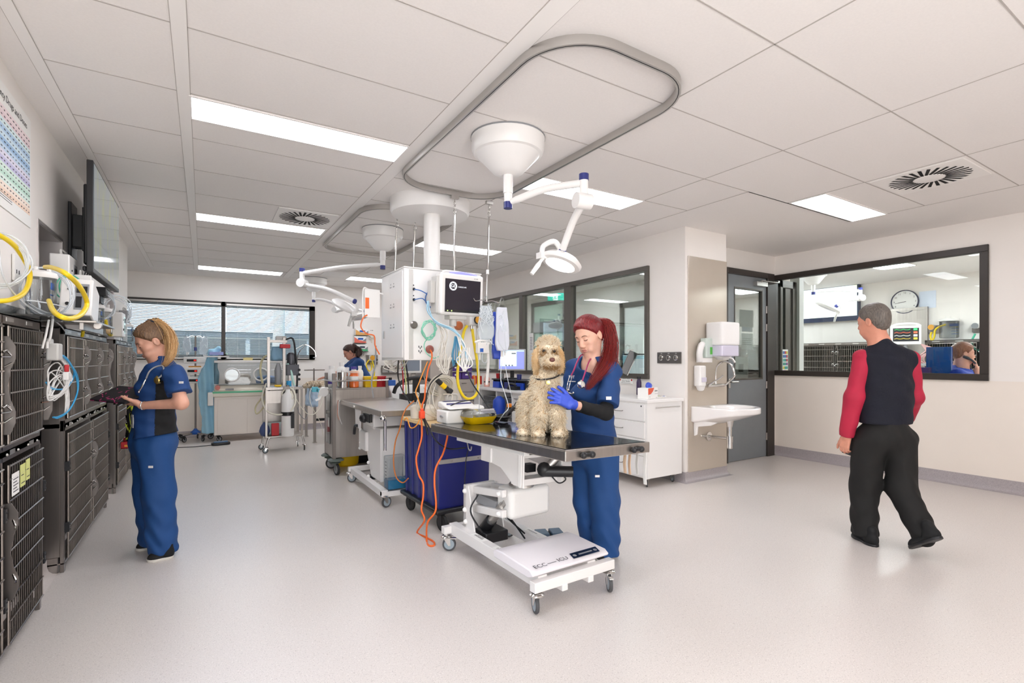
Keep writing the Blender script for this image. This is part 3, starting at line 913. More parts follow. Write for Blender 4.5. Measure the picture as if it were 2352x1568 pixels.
# bundle of monitor leads hung from a kennel latch
o = thing('monitor_lead_bundle', 'bundle of white monitor leads hung on the nearest kennel latch', 'cable bundle', A(122, 808, -.67))
base = o.location.copy()
b = B(); b.box(-.02, -.05, -.045, .03, .05, .045); b.box(-.02, -.05, .03, .0, .02, .07); b.done('connector', M_ltgrey, o, bev=.008)
b = B()
for k in range(9):
    q = [A(128 + rnd.uniform(-6, 10), 815, -.66), A(150 + rnd.uniform(-6, 8), 832 + rnd.uniform(-8, 8), -.66), A(162 + rnd.uniform(-12, 4), 868 + rnd.uniform(-10, 10), -.65), A(150 + rnd.uniform(-10, 6), 900, -.66), A(115 + rnd.uniform(-4, 12), 915 + rnd.uniform(-8, 5), -.68), A(112 + rnd.uniform(-5, 25), 880 + rnd.uniform(-30, 30), -.68), A(140 + rnd.uniform(-5, 15), 865 + rnd.uniform(-30, 20), -.66), A(155 + rnd.uniform(-5, 5), 920 + rnd.uniform(-20, 20), -.66), A(148, 950, -.67)]
    b.tube([p - base for p in cr(q, 5)], .0032, 6)
b.done('white_lead', M_white2, o, sm=60)
b = B()
for s_ in (0, 3):
    q = [A(133, 810, -.66), A(155, 825 + s_, -.65), A(174 + s_, 862, -.64), A(178, 900, -.64), A(160, 940, -.65), A(135, 956 + s_, -.67), A(122, 958, -.68)]
    b.tube([p - base for p in cr(q, 6)], .0042, 6)
q = [A(106, 878, -.69), A(120, 892, -.68), A(148, 892, -.66), A(166, 872, -.65), A(172, 850, -.65)]
b.tube([p - base for p in cr(q, 6)], .0045, 6)
b.done('blue_lead', M_blueline, o, sm=60)
b = B(); c = A(152, 860, -.645) - base; b.box(c.x - .01, c.y - .03, c.z - .03, c.x + .015, c.y + .03, c.z + .015); b.done('plug', M_white2, o, bev=.004)
b = B(); b.box(c.x - .005, c.y - .02, c.z + .015, c.x + .012, c.y + .01, c.z + .055); b.done('plug_boot', M_red, o, bev=.004)
# red tray and hi-vis lead bag beyond the kennels
o = thing('red_tray', 'red wall tray low at the far end of the kennels', 'tray', V((-.66, 6.6, .43)))
b = B(); b.box(-.06, -.1, 0, .08, .1, .012); b.box(-.06, -.1, 0, .08, -.09, .07); b.box(.07, -.1, 0, .08, .1, .07); b.box(-.06, .09, 0, .08, .1, .09); b.done('shell', M_red, o, sm=0, bev=.004)
b = B(); b.box(-.03, -.1015, .02, .06, -.1005, .04); b.done('stripe', mat('amber_label', 'F0A030', .5), o, sm=0)
o = thing('restraint_gear', 'tangle of black and lime restraint leads hung beside the far kennels', 'animal leads', V((-.655, 6.62, .45)))
for m, nm, k0 in ((M_black, 'black_lead', 9), (mat('lime_strap', 'C9D63A', .6), 'lime_lead', 8)):
    b = B()
    for k in range(k0):
        q = [(rnd.uniform(-.03, .05), rnd.uniform(-.06, .06), .5 - .03 * k + rnd.uniform(0, .05)) for _ in range(2)] + [(rnd.uniform(-.03, .06), rnd.uniform(-.1, .1), rnd.uniform(.0, .4)) for _ in range(4)]
        b.tube(cr(q, 5), .014 if m is not M_black else .012, 6, flat=.35)
    b.done(nm, m, o, sm=60)
o = thing('yellow_cylinder', 'olive yellow cylinder standing behind the far kennels', 'cylinder', V((-.72, 8.0, 0)))
b = B(); b.lathe([(.05, 0), (.06, .02), (.06, .98), (.04, 1.05), (.02, 1.08)], None, 20); b.done('body', mat('olive_yellow', 'A9A23C', .4), o)
# ================================================================== CEILING RAILS, PENDANT, LAMPS
def track(label, x0, x1, y0, y1, r=.33):
    o = thing('ceiling_rail', label, 'rail', ((x0 + x1) / 2, (y0 + y1) / 2, HC), 0, 'rounded ceiling rails')
    path = rrect(x1 - x0, y1 - y0, r, 12)
    pin = rrect(x1 - x0 - .05, y1 - y0 - .05, r - .025, 12)
    n = len(path)
    def ring(pa, z): return [(x, y, z) for x, y in pa]
    b = B(); b.loft([ring(path, 0), ring(path, -.045), ring(pin, -.045), ring(pin, 0), ring(path, 0)], cap=False)
    b.done('rail', M_alum, o, sm=35)
    pa, pb = rrect(x1 - x0 - .02, y1 - y0 - .02, r - .01, 12), rrect(x1 - x0 - .03, y1 - y0 - .03, r - .015, 12)
    b = B(); b.loft([ring(pa, -.0455), ring(pb, -.0455)], cap=False)
    b.done('slot', M_black, o, sm=0)
    return o
track('rounded oblong ceiling rail over the examination table', 1.3, 2.27, 1.7, 3.97)
track('rounded oblong ceiling rail behind the pendant, over the stainless table', 1.29, 2.26, 4.6, 6.86)

def hanger(label, top, bot, hook=False):
    top, bot = V(top), V(bot)
    o = thing('drip_hanger', label, 'drip hanger', top, 0, 'drip hangers on the ceiling rails')
    d = bot - top
    L = d.length
    u = d / L
    b = B(); b.box(-.035, -.016, -.03, .035, .016, .0); b.done('carriage', M_alum, o, bev=.004)
    b = B()
    P = lambda t: u * t
    b.tube([P(.02), P(.05)], .004, 6)
    for k, (t, r) in enumerate(((.07, .018), (.105, .02), (.145, .026))):
        T = toward(P(t), (1, 0, 0) if k % 2 else (.5, -.9, 0))
        b.tube([T @ V((r * .7 * math.cos(a), r * math.sin(a), 0)) for a in np.linspace(0, 2 * math.pi, 12, endpoint=False)], .003, 6, closed=True)
    b.done('ring', M_chrome, o, sm=60)
    b = B(); b.cyl(P(.165), P(L * .72 if hook else L), .009, n=10)
    if hook: b.cyl(P(L * .72), P(L), .006, n=8)
    b.done('rod', M_chrome, o, sm=60)
    if hook:
        b = B(); b.cyl(P(L * .7), P(L * .74), .013, n=10); b.done('collar', M_white2, o)
        b = B()
        for sgn in (-1, 1): b.tube(cr([P(L), P(L) + V((sgn * .05, .0, .012)), P(L) + V((sgn * .11, -.01, 0)), P(L) + V((sgn * .13, -.01, .02))], 5), .004, 6)
        b.done('hook', M_chrome, o, sm=60)
    return o
HZ = HC - .045
hk = at_d(1118, 693, 4.2)
hanger('drip hanger with hooks holding fluid bags beside the pendant monitor', (2.19, 3.93, HZ), hk, True)
hanger('drip hanger behind the top of the pendant monitor', (1.86, 3.95, HZ), at_d(1043, 645, 4.35))
hanger('thin drip hanger in front of the second lamp dome', (1.58, 4.63, HZ), (1.575, 4.72, 2.0))
hanger('thin drip hanger between the second lamp dome and the pendant column', (1.76, 4.63, HZ), (1.765, 4.73, 2.0))

# pendant
pe = thing('pendant', 'white ceiling pendant, round plate and column carrying a big white service box', 'medical pendant', (1.8, 4.36, HC))
b = B(); b.lathe([(.365, -.0), (.365, -.1), (.35, -.13), (.075, -.135)], TR((0, .0, 0)), 48); b.done('ceiling_plate', M_white, pe)
b = B(); b.cyl((0, -.04, -.7), (0, -.04, -.13), .075, n=32); b.done('column', M_white, pe)
PX0, PX1, PY0, PY1, PZ0, PZ1 = -.36, .37, -.31, .32, -1.474, -.694
b = B(); b.box(PX0, PY0, PZ0, PX1, PY1, PZ1); b.box(PX0 - .006, PY0 - .006, PZ1, PX1 + .006, PY1 + .006, PZ1 + .012); b.done('box', M_white, pe, bev=.012)
b = B(); b.box(PX0 + .04, PY0 - .006, PZ0 + .01, PX0 + .075, PY0, PZ1 - .01); b.box(PX1 - .05, PY0 - .006, PZ0 + .01, PX1 - .02, PY0, PZ1 - .01); b.done('corner_channel', M_ltgrey, pe, bev=.002)
b = B(); b.box(PX0 - .008, PY0 + .03, PZ0 + .02, PX0, PY1 - .03, PZ1 - .02); b.done('side_door', M_white, pe, bev=.004)
b = B(); b.box(PX0 - .014, PY1 - .12, PZ0 + .2, PX0 - .008, PY1 - .09, PZ0 + .27); b.done('latch', M_alum, pe, bev=.003)
b = B()
for z in (-.82, -1.0, -1.18):
    for y in (-.06, .02):
        for q in ((0, .02), (.012, -.005), (-.012, -.005)): b.box(PX0 - .0095, y + q[0] - .003, z + q[1] - .006, PX0 - .008, y + q[0] + .003, z + q[1] + .006)
b.done('socket_slots', M_print, pe, sm=0)
F0 = PY0 - .001
def out(nm, u, v, r, m, dz=.02):
    p = at_y(u, v, 4.05) - pe.location
    b = B(); b.lathe([(r, 0), (r, dz * .6), (r * .7, dz), (.001, dz)], toward((p.x, F0, p.z), (0, -1, 0)), 20); b.done(nm, m, pe)
out('round_outlet', 950, 746, .032, M_steeld)
out('round_outlet', 950, 664, .012, M_black); out('round_outlet', 950, 688, .012, M_black)
out('suction_outlet', 986, 802, .035, mat('maroon_plastic', '9A5A52', .4), .03)
out('suction_outlet', 1052, 748, .04, mat('brown_orange', 'B5653A', .4), .035)
b = B()
for u, v in ((965, 796), (965, 806)):
    p = at_y(u, v, 4.05) - pe.location
    for q in ((-.012, 0), (.012, 0), (0, -.012)): b.box(p.x + q[0] - .003, F0 - .002, p.z + q[1] - .008, p.x + q[0] + .003, F0, p.z + q[1] + .008)
for u, v in ((948, 656), (948, 680)):
    p = at_y(u, v, 4.05) - pe.location
    b.box(p.x - .015, F0 - .001, p.z, p.x + .012, F0, p.z + .01)
b.done('socket_print', M_print, pe, sm=0)
o = thing('oxygen_flowmeter', 'white oxygen regulator with round orange dial on the pendant box', 'gauge', at_y(1082, 738, 4.0))
b = B(); b.box(-.05, -.06, -.04, .06, .045, .05); b.done('body', M_white2, o, bev=.012)
b = B(); b.cyl((.035, -.06, .01), (.035, -.078, .01), .038, n=24); b.done('dial_rim', M_black, o)
b = B(); b.cyl((.035, -.077, .01), (.035, -.08, .01), .032, n=24); b.done('dial', mat('orange_dial', 'E0A02C', .4), o)
b = B(); b.cyl((.045, -.05, -.055), (.045, -.085, -.055), .022, n=16); b.cyl((-.01, -.03, -.04), (-.01, -.03, -.09), .012, n=12); b.done('knob', M_chrome, o)

# monitor on the pendant
m0, m1 = at_y(1010, 716, 3.74), at_y(1112, 640, 3.74)
mo = thing('patient_monitor', 'pendant monitor with dark screen and a round white logo', 'monitor', ((m0.x + m1.x) / 2, 3.74, (m0.z + m1.z) / 2))
hw, hh = (m1.x - m0.x) / 2, (m1.z - m0.z) / 2 + .02
mo.rotation_euler = (R(3), 0, R(4))
b = B(); b.box(-hw, 0, -hh, hw, .1, hh); b.done('case', M_white2, mo, bev=.018, seg=3)
b = B(); b.box(-hw - .02, .03, -hh + .01, -hw + .01, .13, hh - .03); b.box(-hw - .06, .05, -.08, -hw - .02, .12, .1); b.done('module_rack', M_ltgrey, mo, bev=.006)
b = B(); b.box(-hw * .8, -.004, -hh * .86, hw * .84, .001, hh * .72); b.done('screen', M_screen, mo, sm=0)
b = B(); b.box(-hw * .8, -.005, -hh * .86, hw * .84, -.004, -hh * .74); b.done('control_strip', M_black, mo, sm=0)
b = B(); b.tube(cr([(-hw * .55, .02, hh - .004), (0, .01, hh + .008), (hw * .7, .02, hh - .002)], 5), .011, 8); b.done('alarm_light', mat('violet_light', '8C8BF2', .3, emit=.7), mo, sm=60)
b = B(); b.tube(cr([(-hw * .8, .06, hh - .01), (-hw * .6, .06, hh + .02), (hw * .75, .06, hh + .01), (hw * .97, .05, hh - .03)], 6), .009, 8); b.done('carry_handle', M_white2, mo, sm=60)
M_logo = mat('logo_white', 'E9EEF6', .5, emit=.7)
lx, lz = -hw * .45, hh * .38
Tm = face_negy(0, -.0046, 0)
b = B()
for r in (.034, .026): b.tube([(lx + r * math.cos(a), -.005, lz + r * math.sin(a)) for a in np.linspace(0, 2 * math.pi, 28, endpoint=False)], .0022, 5, closed=True)
text(b, 'GE', .034, Tm @ TR((lx, lz, 0)))
for a in range(8): b.cb((lx + .03 * math.cos(a * .785), -.005, lz + .03 * math.sin(a * .785)), (.006, .001, .006))
text(b, 'CARESCAPE', .015, Tm @ TR((lx + .085, lz - .004, 0)))
b.done('logo', M_logo, mo, sm=0)
b = B(); text(b, 'GE 480', .013, face_negy(hw * .62, -.001, hh * .82)); b.done('badge_lettering', M_print, mo, sm=0)
b = B(); b.ball((-hw * .68, -.006, -hh * .8), .006, 8); b.ball((-hw * .5, -.006, -hh * .8), .006, 8); b.done('key_light', mat('key_green', 'C8E08A', .4, emit=.6), mo)
b = B(); b.box(-.08, .1, -.06, .08, .2, .06); b.box(-hw * .5, .02, -hh - .035, hw * .3, .12, -hh); b.cyl((-.05, .06, -hh - .03), (-.05, .06, -hh - .09), .03); b.done('mounting_arm', M_ltgrey, mo, bev=.006)

# lamps
def lamp(label, dome, rd, zpost, elbow, joint, head, hr, nrm, hdir, lit=True):
    dome = V((dome[0], dome[1], HC)); elbow, joint, head = V(elbow), V(joint), V(head)
    o = thing('surgical_lamp', label, 'lamp', dome, 0, 'ceiling mounted surgical lamps')
    L = lambda p: V(p) - dome
    b = B(); b.lathe([(rd, 0), (rd, -.012), (rd * .985, -.014), (rd * .985, -.085), (rd * .93, -.11), (rd * .85, -.115), (rd * .42, -.225), (rd * .3, -.24), (.03, -.245)], None, 40); b.done('ceiling_cover', M_white, o, sm=30)
    b = B(); b.lathe([(rd * 1.01, .0), (rd * 1.01, -.01)], None, 40); b.done('cover_rim', M_greyp, o)
    zp = zpost - HC
    b = B(); b.cyl((0, 0, -.24), (0, 0, zp + .07), .032, n=20); b.cyl((0, 0, zp + .07), (0, 0, zp + .0), .027, n=20); b.done('post', M_white, o)
    b = B(); b.cyl((0, 0, zp - .03), (0, 0, zp + .012), .029, n=20); b.done('post_cap', M_navyc, o)
    e = L(elbow); a0 = V((0, 0, zp + .01)); mid = (a0 + e) / 2 + V((0, 0, .025))
    dr = (e - a0); dr.z = 0; dr.normalize()
    b = B(); b.tube(cr([a0 + dr * .01, a0 + dr * .06 + V((0, 0, .012)), mid, e - dr * .02], 8), [.02] * 8 + [.024] * 17, 14); b.done('arm', M_white, o, sm=60)
    b = B(); b.cyl(e + V((0, 0, .015)), e + V((0, 0, .055)), .031, n=20); b.done('elbow_cap', M_navyc, o)
    b = B(); b.cyl(e + V((0, 0, .02)), e + V((0, 0, -.1)), .028, n=20); j = L(joint); dj = (j - e); dj.z = 0; dj = dj.normalized() if dj.length > .02 else V((1, 0, 0)); sd = V((-dj.y, dj.x, 0))
    c = e + V((0, 0, -.115)); b.cyl(c - sd * .045, c + sd * .06, .05, n=24); b.done('elbow', M_white, o)
    mid = (c + j) / 2 + V((0, 0, .03))
    b = B(); b.tube(cr([c + dj * .03 + V((0, 0, -.02)), mid, j], 8), .024, 14); b.done('spring_arm', M_white, o, sm=60)
    b = B(); b.ball(j, .03, 14); b.done('joint_cap', M_navyc, o)
    n = V(nrm).normalized(); h = L(head); T = toward(h, n)
    b = B(); b.lathe([(hr * .3, -.05), (hr * .8, -.038), (hr, -.012), (hr * .99, .0), (hr * .93, .012), (hr * .72, .018), (hr * .7, .012), (.001, .012)], T, 40); b.done('lamp_head', M_white, o, sm=40)
    b = B(); b.lathe([(hr * .7, .0125), (hr * .66, .016), (.001, .017)], T, 36)
    b.done('lamp_lens', mat('lit_lens', 'FFFFFF', .3, emit=9., ecol='FFFDF6') if lit else mat('dull_lens', 'E6E7EA', .2), o)
    # half-ring yoke
    hx = V(hdir) - n * V(hdir).dot(n); hx.normalize()
    side = n.cross(hx)
    jj = j - h
    pts = [h + hx * hr * 1.0, h + hx * hr * 1.06 - n * .06 , h + hx * hr * .6 - n * .1 + jj * .25, j - n * -.005]
    b = B(); b.tube(cr(pts, 7), .018, 12); b.box(-.03, -.03, -.03, .03, .03, .01, TR(tuple(h + hx * hr * .98))); b.done('yoke', M_white, o, sm=60)
    hs = h + hx * hr * .86 + n * .0
    b = B(); b.tube([hs, hs + (n * .06 + hx * .015)], .011, 10); b.tube([hs + n * .06 + hx * .015, hs + n * .085 + hx * .02, hs + n * .16 + hx * .04], [.012, .017, .014], 12); b.done('handle', M_white2 if lit else M_ltgrey, o, sm=50)
    return o
def vw(r, f, z): return V((r * _C + f * _S, -r * _S + f * _C, z))     # viewer's right / depth / up as room directions
lamp('lit surgical lamp hanging above the dog', (1.725, 2.84), .245, 2.385, at_d(1341, 420, 3.15), at_d(1291, 577, 3.42), at_d(1288, 604, 3.42), .145, vw(-.34, -.17, -.92), vw(-1, -.25, .35))
lamp('unlit surgical lamp reaching left from the second ceiling dome toward the wide window', (1.725, 5.56), .225, 2.4, at_d(694, 627, 5.75), at_d(815, 692, 5.7), at_d(790, 704, 5.75), .15, vw(-.5, .15, -.8), vw(.9, -.2, -.45), False)
lamp('unlit surgical lamp under the farthest ceiling dome, over the back table', (1.7, 9.55), .23, 2.42, at_d(770, 697, 9.0), at_d(838, 715, 8.9), at_d(828, 728, 8.9), .16, vw(.3, -.1, -.9), vw(-.8, .0, -.3), False)

# side holder on the pendant: white board with orange label
o = thing('pendant_side_board', 'white side board with orange label hung at the far edge of the pendant box', 'board', (1.3, 4.6, 1.9))
b = B(); b.tube(cr([(.13, 0, .06), (.0, .02, .1), (-.05, .02, .08), (-.05, .02, -.24)], 6), .008, 8); b.box(-.04, .0, -.16, .1, .02, .1); b.done('board', M_white2, o, bev=.003)
b = B(); b.box(-.035, -.002, -.08, .0, .0, .02); b.done('orange_label', M_orange, o, sm=0)
b = B(); b.tube(cr([(-.02, -.01, -.14), (-.06, -.02, -.17), (-.08, -.02, -.25), (-.03, -.02, -.31), (.04, -.02, -.33), (.05, -.02, -.42), (.09, -.02, -.5)], 6), .006, 8); b.done('orange_tube', M_orange, o, sm=60)
b = B(); b.tube(cr([(.06, -.01, -.42), (.05, -.02, -.6), (.02, -.01, -.75), (.04, 0, -.9)], 6), .007, 8); b.done('grey_cable', M_greyp, o, sm=60)
# fluid bags
def bag(label, c, w_, h_, m, tubes=0, port=True, seed=1):
    o = thing('fluid_bag', label, 'drip bag', c, R(-20))
    def fn(p):
        q = p.copy()
        z = q[:, 2] / h_
        wd = w_ * (.72 + .3 * np.clip(-z * 1.3, 0, 1) ** .7 - .25 * np.clip((-z - .85) * 8, 0, 1))
        th = .016 + .02 * np.clip(-z, 0, 1)
        d = np.maximum(np.abs(q[:, 0]) - wd / 2, np.abs(q[:, 1]) - th)
        return np.maximum(d * .8, np.abs(q[:, 2] + h_ / 2) - h_ / 2) + fold(q, .003, 30, seed)
    soft('bag', fn, (-w_ * .7, -.06, -h_ * 1.05), (w_ * .7, .06, .03), .006, m, o)
    b = B(); b.tube(cr([(-w_ * .25, 0, -.01), (-.01, 0, .07), (.01, 0, .07), (w_ * .25, 0, -.01)], 5), .004, 6); b.done('hanging_loop', M_clear, o, sm=60)
    if port:
        b = B(); b.cyl((0, 0, -h_), (0, 0, -h_ - .05), .012, n=10); b.cyl((.025, 0, -h_), (.025, 0, -h_ - .04), .008, n=10); b.done('port', M_white2, o)
    if tubes:
        r_ = random.Random(seed); b = B()
        for k in range(tubes):
            pts = [(r_.uniform(-w_ * .5, w_ * .5), r_.uniform(-.05, .02), -h_ * t + r_.uniform(-.03, .03)) for t in (.02, .3, .15, .6, .4, .8, 1.1)]
            b.tube(cr(pts, 6), .0028, 5)
        b.done('giving_set', M_tubing, o, sm=60)
    return o
M_bag = mat('milky_bag', 'E4E7F0', .2, alpha=.72)
M_bagc = mat('clear_bag', 'DDE6EC', .12, alpha=.34)
bag('clear wrapped giving set hanging under the pendant monitor', at_d(1116, 702, 4.15), .13, .28, M_bagc, 9, True, 4)
bag('milky fluid bag hanging beside the blue pack', at_d(1153, 706, 4.15), .11, .36, M_bag, 3, True, 6)
bag('dark blue pack hanging behind the milky fluid bag', at_d(1140, 716, 4.25), .075, .4, mat('blue_pack', '1F47B8', .4), 0, False, 8)
o = thing('drip_pump', 'small white drip controller with blue square hung below the clear giving set', 'medical device', at_d(1108, 800, 4.12))
b = B(); b.box(-.05, -.025, -.04, .05, .025, .05); b.tube(cr([(-.07, 0, .05), (-.02, 0, .065), (.06, 0, .06), (.09, 0, .045)], 5), .01, 8); b.done('case', M_white2, o, bev=.008)
b = B(); b.box(-.035, -.028, -.03, -.005, -.025, .0); b.done('key_square', M_blue, o, sm=0)
b = B(); b.tube(cr([(.045, 0, .04), (.055, 0, -.1), (.045, 0, -.24), (.04, 0, -.3)], 6), .013, 8); b.done('white_strap', M_white2, o, sm=60, bev=0)
b = B(); b.tube(cr([(-.03, 0, -.04), (-.035, 0, -.2), (-.03, 0, -.4), (-.03, 0, -.6)], 6), .004, 6); b.tube(cr([(0, 0, -.04), (.0, 0, -.1), (.03, 0, -.12), (.045, 0, -.09)], 6), .005, 6); b.done('line', M_tubing, o, sm=60)
# hoses and leads in front of the pendant box
Y_ = lambda u, v, Y=3.95: at_y(u, v, Y)
hose('oxygen_hose', [Y_(1073, 748), Y_(1066, 760), Y_(1060, 790), Y_(1052, 840), Y_(1052, 880), Y_(1062, 906), Y_(1076, 916), Y_(1092, 908), Y_(1099, 885), Y_(1097, 840), Y_(1091, 800), Y_(1086, 765), Y_(1085, 755)], .0125, M_yellow, 'yellow hose hanging in a long loop below the pendant box', 'hose', 8, 10)
hose('extension_lead', [Y_(988, 803), Y_(992, 812), Y_(991, 826), Y_(985, 842), Y_(980, 865), Y_(977, 890), Y_(975, 915), Y_(970, 930), Y_(971, 948), at_d(968, 960, 4.0), at_d(969, 1000, 3.93), at_d(962, 1030, 3.9), at_d(956, 1055, 3.88), at_d(962, 1090, 3.85), at_d(972, 1110, 3.82), at_d(972, 1140, 3.8), at_d(968, 1170, 3.78), at_d(975, 1195, 3.72), at_z(958, 1222, .006), at_z(975, 1232, .006), at_z(995, 1243, .006), at_z(997, 1252, .006), at_z(985, 1252, .006), at_z(980, 1240, .006), at_d(982, 1200, 3.66), at_d(1001, 1170, 3.62), at_d(998, 1110, 3.62), at_d(1001, 1075, 3.66), at_d(1018, 1040, 3.74), at_d(1027, 1005, 3.82), at_d(1028, 985, 3.82)], .0072, M_orange, 'orange extension cord dropping from the pendant past the blue bin to the floor', 'cord', 7)
hose('extension_lead', [Y_(982, 830), at_d(962, 880, 4.15), at_d(955, 900, 4.1), at_d(962, 920, 4.0), at_d(968, 945, 3.95), at_d(958, 975, 3.93), at_d(943, 982, 3.98), at_d(935, 960, 4.0), at_d(928, 965, 4.02)], .005, mat('amber_cord', 'E09030', .45), 'thin amber cord looping over the edge of the blue bin', 'cord')
hose('extension_lead', [at_d(951, 920, 4.3), at_d(935, 935, 4.3), at_d(925, 955, 4.25), at_d(918, 985, 4.25), at_d(908, 1015, 4.3), at_d(904, 1060, 4.3), at_d(910, 1095, 4.3), at_d(925, 1108, 4.28), at_d(938, 1098, 4.2)], .0055, mat('brown_orange_cord', 'C9742F', .45), 'brown orange cord hanging between the stainless table and the bin', 'cord')
o = thing('cord_plug', 'red orange cord plug joint hanging over the front of the blue bin', 'plug', at_d(969, 952, 3.9))
b = B(); b.box(-.02, -.02, -.03, .02, .02, .03); b.box(-.012, -.014, .03, .012, .014, .05); b.done('plug', mat('red_orange', 'F0502C', .4), o, bev=.006)
b = B(); b.tube(cr([(.01, 0, -.03), (.03, 0, -.08), (.045, -.01, -.16)], 6), .008, 8); b.done('black_tail', M_black, o, sm=60)
hose('black_lead', [Y_(1050, 838), at_d(1020, 855, 4.2), at_d(996, 872, 4.2), at_d(983, 895, 4.15), at_d(979, 920, 4.1), at_d(974, 940, 4.0), at_d(973, 955, 3.93), at_d(985, 980, 3.8), at_d(1000, 1010, 3.7), at_d(1030, 1030, 3.8), at_d(1070, 1028, 3.84)], .0055, M_black, 'black lead running from the pendant across the bin front', 'lead')
hose('black_lead', [Y_(1072, 850), at_d(1085, 880, 4.15), at_d(1105, 910, 4.0), at_d(1125, 940, 3.85), at_d(1135, 958, 3.8)], .006, M_black, 'black lead slanting down to the black coil on the examination table', 'lead')
hose('black_lead', [at_d(1075, 1033, 3.86), at_d(1070, 1060, 3.86), at_d(1067, 1120, 3.86), at_d(1065, 1170, 3.86), at_d(1069, 1190, 3.84), at_z(1085, 1212, .008)], .004, M_black, 'thin black lead hanging in front of the blue bin face', 'lead')
hose('black_lead', [Y_(915, 826, 4.3), at_d(914, 860, 4.6), at_d(918, 880, 4.6), at_d(926, 900, 4.5), at_d(936, 915, 4.4), at_d(942, 928, 4.35)], .006, M_black, 'black lead dropping from the underside of the pendant box to the stainless table end', 'lead')
def strand(name, label, cat, m, n, start, via, end, r, jit, seed=2):
    r_ = random.Random(seed); b = B()
    for k in range(n):
        pts = [at_d(u + r_.uniform(-j, j), v + r_.uniform(-j, j) * .6, d + r_.uniform(-.02, .02)) for (u, v, d), j in zip([start] + via + [end], jit)]
        b.tube(cr(pts, 6), r, 5)
    return tag(b.done(name, m, sm=60), label, cat, kind='stuff' if n > 12 else None)
M_lead = mat('off_white_lead', 'D9D4CB', .45)
strand('lead_bundle', 'bundle of off white monitor leads hanging in front of the pendant box', 'cables', M_lead, 11, (1008, 742, 4.0), [(1020, 765, 4.0), (1016, 800, 3.99), (1010, 830, 4.0), (1018, 852, 4.0)], (1026, 815, 4.0), .0042, (5, 8, 9, 12, 12, 14), 3)
strand('lead_bundle', 'white lead loops hanging under the blue paper strips of the pendant', 'cables', M_white2, 6, (1052, 770, 3.96), [(1062, 800, 3.96), (1058, 830, 3.96), (1068, 848, 3.95), (1078, 835, 3.95)], (1072, 800, 3.96), .0045, (5, 8, 10, 8, 8, 10), 4)
strand('lead_bundle', 'pale blue lead sweeping from the monitor side down the pendant box', 'cables', mat('pale_blue_lead', '9CC3D8', .4), 2, (983, 690, 3.98), [(985, 715, 3.97), (1005, 742, 3.96), (1040, 758, 3.96), (1062, 785, 3.96)], (1072, 828, 3.96), .006, (2, 3, 3, 3, 3, 4), 5)
o = hose('blue_lead_coil', [Y_(952, 664, 4.02), Y_(968, 668), Y_(985, 680), *[at_y(993 + 16 * math.cos(a), 686 + 20 * math.sin(a), 3.96 + .005 * k) for k, a in enumerate(np.linspace(2.6, 2.6 + 2 * math.pi * 4, 34))], Y_(976, 690), Y_(968, 685), Y_(952, 688, 4.02)], .0045, mat('blue_lead', '3F6FB0', .4), 'coil of blue monitor leads plugged in beside the pendant monitor', 'cable', 4, 6)
o = hose('green_tubing_coil', [Y_(1000, 742), *[at_y(985 + (15 + 3 * math.sin(k * 2.1)) * math.cos(a), 758 + (20 + 4 * math.cos(k * 1.7)) * math.sin(a), 3.97 - .004 * k) for k, a in enumerate(np.linspace(0, 2 * math.pi * 3, 26))], Y_(976, 785), Y_(978, 808), Y_(995, 822), Y_(1008, 818)], .0045, mat('mint_tubing', '8FE0C4', .25, alpha=.85), 'coil of mint green oxygen tubing on the pendant box', 'tubing', 4, 6)
r_ = random.Random(9)
o = thing('blue_ties', 'light blue ties hanging like ribbons from the pendant box', 'strips', at_y(1048, 772, 3.94))
for k in range(5):
    b = B(); x = (k - 2) * .012
    pts = cr([(x * .5, 0, 0), (x, r_.uniform(-.01, .01), -.08), (x * 1.6 + r_.uniform(-.01, .01), 0, -.17), (x * 1.2, r_.uniform(-.01, .01), -.27 + .02 * k)], 5)
    b.tube(pts, .011, 6, flat=.2); b.done('ribbon', mat('ribbon_blue', '5FB4DA', .5), o, sm=60)
for k, (u, v, d, m, lab) in enumerate(((925, 850, 4.6, M_red, 'red strap hanging below the pendant box'), (930, 850, 4.58, mat('lime_cloth', 'DDE59A', .6), 'pale lime strip hanging beside the red strap'), (934, 850, 4.56, M_black, 'black strip hanging beside the pale lime strip'))):
    p, q = at_d(u - 3, 826, d), at_d(u + 1 + 2 * k, 905, d)
    b = B(); b.tube(cr([p, (p + q) / 2 + V((.006, 0, 0)), q], 5), .014, 6, flat=.3); tag(b.done('strap', m, sm=60), lab, 'strap')
strand('lead_bundle', 'tangle of white leads under the near end of the pendant box', 'cables', M_lead, 10, (900, 824, 4.6), [(890, 838, 4.6), (910, 850, 4.6)], (925, 828, 4.5), .004, (18, 10, 10, 12), 8)
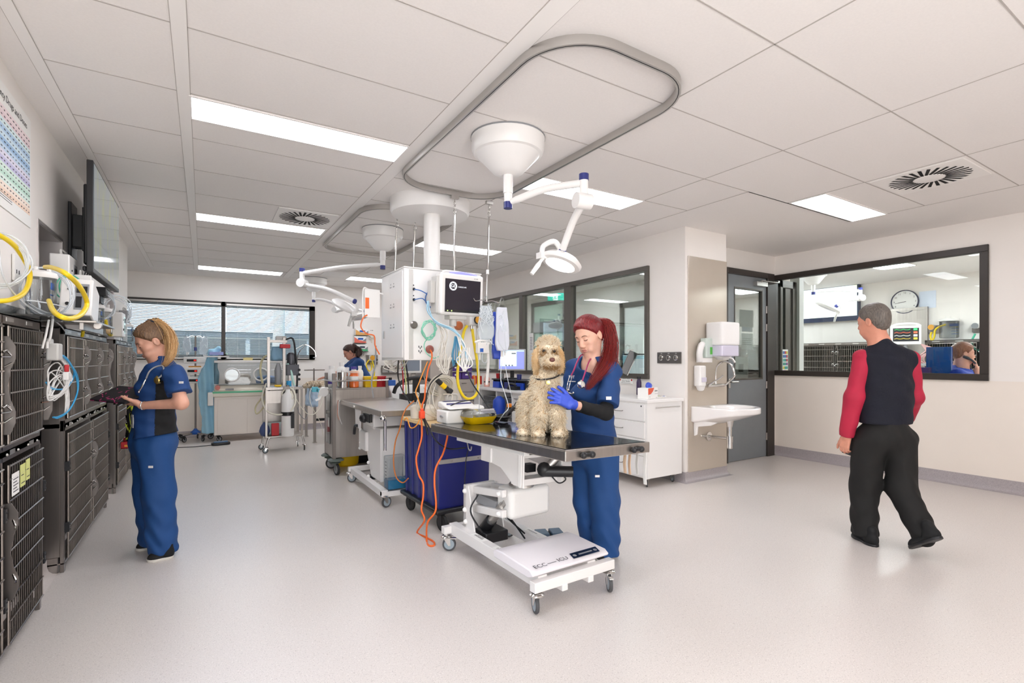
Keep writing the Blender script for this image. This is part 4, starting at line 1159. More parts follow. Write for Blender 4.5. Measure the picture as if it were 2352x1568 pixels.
# ================================================================== EXAMINATION TABLE, BIN, STAINLESS TABLE AND TROLLEY
M_wheelhub = mat('wheel_hub', '9AA6AE', .4)
M_tyre = mat('grey_tyre', '4A4A4C', .6)
def caster(parent, x, y, top, r, sw=0., tyre=M_tyre, fork=M_chrome, brake=False, hub=M_wheelhub):
    """swivel caster standing on z=0, stem reaching up to top"""
    T = TR((x, y, 0), sw)
    w_ = r * .36
    b = B(); b.T = T
    b.cyl((0, 0, r * 2 + .005), (0, 0, top), r * .38, n=14)
    b.lathe([(r * .75, r * 2.02), (r * .8, r * 2.1), (r * .6, r * 2.3), (r * .3, r * 2.35)], None, 18)
    for s_ in (-1, 1):
        b.prism([(-r * .55, r * 2.05), (r * .5, r * 2.05), (-r * .28, r * .78), (-r * .62, r * .78)], s_ * (w_ * .62) - .002, s_ * (w_ * .62) + .002, Mx(((1, 0, 0, 0), (0, 0, 1, 0), (0, 1, 0, 0), (0, 0, 0, 1))))
    if brake: b.box(-r * 1.5, -w_ * .6, r * 1.75, -r * .4, w_ * .6, r * 1.9)
    c = b.done('caster', fork, parent, sm=40)
    ax = Mx(((1, 0, 0, -r * .42), (0, 0, 1, 0), (0, 1, 0, r), (0, 0, 0, 1)))
    b = B(); b.T = T
    b.lathe([(r * .72, -w_ / 2), (r * .95, -w_ / 2), (r, -w_ * .3), (r, w_ * .3), (r * .95, w_ / 2), (r * .72, w_ / 2)], ax, 24)
    b.done('tyre', tyre, c, sm=40)
    b = B(); b.T = T
    b.lathe([(r * .74, -w_ * .52), (r * .3, -w_ * .56), (.004, -w_ * .58)], ax, 20); b.lathe([(.004, w_ * .58), (r * .3, w_ * .56), (r * .74, w_ * .52)], ax, 20)
    b.done('hub', hub, c, sm=40)
    return c
M_tabletop = mat('black_wet_vinyl', '17181B', .1, spec=.6, bump=.05, bscale=12)
M_frame = mat('white_frame', 'E6E3E1', .35)
# --- examination table (sloping slightly)
et = thing('examination_table', 'wheeled examination table with black top, steel edge and white lifting base', 'table', (1.745, 2.72, 0), R(2))
inv = et.matrix_basis.inverted() if False else (Mx.Translation((1.745, 2.72, 0)) @ Mx.Rotation(R(2), 4, 'Z')).inverted()
TT = inv @ Mx.Translation((1.804, 2.739, .879)) @ Mx.Rotation(.0639, 4, 'Z') @ Mx.Rotation(.0307, 4, 'Y') @ Mx.Rotation(-.0156, 4, 'X')
W2, L2 = .32, .747
b = B(); b.T = TT
b.box(-W2, -L2, -.059, W2, L2, -.006)
for q in ((-W2, -L2, W2, -L2 + .012), (-W2, L2 - .012, W2, L2), (-W2, -L2, -W2 + .012, L2), (W2 - .012, -L2, W2, L2)): b.box(q[0], q[1], -.01, q[2], q[3], .0)
b.done('table_top', M_steel, et, sm=0, bev=.004)
b = B(); b.T = TT; b.box(-W2 + .02, -L2 + .02, -.006, W2 - .02, L2 - .02, .0015)
b.done('black_mat', M_tabletop, et, sm=0, bev=.001)
b = B(); b.T = TT
for x in (-.18, .2):
    b.cyl((x - .028, -L2 - .014, -.032), (x + .028, -L2 - .014, -.032), .011, n=12); b.ball((x - .03, -L2 - .016, -.032), .018, 10); b.ball((x + .03, -L2 - .016, -.032), .018, 10)
b.done('tie_cleat', M_black, et)
b = B(); b.T = TT
b.box(-.24, -.3, -.1, -.2, .5, -.06); b.box(.2, -.3, -.1, .24, .5, -.06); b.box(-.24, .1, -.085, .24, .16, -.06)
b.done('top_rail', M_white, et, sm=0, bev=.003)
# base, in the thing's own frame (x across, y along)
b = B()
b.box(-.29, -.555, .125, .29, -.505, .18); b.box(-.29, .515, .125, .27, .565, .175)
b.box(-.235, -.51, .115, -.175, .55, .19); b.box(.12, -.51, .115, .18, .55, .19)
for x in (-.09, .1): b.box(x - .02, -.56, .095, x + .02, -.5, .13)
b.done('base_frame', M_frame, et, sm=0, bev=.004)
b = B()
for x in (-.18, .05):
    T = Mx(((0, 0, 1, x), (1, 0, 0, 0), (0, 1, 0, 0), (0, 0, 0, 1)))
    b.prism([(.28, .18), (.44, .18), (.44, .48), (.37, .48)], 0, .012, T)
b.box(-.18, .4, .18, .06, .44, .48)
b.done('pivot_bracket', M_frame, et, sm=0, bev=.004)
for nm, z0, z1 in (('lift_arm', .44, .52), ('lift_arm', .31, .39)):
    b = B()
    for x in (-.125, .02):
        T = Mx(((0, 0, 1, x), (1, 0, 0, 0), (0, 1, 0, 0), (0, 0, 0, 1)))
        b.prism([(.41, z0 - .025), (.41, z0 + .025), (.02, z1 - .0), (.02, z1 - .05)], 0, .035, T)
    b.done(nm, M_frame, et, sm=0, bev=.006)
b = B(); b.box(-.1, .14, .34, .02, .4, .4, TR((0, 0, .015), 0)); b.done('arm_cover', M_greyp, et, sm=0)
b = B(); b.box(-.085, -.02, .325, .235, .16, .52); b.done('lift_housing', M_white2, et, bev=.03, seg=4)
b = B()
for y, z in ((.41, .44), (.41, .31), (.06, .49), (.06, .36), (.4, .23)): b.ball((-.184 if y > .1 else -.128, y, z), .017, 12)
b.done('pivot_cap', M_white, et)
b = B(); b.lathe([(.085, .56), (.085, .575), (.07, .585)], TR((.06, .07, -.045)), 24); b.done('turntable', M_alum, et)
b = B(); b.T = TT
for x in (-.2, .1):
    T = Mx(((0, 0, 1, x), (1, 0, 0, 0), (0, 1, 0, 0), (0, 0, 0, 1)))
    b.prism([(.12, -.1), (.12, -.2), (.0, -.215), (-.14, -.3), (-.24, -.3), (-.24, -.1)], 0, .012, T)
b.box(-.19, -.2, -.3, .1, -.1, -.26); b.box(-.21, .1, -.2, -.15, .22, -.06); b.box(-.19, -.22, -.13, .2, .14, -.11)
b.done('tilt_head', M_frame, et, sm=0, bev=.004)
b = B(); b.T = TT
T = Mx(((0, 0, 1, -.212), (1, 0, 0, 0), (0, 1, 0, 0), (0, 0, 0, 1)))
b.prism(rrect(.03, .22, .015, 4, -.22, -.19), 0, .008, T)
b.done('slotted_arc', M_white, et, sm=0, bev=.002)
b = B(); b.T = TT
b.cyl((.1, -.24, -.11), (.02, -.18, -.22), .026, n=14); b.done('tilt_actuator', M_alum, et)
b = B(); b.T = TT; b.cyl((.0, -.2, -.225), (.14, -.3, -.225), .034, n=18); b.ball((.0, -.19, -.215), .046, 12); b.box(-.08, -.12, -.24, -.01, -.06, -.19); b.tube(cr([(.02, -.22, -.24), (.05, -.27, -.29), (.09, -.29, -.27), (.08, -.27, -.24)], 5), .005, 6); b.done('actuator_motor', M_black, et)
b = B(); b.cyl((-.08, .3, .2), (-.08, .08, .4), .03, n=14); b.cyl((-.08, .12, .36), (-.08, .05, .43), .02, n=12); b.done('lift_actuator', M_alum, et)
b = B(); b.cyl((-.08, .34, .165), (-.08, .22, .275), .04, n=14); b.box(-.14, .2, .12, .04, .36, .19); b.done('control_box', M_black, et, bev=.008)
b = B()
for s_ in ((-.14, .25, .19, -.2, .3, .33, -.12, .34, .42), (.03, .2, .3, .06, .12, .22, .05, .02, .18), (.02, .3, .35, .05, .22, .26, .07, .05, .2)): b.tube(cr([s_[0:3], s_[3:6], s_[6:9]], 6), .006, 6)
b.done('lift_cable', M_black, et, sm=60)
for y in (-.18, .1): 
    b = B(); b.box(-.228, y, .1905, -.182, y + .16, .1915); b.done('warning_label', M_paper, et, sm=0)
    b = B(); text(b, 'WARNING', .022, TR((-.205, y + .08, .1918), R(90))); text(b, 'PINCH POINT', .014, TR((-.19, y + .08, .1918), R(90))); b.done('label_lettering', M_print, et, sm=0)
for y in (.0, .3):
    b = B(); b.box(.125, y, .1905, .172, y + .14, .1915); b.done('warning_label', M_paper, et, sm=0)
    b = B(); text(b, 'WARNING', .022, TR((.148, y + .07, .1918), R(90))); b.done('label_lettering', M_print, et, sm=0)
caster(et, -.262, -.53, .13, .052, R(250)); caster(et, .262, -.53, .13, .052, R(60), brake=True)
caster(et, -.262, .54, .13, .048, R(150), brake=True); caster(et, .24, .54, .13, .048, R(140))
# --- scale platform on the base
so = thing('weighing_scale', 'white weighing platform lying on the base of the examination table', 'scale', (1.735, 2.375, .19), R(2))
b = B()
pr_ = [(-.19, .0), (.15, .0), (.195, .018), (.2, .03), (.17, .048), (-.1, .055), (-.17, .05), (-.2, .03)]
b.prism([(-y, z) for y, z in pr_], -.275, .275, Mx(((0, 0, 1, 0), (1, 0, 0, 0), (0, 1, 0, .002), (0, 0, 0, 1))))
b.done('platform', mat('scale_white', 'E6E1E5', .35), so, sm=30, bev=.012, seg=3)
Ts = Mx.Translation((.12, -.155, .053)) @ Mx.Rotation(R(7), 4, 'X')
b = B(); b.add([(-.1, -.028, .0), (.1, -.028, .0), (.115, .028, .0), (-.085, .028, .0)], [(0, 1, 2, 3)], Ts); b.done('display', mat('navy_display', '1D2538', .2), so, sm=0)
b = B()
for x in (-.07, .085): b.lathe([(.012, .0006), (.009, .001), (.0, .0012)], Ts @ TR((x, -.002, 0)), 12)
b.box(-.04, -.008, .0006, .06, .004, .0009, Ts)
b.done('display_keys', M_greyp, so, sm=0)
b = B(); text(b, 'ECC', .045, Mx.Translation((-.2, -.165, .0535)) @ Mx.Rotation(R(6), 4, 'X')); text(b, 'ICU', .045, Mx.Translation((-.04, -.16, .0535)) @ Mx.Rotation(R(6), 4, 'X')); b.box(-.15, -.166, .0525, -.09, -.164, .054)
b.done('lettering', M_print, so, sm=0)
# foot pedal behind the beam
o = thing('foot_pedal', 'double blue grey foot pedal on the floor behind the examination table', 'foot pedal', at_z(1252, 1240, .0) + V((.05, .02, 0)), R(-20))
b = B(); b.box(-.11, -.07, 0, .11, .07, .03); b.done('base', M_black, o, bev=.006)
for x in (-.055, .055):
    b = B(); b.box(x - .045, -.06, .03, x + .045, .06, .055, TR((0, 0, 0), 0)); b.done('pedal', mat('blue_grey_plastic', '4E6478', .45), o, bev=.006)

# --- blue truck bin
bn = thing('blue_bin_truck', 'tall dark blue ribbed bin truck on black wheels', 'bin', (1.79, 4.0, 0), R(1.5))
M_bin = mat('bin_blue', '171F6C', .28, spec=.6)
b = B()
hx, hy, z0, z1 = .232, .365, .17, .8
path = []
ribs = 5
def ribside(p0, p1, n, d):
    """zig-zag of shallow ribs from p0 to p1"""
    p0, p1 = V(p0), V(p1); u = p1 - p0; nn = V((u.y, -u.x)).normalized() * d
    out_ = [p0]
    for k in range(n):
        a, c = (k + .12) / n, (k + .88) / n
        out_ += [p0 + u * a, p0 + u * (a + .05 / n) + nn, p0 + u * (c - .05 / n) + nn, p0 + u * c]
    return [tuple(q) for q in out_]
path = ribside((-hx, hy), (-hx, -hy), 5, -.012) + [(-hx, -hy), (hx, -hy)] + ribside((hx, -hy), (hx, hy), 5, -.012) + [(hx, hy)]
b.loft([[(x * .97, y * .97, z0) for x, y in path], [(x, y, z1) for x, y in path]])
b.done('body', M_bin, bn, sm=0, bev=.004)
b = B(); b.box(-hx - .03, -hy - .03, .14, hx + .03, hy + .03, .175); b.done('chassis', M_black, bn, bev=.012)
b = B(); b.box(-hx * .98, -hy - .008, .53, hx, -hy - .0, .565); b.done('steel_strip', M_alum, bn, sm=0, bev=.002)
b = B()
for x in (-.12, .12): b.ball((x, -hy - .008, .548), .006, 8)
b.done('rivet', M_steeld, bn)
b = B(); b.tube(cr([(.02, -hy - .004, .68), (.02, -hy - .03, .63), (.035, -hy - .035, .62), (.045, -hy - .03, .65)], 5), .005, 6); b.done('hook', M_alum, bn, sm=60)
for x, y in ((-.2, -.33), (.2, -.33), (-.2, .33), (.2, .33)):
    caster(bn, x, y, .15, .066, R(100), tyre=M_rubber, fork=M_black, hub=M_black)
b = B(); b.box(-hx - .02, -hy - .02, 0, hx + .03, hy + .02, .032)
o = b.done('wooden_board', M_wood, sm=0, bev=.006); o.location = (1.79, 4.0, .805); o.rotation_euler = (0, 0, R(1.5))
tag(o, 'pale pine board lying across the top of the blue bin', 'board')
BT = .84
# grey machine, coil and clutter on the board
gm = thing('suction_unit', 'beige grey machine with sloping sides standing on the wooden board', 'medical device', (1.83, 4.1, BT))
b = B()
b.loft([[(x * sx, y * sy, z) for x, y in rrect(.36, .3, .05, 4)] for sx, sy, z in ((1, 1, 0), (1, 1, .07), (.9, .9, .09), (.62, .7, .2), (.5, .6, .3), (.42, .5, .36))])
M_beige = mat('beige_grey', 'C4BDB2', .4)
b.done('case', M_beige, gm, bev=.006)
b = B(); b.box(-.06, -.145, .1, .05, -.115, .2, TR((0, 0, 0), 0)); b.tube(cr([(-.05, -.16, .16), (-.04, -.17, .21), (.04, -.17, .21), (.05, -.16, .16)], 5), .008, 6); b.done('front_bracket', M_ltgrey, gm, bev=.01)
b = B(); b.lathe([(.06, 0), (.065, .02), (.065, .1), (.04, .13)], TR((-.2, -.1, 0)), 18); b.lathe([(.05, 0), (.055, .1), (.03, .12)], TR((-.24, .06, 0)), 18); b.done('filter_pot', M_cream, gm)
r_ = random.Random(12)
b = B()
cc = at_d(1012, 885, 4.32) 
for k in range(8):
    q = .075 + r_.uniform(-.02, .03); ph = r_.uniform(0, 6)
    b.tube([cc + V((q * 1.25 * math.cos(a + ph) + .006 * math.sin(3 * a + k), -.03 + .01 * k - .035 * math.sin(a + ph), q * math.sin(a + ph))) for a in np.linspace(0, 2 * math.pi, 30, endpoint=False)], .0048, 6, closed=True)
tag(b.done('cable_coil', mat('beige_cable', 'D5CEC0', .45), sm=60), 'coil of beige cable resting on the sloping grey machine', 'cable')
o = thing('torch', 'black and yellow torch tucked into the beige cable coil', 'torch', cc + V((.0, -.06, .0)))
T = toward((-.06, 0, .05), (.12, 0, -.1))
b = B(); b.lathe([(.02, 0), (.022, .03), (.022, .13), (.028, .15), (.028, .17)], T, 14); b.done('barrel', M_black, o)
b = B(); b.lathe([(.0225, .05), (.0228, .1)], T, 14, cap=False); b.done('yellow_band', M_yellowp, o)
for k in range(3):
    pass
b = B()
for k in range(10):
    p0 = V((1.66 + r_.uniform(-.08, .1), 3.9 + r_.uniform(-.1, .3), BT + .01))
    b.tube(cr([p0 + V((0, .1, .3 + r_.uniform(-.1, .05))), p0 + V((r_.uniform(-.08, .05), 0, .2)), p0 + V((r_.uniform(-.08, .05), -.06, .08)), p0 + V((.08, -.1, .006)), p0 + V((.2, -.12 + r_.uniform(-.05, .05), .02)), p0 + V((.3, -.05, .006))], 6), .0045, 6)
tag(b.done('cable_tangle', MATS['beige_cable'], sm=60), 'tangle of beige cables spilling over the wooden board around the grey machine', 'cables')
def crumple(name, label, c, d, m, seed, res=.008, cat='cloth'):
    def fn(p):
        return sbox(p, (0, 0, d[2] / 2), (d[0] / 2, d[1] / 2, d[2] / 2), .03) + fold(p, .016, 22, seed) + .12 * np.maximum(p[:, 2], 0) - .01
    o = soft(name, fn, (-d[0], -d[1], -.03), (d[0], d[1], d[2] * 1.6), res, m, smooth=1)
    o.location = c
    return tag(o, label, cat)
crumple('paper_towels', 'crumpled heap of white paper towels on the wooden board', (1.86, 3.78, BT + .002), (.3, .22, .13), M_paper, 4, cat='paper')
b = B(); b.lathe([(.03, 0), (.04, .02), (.035, .05), (.01, .06)], None, 14); o = b.done('teal_cap', mat('teal_plastic', '3E6E80', .4)); o.location = (1.87, 3.72, BT + .001); tag(o, 'small teal plastic cap beside the paper towel heap', 'cap')
# white device and yellow tray on the table
def on_top(u, v): 
    return at_z(u, v, .872)
o = thing('warming_unit', 'white boxy device with dark label strip at the far end of the examination table', 'medical device', (1.655, 3.47, .872), R(2))
b = B(); b.box(-.13, -.08, 0, .1, .1, .1); b.prism([(-.1, .11), (.1, .11), (.1, .16), (.04, .16)], -.12, .13, Mx(((0, 0, 1, 0), (1, 0, 0, 0), (0, 1, 0, 0), (0, 0, 0, 1)))); b.done('case', M_white2, o, bev=.012)
b = B(); b.box(-.1, .03, .161, .11, .06, .163); b.box(-.1, -.02, .14, .11, -.015, .15); b.done('label_strip', mat('indigo_label', '4B4A7C', .4), o, sm=0)
b = B(); b.tube(cr([(-.133, -.02, .05), (-.14, .0, .06), (-.133, .02, .05)], 4), .006, 6); b.done('socket', M_greyp, o)
b = B(); b.tube(cr([(-.08, -.03, .13), (-.02, -.07, .16), (.1, -.06, .17), (.14, 0, .15)], 6), .004, 6); b.done('lead', M_black, o, sm=60)
tc = (1.76, 3.32, .874)
o = thing('instrument_tray', 'yellow tray with clear lid on the examination table', 'tray', tc, R(4))
b = B()
def rr(wx, wy, z, r=.03): return [(x, y, z) for x, y in rrect(wx, wy, r, 4)]
b.loft([rr(.19, .11, 0), rr(.2, .12, .004), rr(.25, .16, .055), rr(.24, .15, .055), rr(.19, .11, .006)]); b.done('tray', M_yellowp, o, sm=40)
b = B(); b.loft([rr(.252, .162, .055), rr(.235, .15, .09), rr(.225, .14, .1)]); b.done('lid', M_clear, o, sm=40)
b = B(); b.box(-.02, -.082, .062, .1, -.078, .095, TR((0, .002, 0), 0, R(-12))); b.done('label', mat('grey_label', 'CFCBD0', .5), o, sm=0)
r_ = random.Random(21)
b = B()
c0 = V((1.975, 3.36, .903))
for k in range(9):
    q = .055 + .004 * k
    b.tube([c0 + V((q * math.cos(a), q * .8 * math.sin(a), .01 * math.sin(2 * a + k) + .004 * k - .02)) for a in np.linspace(0, 2 * math.pi, 22, endpoint=False)], .0065, 6, closed=True)
tag(b.done('black_cable_coil', M_black, sm=60), 'coil of black cable on the examination table behind the dog', 'cable')
o = thing('clipper_handset', 'dark handset with orange clip standing in the black cable coil', 'handset', c0 + V((.06, .02, .0)))
b = B(); b.tube(cr([(0, 0, 0), (.03, 0, .04), (.06, 0, .06), (.09, .0, .06)], 5), .022, 10); b.tube(cr([(.06, 0, .06), (.1, 0, .11), (.12, 0, .07), (.08, 0, .05)], 5), .005, 6); b.done('body', M_black, o, sm=60)
b = B(); b.box(.01, -.015, .07, .045, .01, .1); b.done('orange_clip', mat('orange_plastic', 'EE8A20', .4), o, bev=.004)
hose('drip_line', [at_d(1153, 828, 4.15), at_d(1150, 870, 4.05), at_d(1160, 905, 3.9), at_d(1168, 935, 3.75), at_d(1157, 950, 3.68), at_z(1145, 968, .885)], .0035, M_tubing, 'thin drip line falling from the milky bag to the black coil', 'tubing')
hose('drip_line', [at_d(1160, 835, 4.15), at_d(1166, 870, 4.1), at_d(1174, 905, 4.1), at_d(1176, 925, 4.1), at_d(1168, 943, 4.1)], .003, M_tubing, 'loose loop of drip line hanging behind the dog', 'tubing')

# --- stainless table behind the bin
st = thing('stainless_table', 'bare stainless steel table on a white lifting base, behind the blue bin', 'table', (1.68, 5.2, 0), 0)
b = B(); b.box(-.31, -.74, .83, .31, .84, .885); b.done('table_top', M_steel, st, sm=0, bev=.004)
b = B(); b.box(-.32, .2, .845, -.31, .83, .865); b.done('side_rail', M_alum, st, sm=0)
b = B()
b.box(-.3, -.73, .1, -.05, -.67, .15); b.box(-.32, .4, .12, .2, .45, .17); b.box(-.3, -.72, .1, -.24, .45, .16)
b.box(.0, -.7, .1, .06, .43, .16)
b.done('base_frame', M_frame, st, sm=0, bev=.004)
for x, y, sw in ((-.27, -.71, 200), (-.3, .43, 160), (.15, -.69, 20), (.16, .42, 40)): caster(st, x, y, .13, .05, R(sw), brake=True)
b = B()
T = Mx(((0, 0, 1, 0), (1, 0, 0, 0), (0, 1, 0, 0), (0, 0, 0, 1)))
b.prism([(-.42, .16), (-.1, .16), (.2, .58), (.2, .68), (-.42, .68)], -.22, .2, T); b.box(-.25, .0, .4, .22, .26, .6)
b.done('lift_housing', M_frame, st, bev=.012)
b = B(); b.box(-.28, -.4, .7, .22, .0, .83); b.prism([(.02, .62), (.2, .66), (.22, .83), (.0, .83)], -.3, -.29, T); b.box(-.24, -.25, .66, .2, -.15, .72); b.done('tilt_head', M_frame, st, sm=0, bev=.005)
b = B(); b.box(-.292, -.3, .73, -.28, -.12, .81); b.ball((-.29, -.1, .76), .05, 10); b.box(-.29, -.36, .74, -.281, -.31, .82); b.tube(cr([(-.3, .1, .66), (-.31, .17, .65), (-.31, .21, .56)], 5), .016, 8); b.done('tilt_lever', M_black, st, bev=.004)
b = B()
for y, z in ((.22, .6), (.22, .46), (-.08, .3), (-.08, .16), (.24, .4)): b.ball((-.24, y, z), .018, 10)
b.done('pivot_cap', M_white, st)
b = B(); b.cyl((-.28, -.755, .53), (-.28, -.755, .84), .014, n=12); b.ball((-.3, -.76, .82), .03, 10); b.done('rail_tube', M_chrome, st)
o = thing('foot_pedal', 'black double foot pedal on a white tray under the stainless table', 'foot pedal', at_z(850, 1108, 0) + V((0, .06, 0)), R(15))
b = B(); b.box(-.1, -.09, 0, .1, .09, .03); b.done('base', M_white2, o, bev=.005)
for x in (-.045, .05):
    b = B(); b.box(x - .038, -.075, .03, x + .038, .075, .06); b.done('pedal', M_black, o, bev=.008)
o = thing('waste_jar', 'clear collection jar with blue fluid on the stainless table base', 'jar', (1.52, 4.52, .16))
b = B(); b.box(-.09, -.07, 0, .09, .07, .3); b.done('jar', M_clear, o, bev=.01)
b = B(); b.box(-.085, -.065, .005, .085, .065, .09); b.done('blue_fluid', mat('blue_fluid', '3FA0D8', .15, alpha=.85), o, bev=.01)
b = B()
for k in range(6): b.box(-.093, -.02, .1 + .03 * k, -.09, .01, .104 + .03 * k)
b.done('graduation', M_print, o, sm=0)

# --- stainless trolley with bottles
tl = thing('steel_trolley', 'tall stainless steel trolley cabinet on dark wheels with railed top', 'trolley', (1.62, 6.28, 0), 0)
hx, hy = .33, .225
b = B(); b.box(-hx, -hy, .2, hx, hy, 1.0); b.box(-hx, -hy, 1.0, hx, hy, 1.015); b.done('cabinet', M_steel, tl, sm=0, bev=.004)
b = B()
for x in (-hx, hx - .03):
    for y in (-hy, hy - .03): b.box(x - .004, y - .004, .17, x + .034, y + .034, 1.19 if x < 0 else 1.13)
b.done('corner_post', M_steeld, tl, sm=0, bev=.002)
b = B(); b.cyl((-hx, -hy, 1.1), (hx, -hy, 1.1), .009, n=10); b.cyl((-hx, hy, 1.1), (hx, hy, 1.1), .009, n=10); b.cyl((-hx, -hy, 1.1), (-hx, hy, 1.1), .009, n=10); b.done('rail', M_chrome, tl)
for x, y, sw in ((-.29, -.19, 100), (-.29, .19, 170), (.29, -.19, 90), (.29, .19, 80)):
    c = caster(tl, x, y, .19, .068, R(sw), tyre=M_rubber, fork=mat('green_grey', '5C6660', .45), hub=M_greyp)
b = B()
for x, y in ((-.29, -.19), (-.29, .19), (.29, -.19), (.29, .19)): b.lathe([(.09, .165), (.092, .175), (.07, .19)], TR((x, y, 0)), 24)
b.done('bumper', MATS['green_grey'], tl)
b = B(); b.box(-hx - .012, -.1, .35, -hx - .004, .12, .95); b.done('side_pocket', M_clear, tl, sm=0)
b = B(); b.box(-hx - .014, -.09, .55, -hx - .013, .0, .66); b.done('side_label', M_ltgrey, tl, sm=0)
TZ = 1.016
def bottle(label, x, y, r, h_, m, cap_, neck=.35, z=TZ, name='bottle', capr=None, band=None, bandm=None):
    o = thing(name, label, 'bottle', (x, y, z))
    b = B(); b.lathe([(r * .9, 0), (r, .006), (r, h_ * .68), (r * .8, h_ * .78), (r * neck, h_ * .85), (r * neck, h_ * .9)], None, 20); b.done('bottle', m, o)
    b = B(); b.lathe([((capr or r * neck * 1.25), h_ * .87), ((capr or r * neck * 1.25), h_), (.001, h_)], None, 16); b.done('cap', cap_, o)
    if band:
        b = B(); b.lathe([(r * 1.01, h_ * band[0]), (r * 1.01, h_ * band[1])], None, 20, cap=False); b.done('label_band', bandm, o)
    return o
o = thing('swab_canister', 'chrome lidded canister at the corner of the steel trolley top', 'canister', (1.42, 6.14, TZ))
b = B(); b.lathe([(.055, 0), (.058, .01), (.058, .17)], None, 28); b.done('canister', M_chrome, o)
b = B(); b.lathe([(.061, .165), (.061, .185), (.03, .19), (.012, .192), (.012, .205), (.001, .206)], None, 28); b.done('lid', M_chrome, o)
bottle('white bottle with purple band standing behind the chrome canister', 1.345, 6.38, .045, .26, M_white2, M_white2, .6, band=(.15, .3), bandm=mat('purple_band', '54409A', .5))
bottle('big white bottle with white cap behind the chrome canister', 1.46, 6.36, .06, .3, M_white2, M_white2, .4)
bottle('white bottle with purple cap between the chrome canister and the orange jar', 1.6, 6.33, .048, .25, M_white2, mat('purple_cap', '4A3F98', .4), .6)
bottle('orange jar with white label on the steel trolley', 1.555, 6.15, .055, .2, mat('orange_liquid', 'F07028', .25, coat=.4), mat('pale_orange', 'F3C9B4', .4), .75, band=(.45, .68), bandm=M_paper)
bottle('tall white bottle with narrow neck just before the yellow box', 1.64, 6.2, .04, .26, mat('white_translucent', 'F0EDE4', .3), M_white2, .45)
bottle('squat white bottle leaning behind the orange jar', 1.535, 6.4, .05, .24, M_white2, M_white2, .4)
for nm, x, w_, m, lab in (('yellow_box', 1.755, .155, M_yellowp, 'bright yellow open box on the steel trolley'), ('red_box', 1.88, .12, M_red, 'red lidded box at the end of the steel trolley')):
    o = thing('storage_box', lab, 'box', (x, 6.2, TZ))
    b = B(); b.loft([rr(w_ * .9, .15, 0, .008), rr(w_, .17, .12, .008)]); b.done('box', m, o, sm=30)
    b = B(); b.loft([rr(w_ * 1.04, .178, .108, .008), rr(w_ * 1.04, .178, .13, .008)]); b.done('rim', m, o, sm=30)
o = thing('rail_clamp', 'blue clamp on the end of the steel trolley rail', 'clamp', (1.975, 6.06, 1.05))
b = B(); b.box(-.03, -.03, -.02, .06, .03, .05); b.done('jaw', M_blue, o, bev=.006)
b = B(); b.cyl((0, -.0, .05), (0, 0, .08), .02, n=12); b.done('screw', M_black, o)
o = thing('tape_dispenser', 'white tape roll and teal clip hung on the side of the steel trolley', 'tape', (1.22, 6.25, .97))
b = B(); b.lathe([(.03, -.025), (.055, -.025), (.055, .025), (.03, .025)], toward((0, 0, 0), (0, 1, .3)), 24); b.tube(cr([(-.03, 0, -.04), (-.05, -.02, -.08), (-.09, -.02, -.1)], 5), .02, 6, flat=.15); b.done('roll', M_paper, o)
b = B(); b.box(-.13, -.02, .0, -.06, .02, .06); b.cyl((-.06, -.02, .02), (-.06, .03, .02), .025); b.done('clip', mat('teal_clip', '58B4C8', .4), o, bev=.006)
b = B(); b.box(-.06, -.01, .03, .055, .01, .05); b.done('bracket', M_alum, o, sm=0)
o = thing('paper_strip', 'pink edged paper strip hanging off the corner of the stainless table', 'paper strip', (1.357, 6.02, .86))
b = B(); b.tube(cr([(0, 0, .02), (-.015, -.005, -.04), (-.018, -.01, -.14), (-.0, -.015, -.21), (.02, -.015, -.26)], 6), .03, 6, flat=.1); b.done('strip', M_paper, o, sm=60)
b = B(); b.tube(cr([(-.02, -.012, .02), (-.025, -.012, -.04), (-.028, -.016, -.14), (-.01, -.02, -.21)], 6), .007, 6, flat=.3); b.done('pink_edge', mat('peach', 'F0A080', .6), o, sm=60)
o = thing('mop_bucket', 'yellow bucket on the floor beneath the steel trolley', 'bucket', (1.57, 6.6, 0))
b = B(); b.lathe([(.13, 0), (.15, .02), (.165, .19), (.155, .19), (.14, .03)], None, 28); b.done('bucket', M_yellowp, o)
o = thing('storage_tub', 'black tub on the floor beneath the steel trolley', 'tub', (1.93, 6.75, 0))
b = B(); b.loft([rr(.45, .3, 0, .03), rr(.5, .35, .17, .03), rr(.46, .31, .17, .03), rr(.42, .27, .02, .03)]); b.done('tub', M_black, o, sm=30)
# ================================================================== OUTDOORS BEYOND THE WIDE WINDOW
M_sub = mat('paving', 'B8B4AC', .9, var=.05, scale=2)
b = B(); b.box(-14, 10.6, -.3, 16, 40, -.02); struct(b.done('ground_outside', M_sub, sm=0))
bd = thing('outside_building', 'long slate blue building across the courtyard, seen through the wide window', 'building', (0, 19, 0))
M_slate = mat('slate_wall', '7F8C98', .8); M_fascia = mat('dark_fascia', '55616C', .7); M_pwhite = mat('outdoor_white', 'F2F2EE', .7)
b = B(); b.box(-8, 0, -.1, 7, .3, 2.1); b.done('wall', M_slate, bd, sm=0)
b = B(); b.box(-8.3, -1.4, 2.05, 7.3, -1.2, 2.2); b.done('fascia', M_fascia, bd, sm=0)
b = B(); b.add([(-8.3, -1.45, 2.2), (7.3, -1.45, 2.2), (7.3, 3, 3.6), (-8.3, 3, 3.6)], [(0, 1, 2, 3)]); b.box(-8.2, -1.2, 2.03, 7.2, .1, 2.06); b.done('roof', M_pwhite, bd, sm=0)
for x in (-6.5, -4.6, -2.5, -.6, .3, 1.9, 3.2, 4.3):
    b = B(); b.box(x, -.04, .5, x + .75, .0, 1.9); b.done('window', mat('outdoor_glass', '56636E', .2), bd, sm=0)
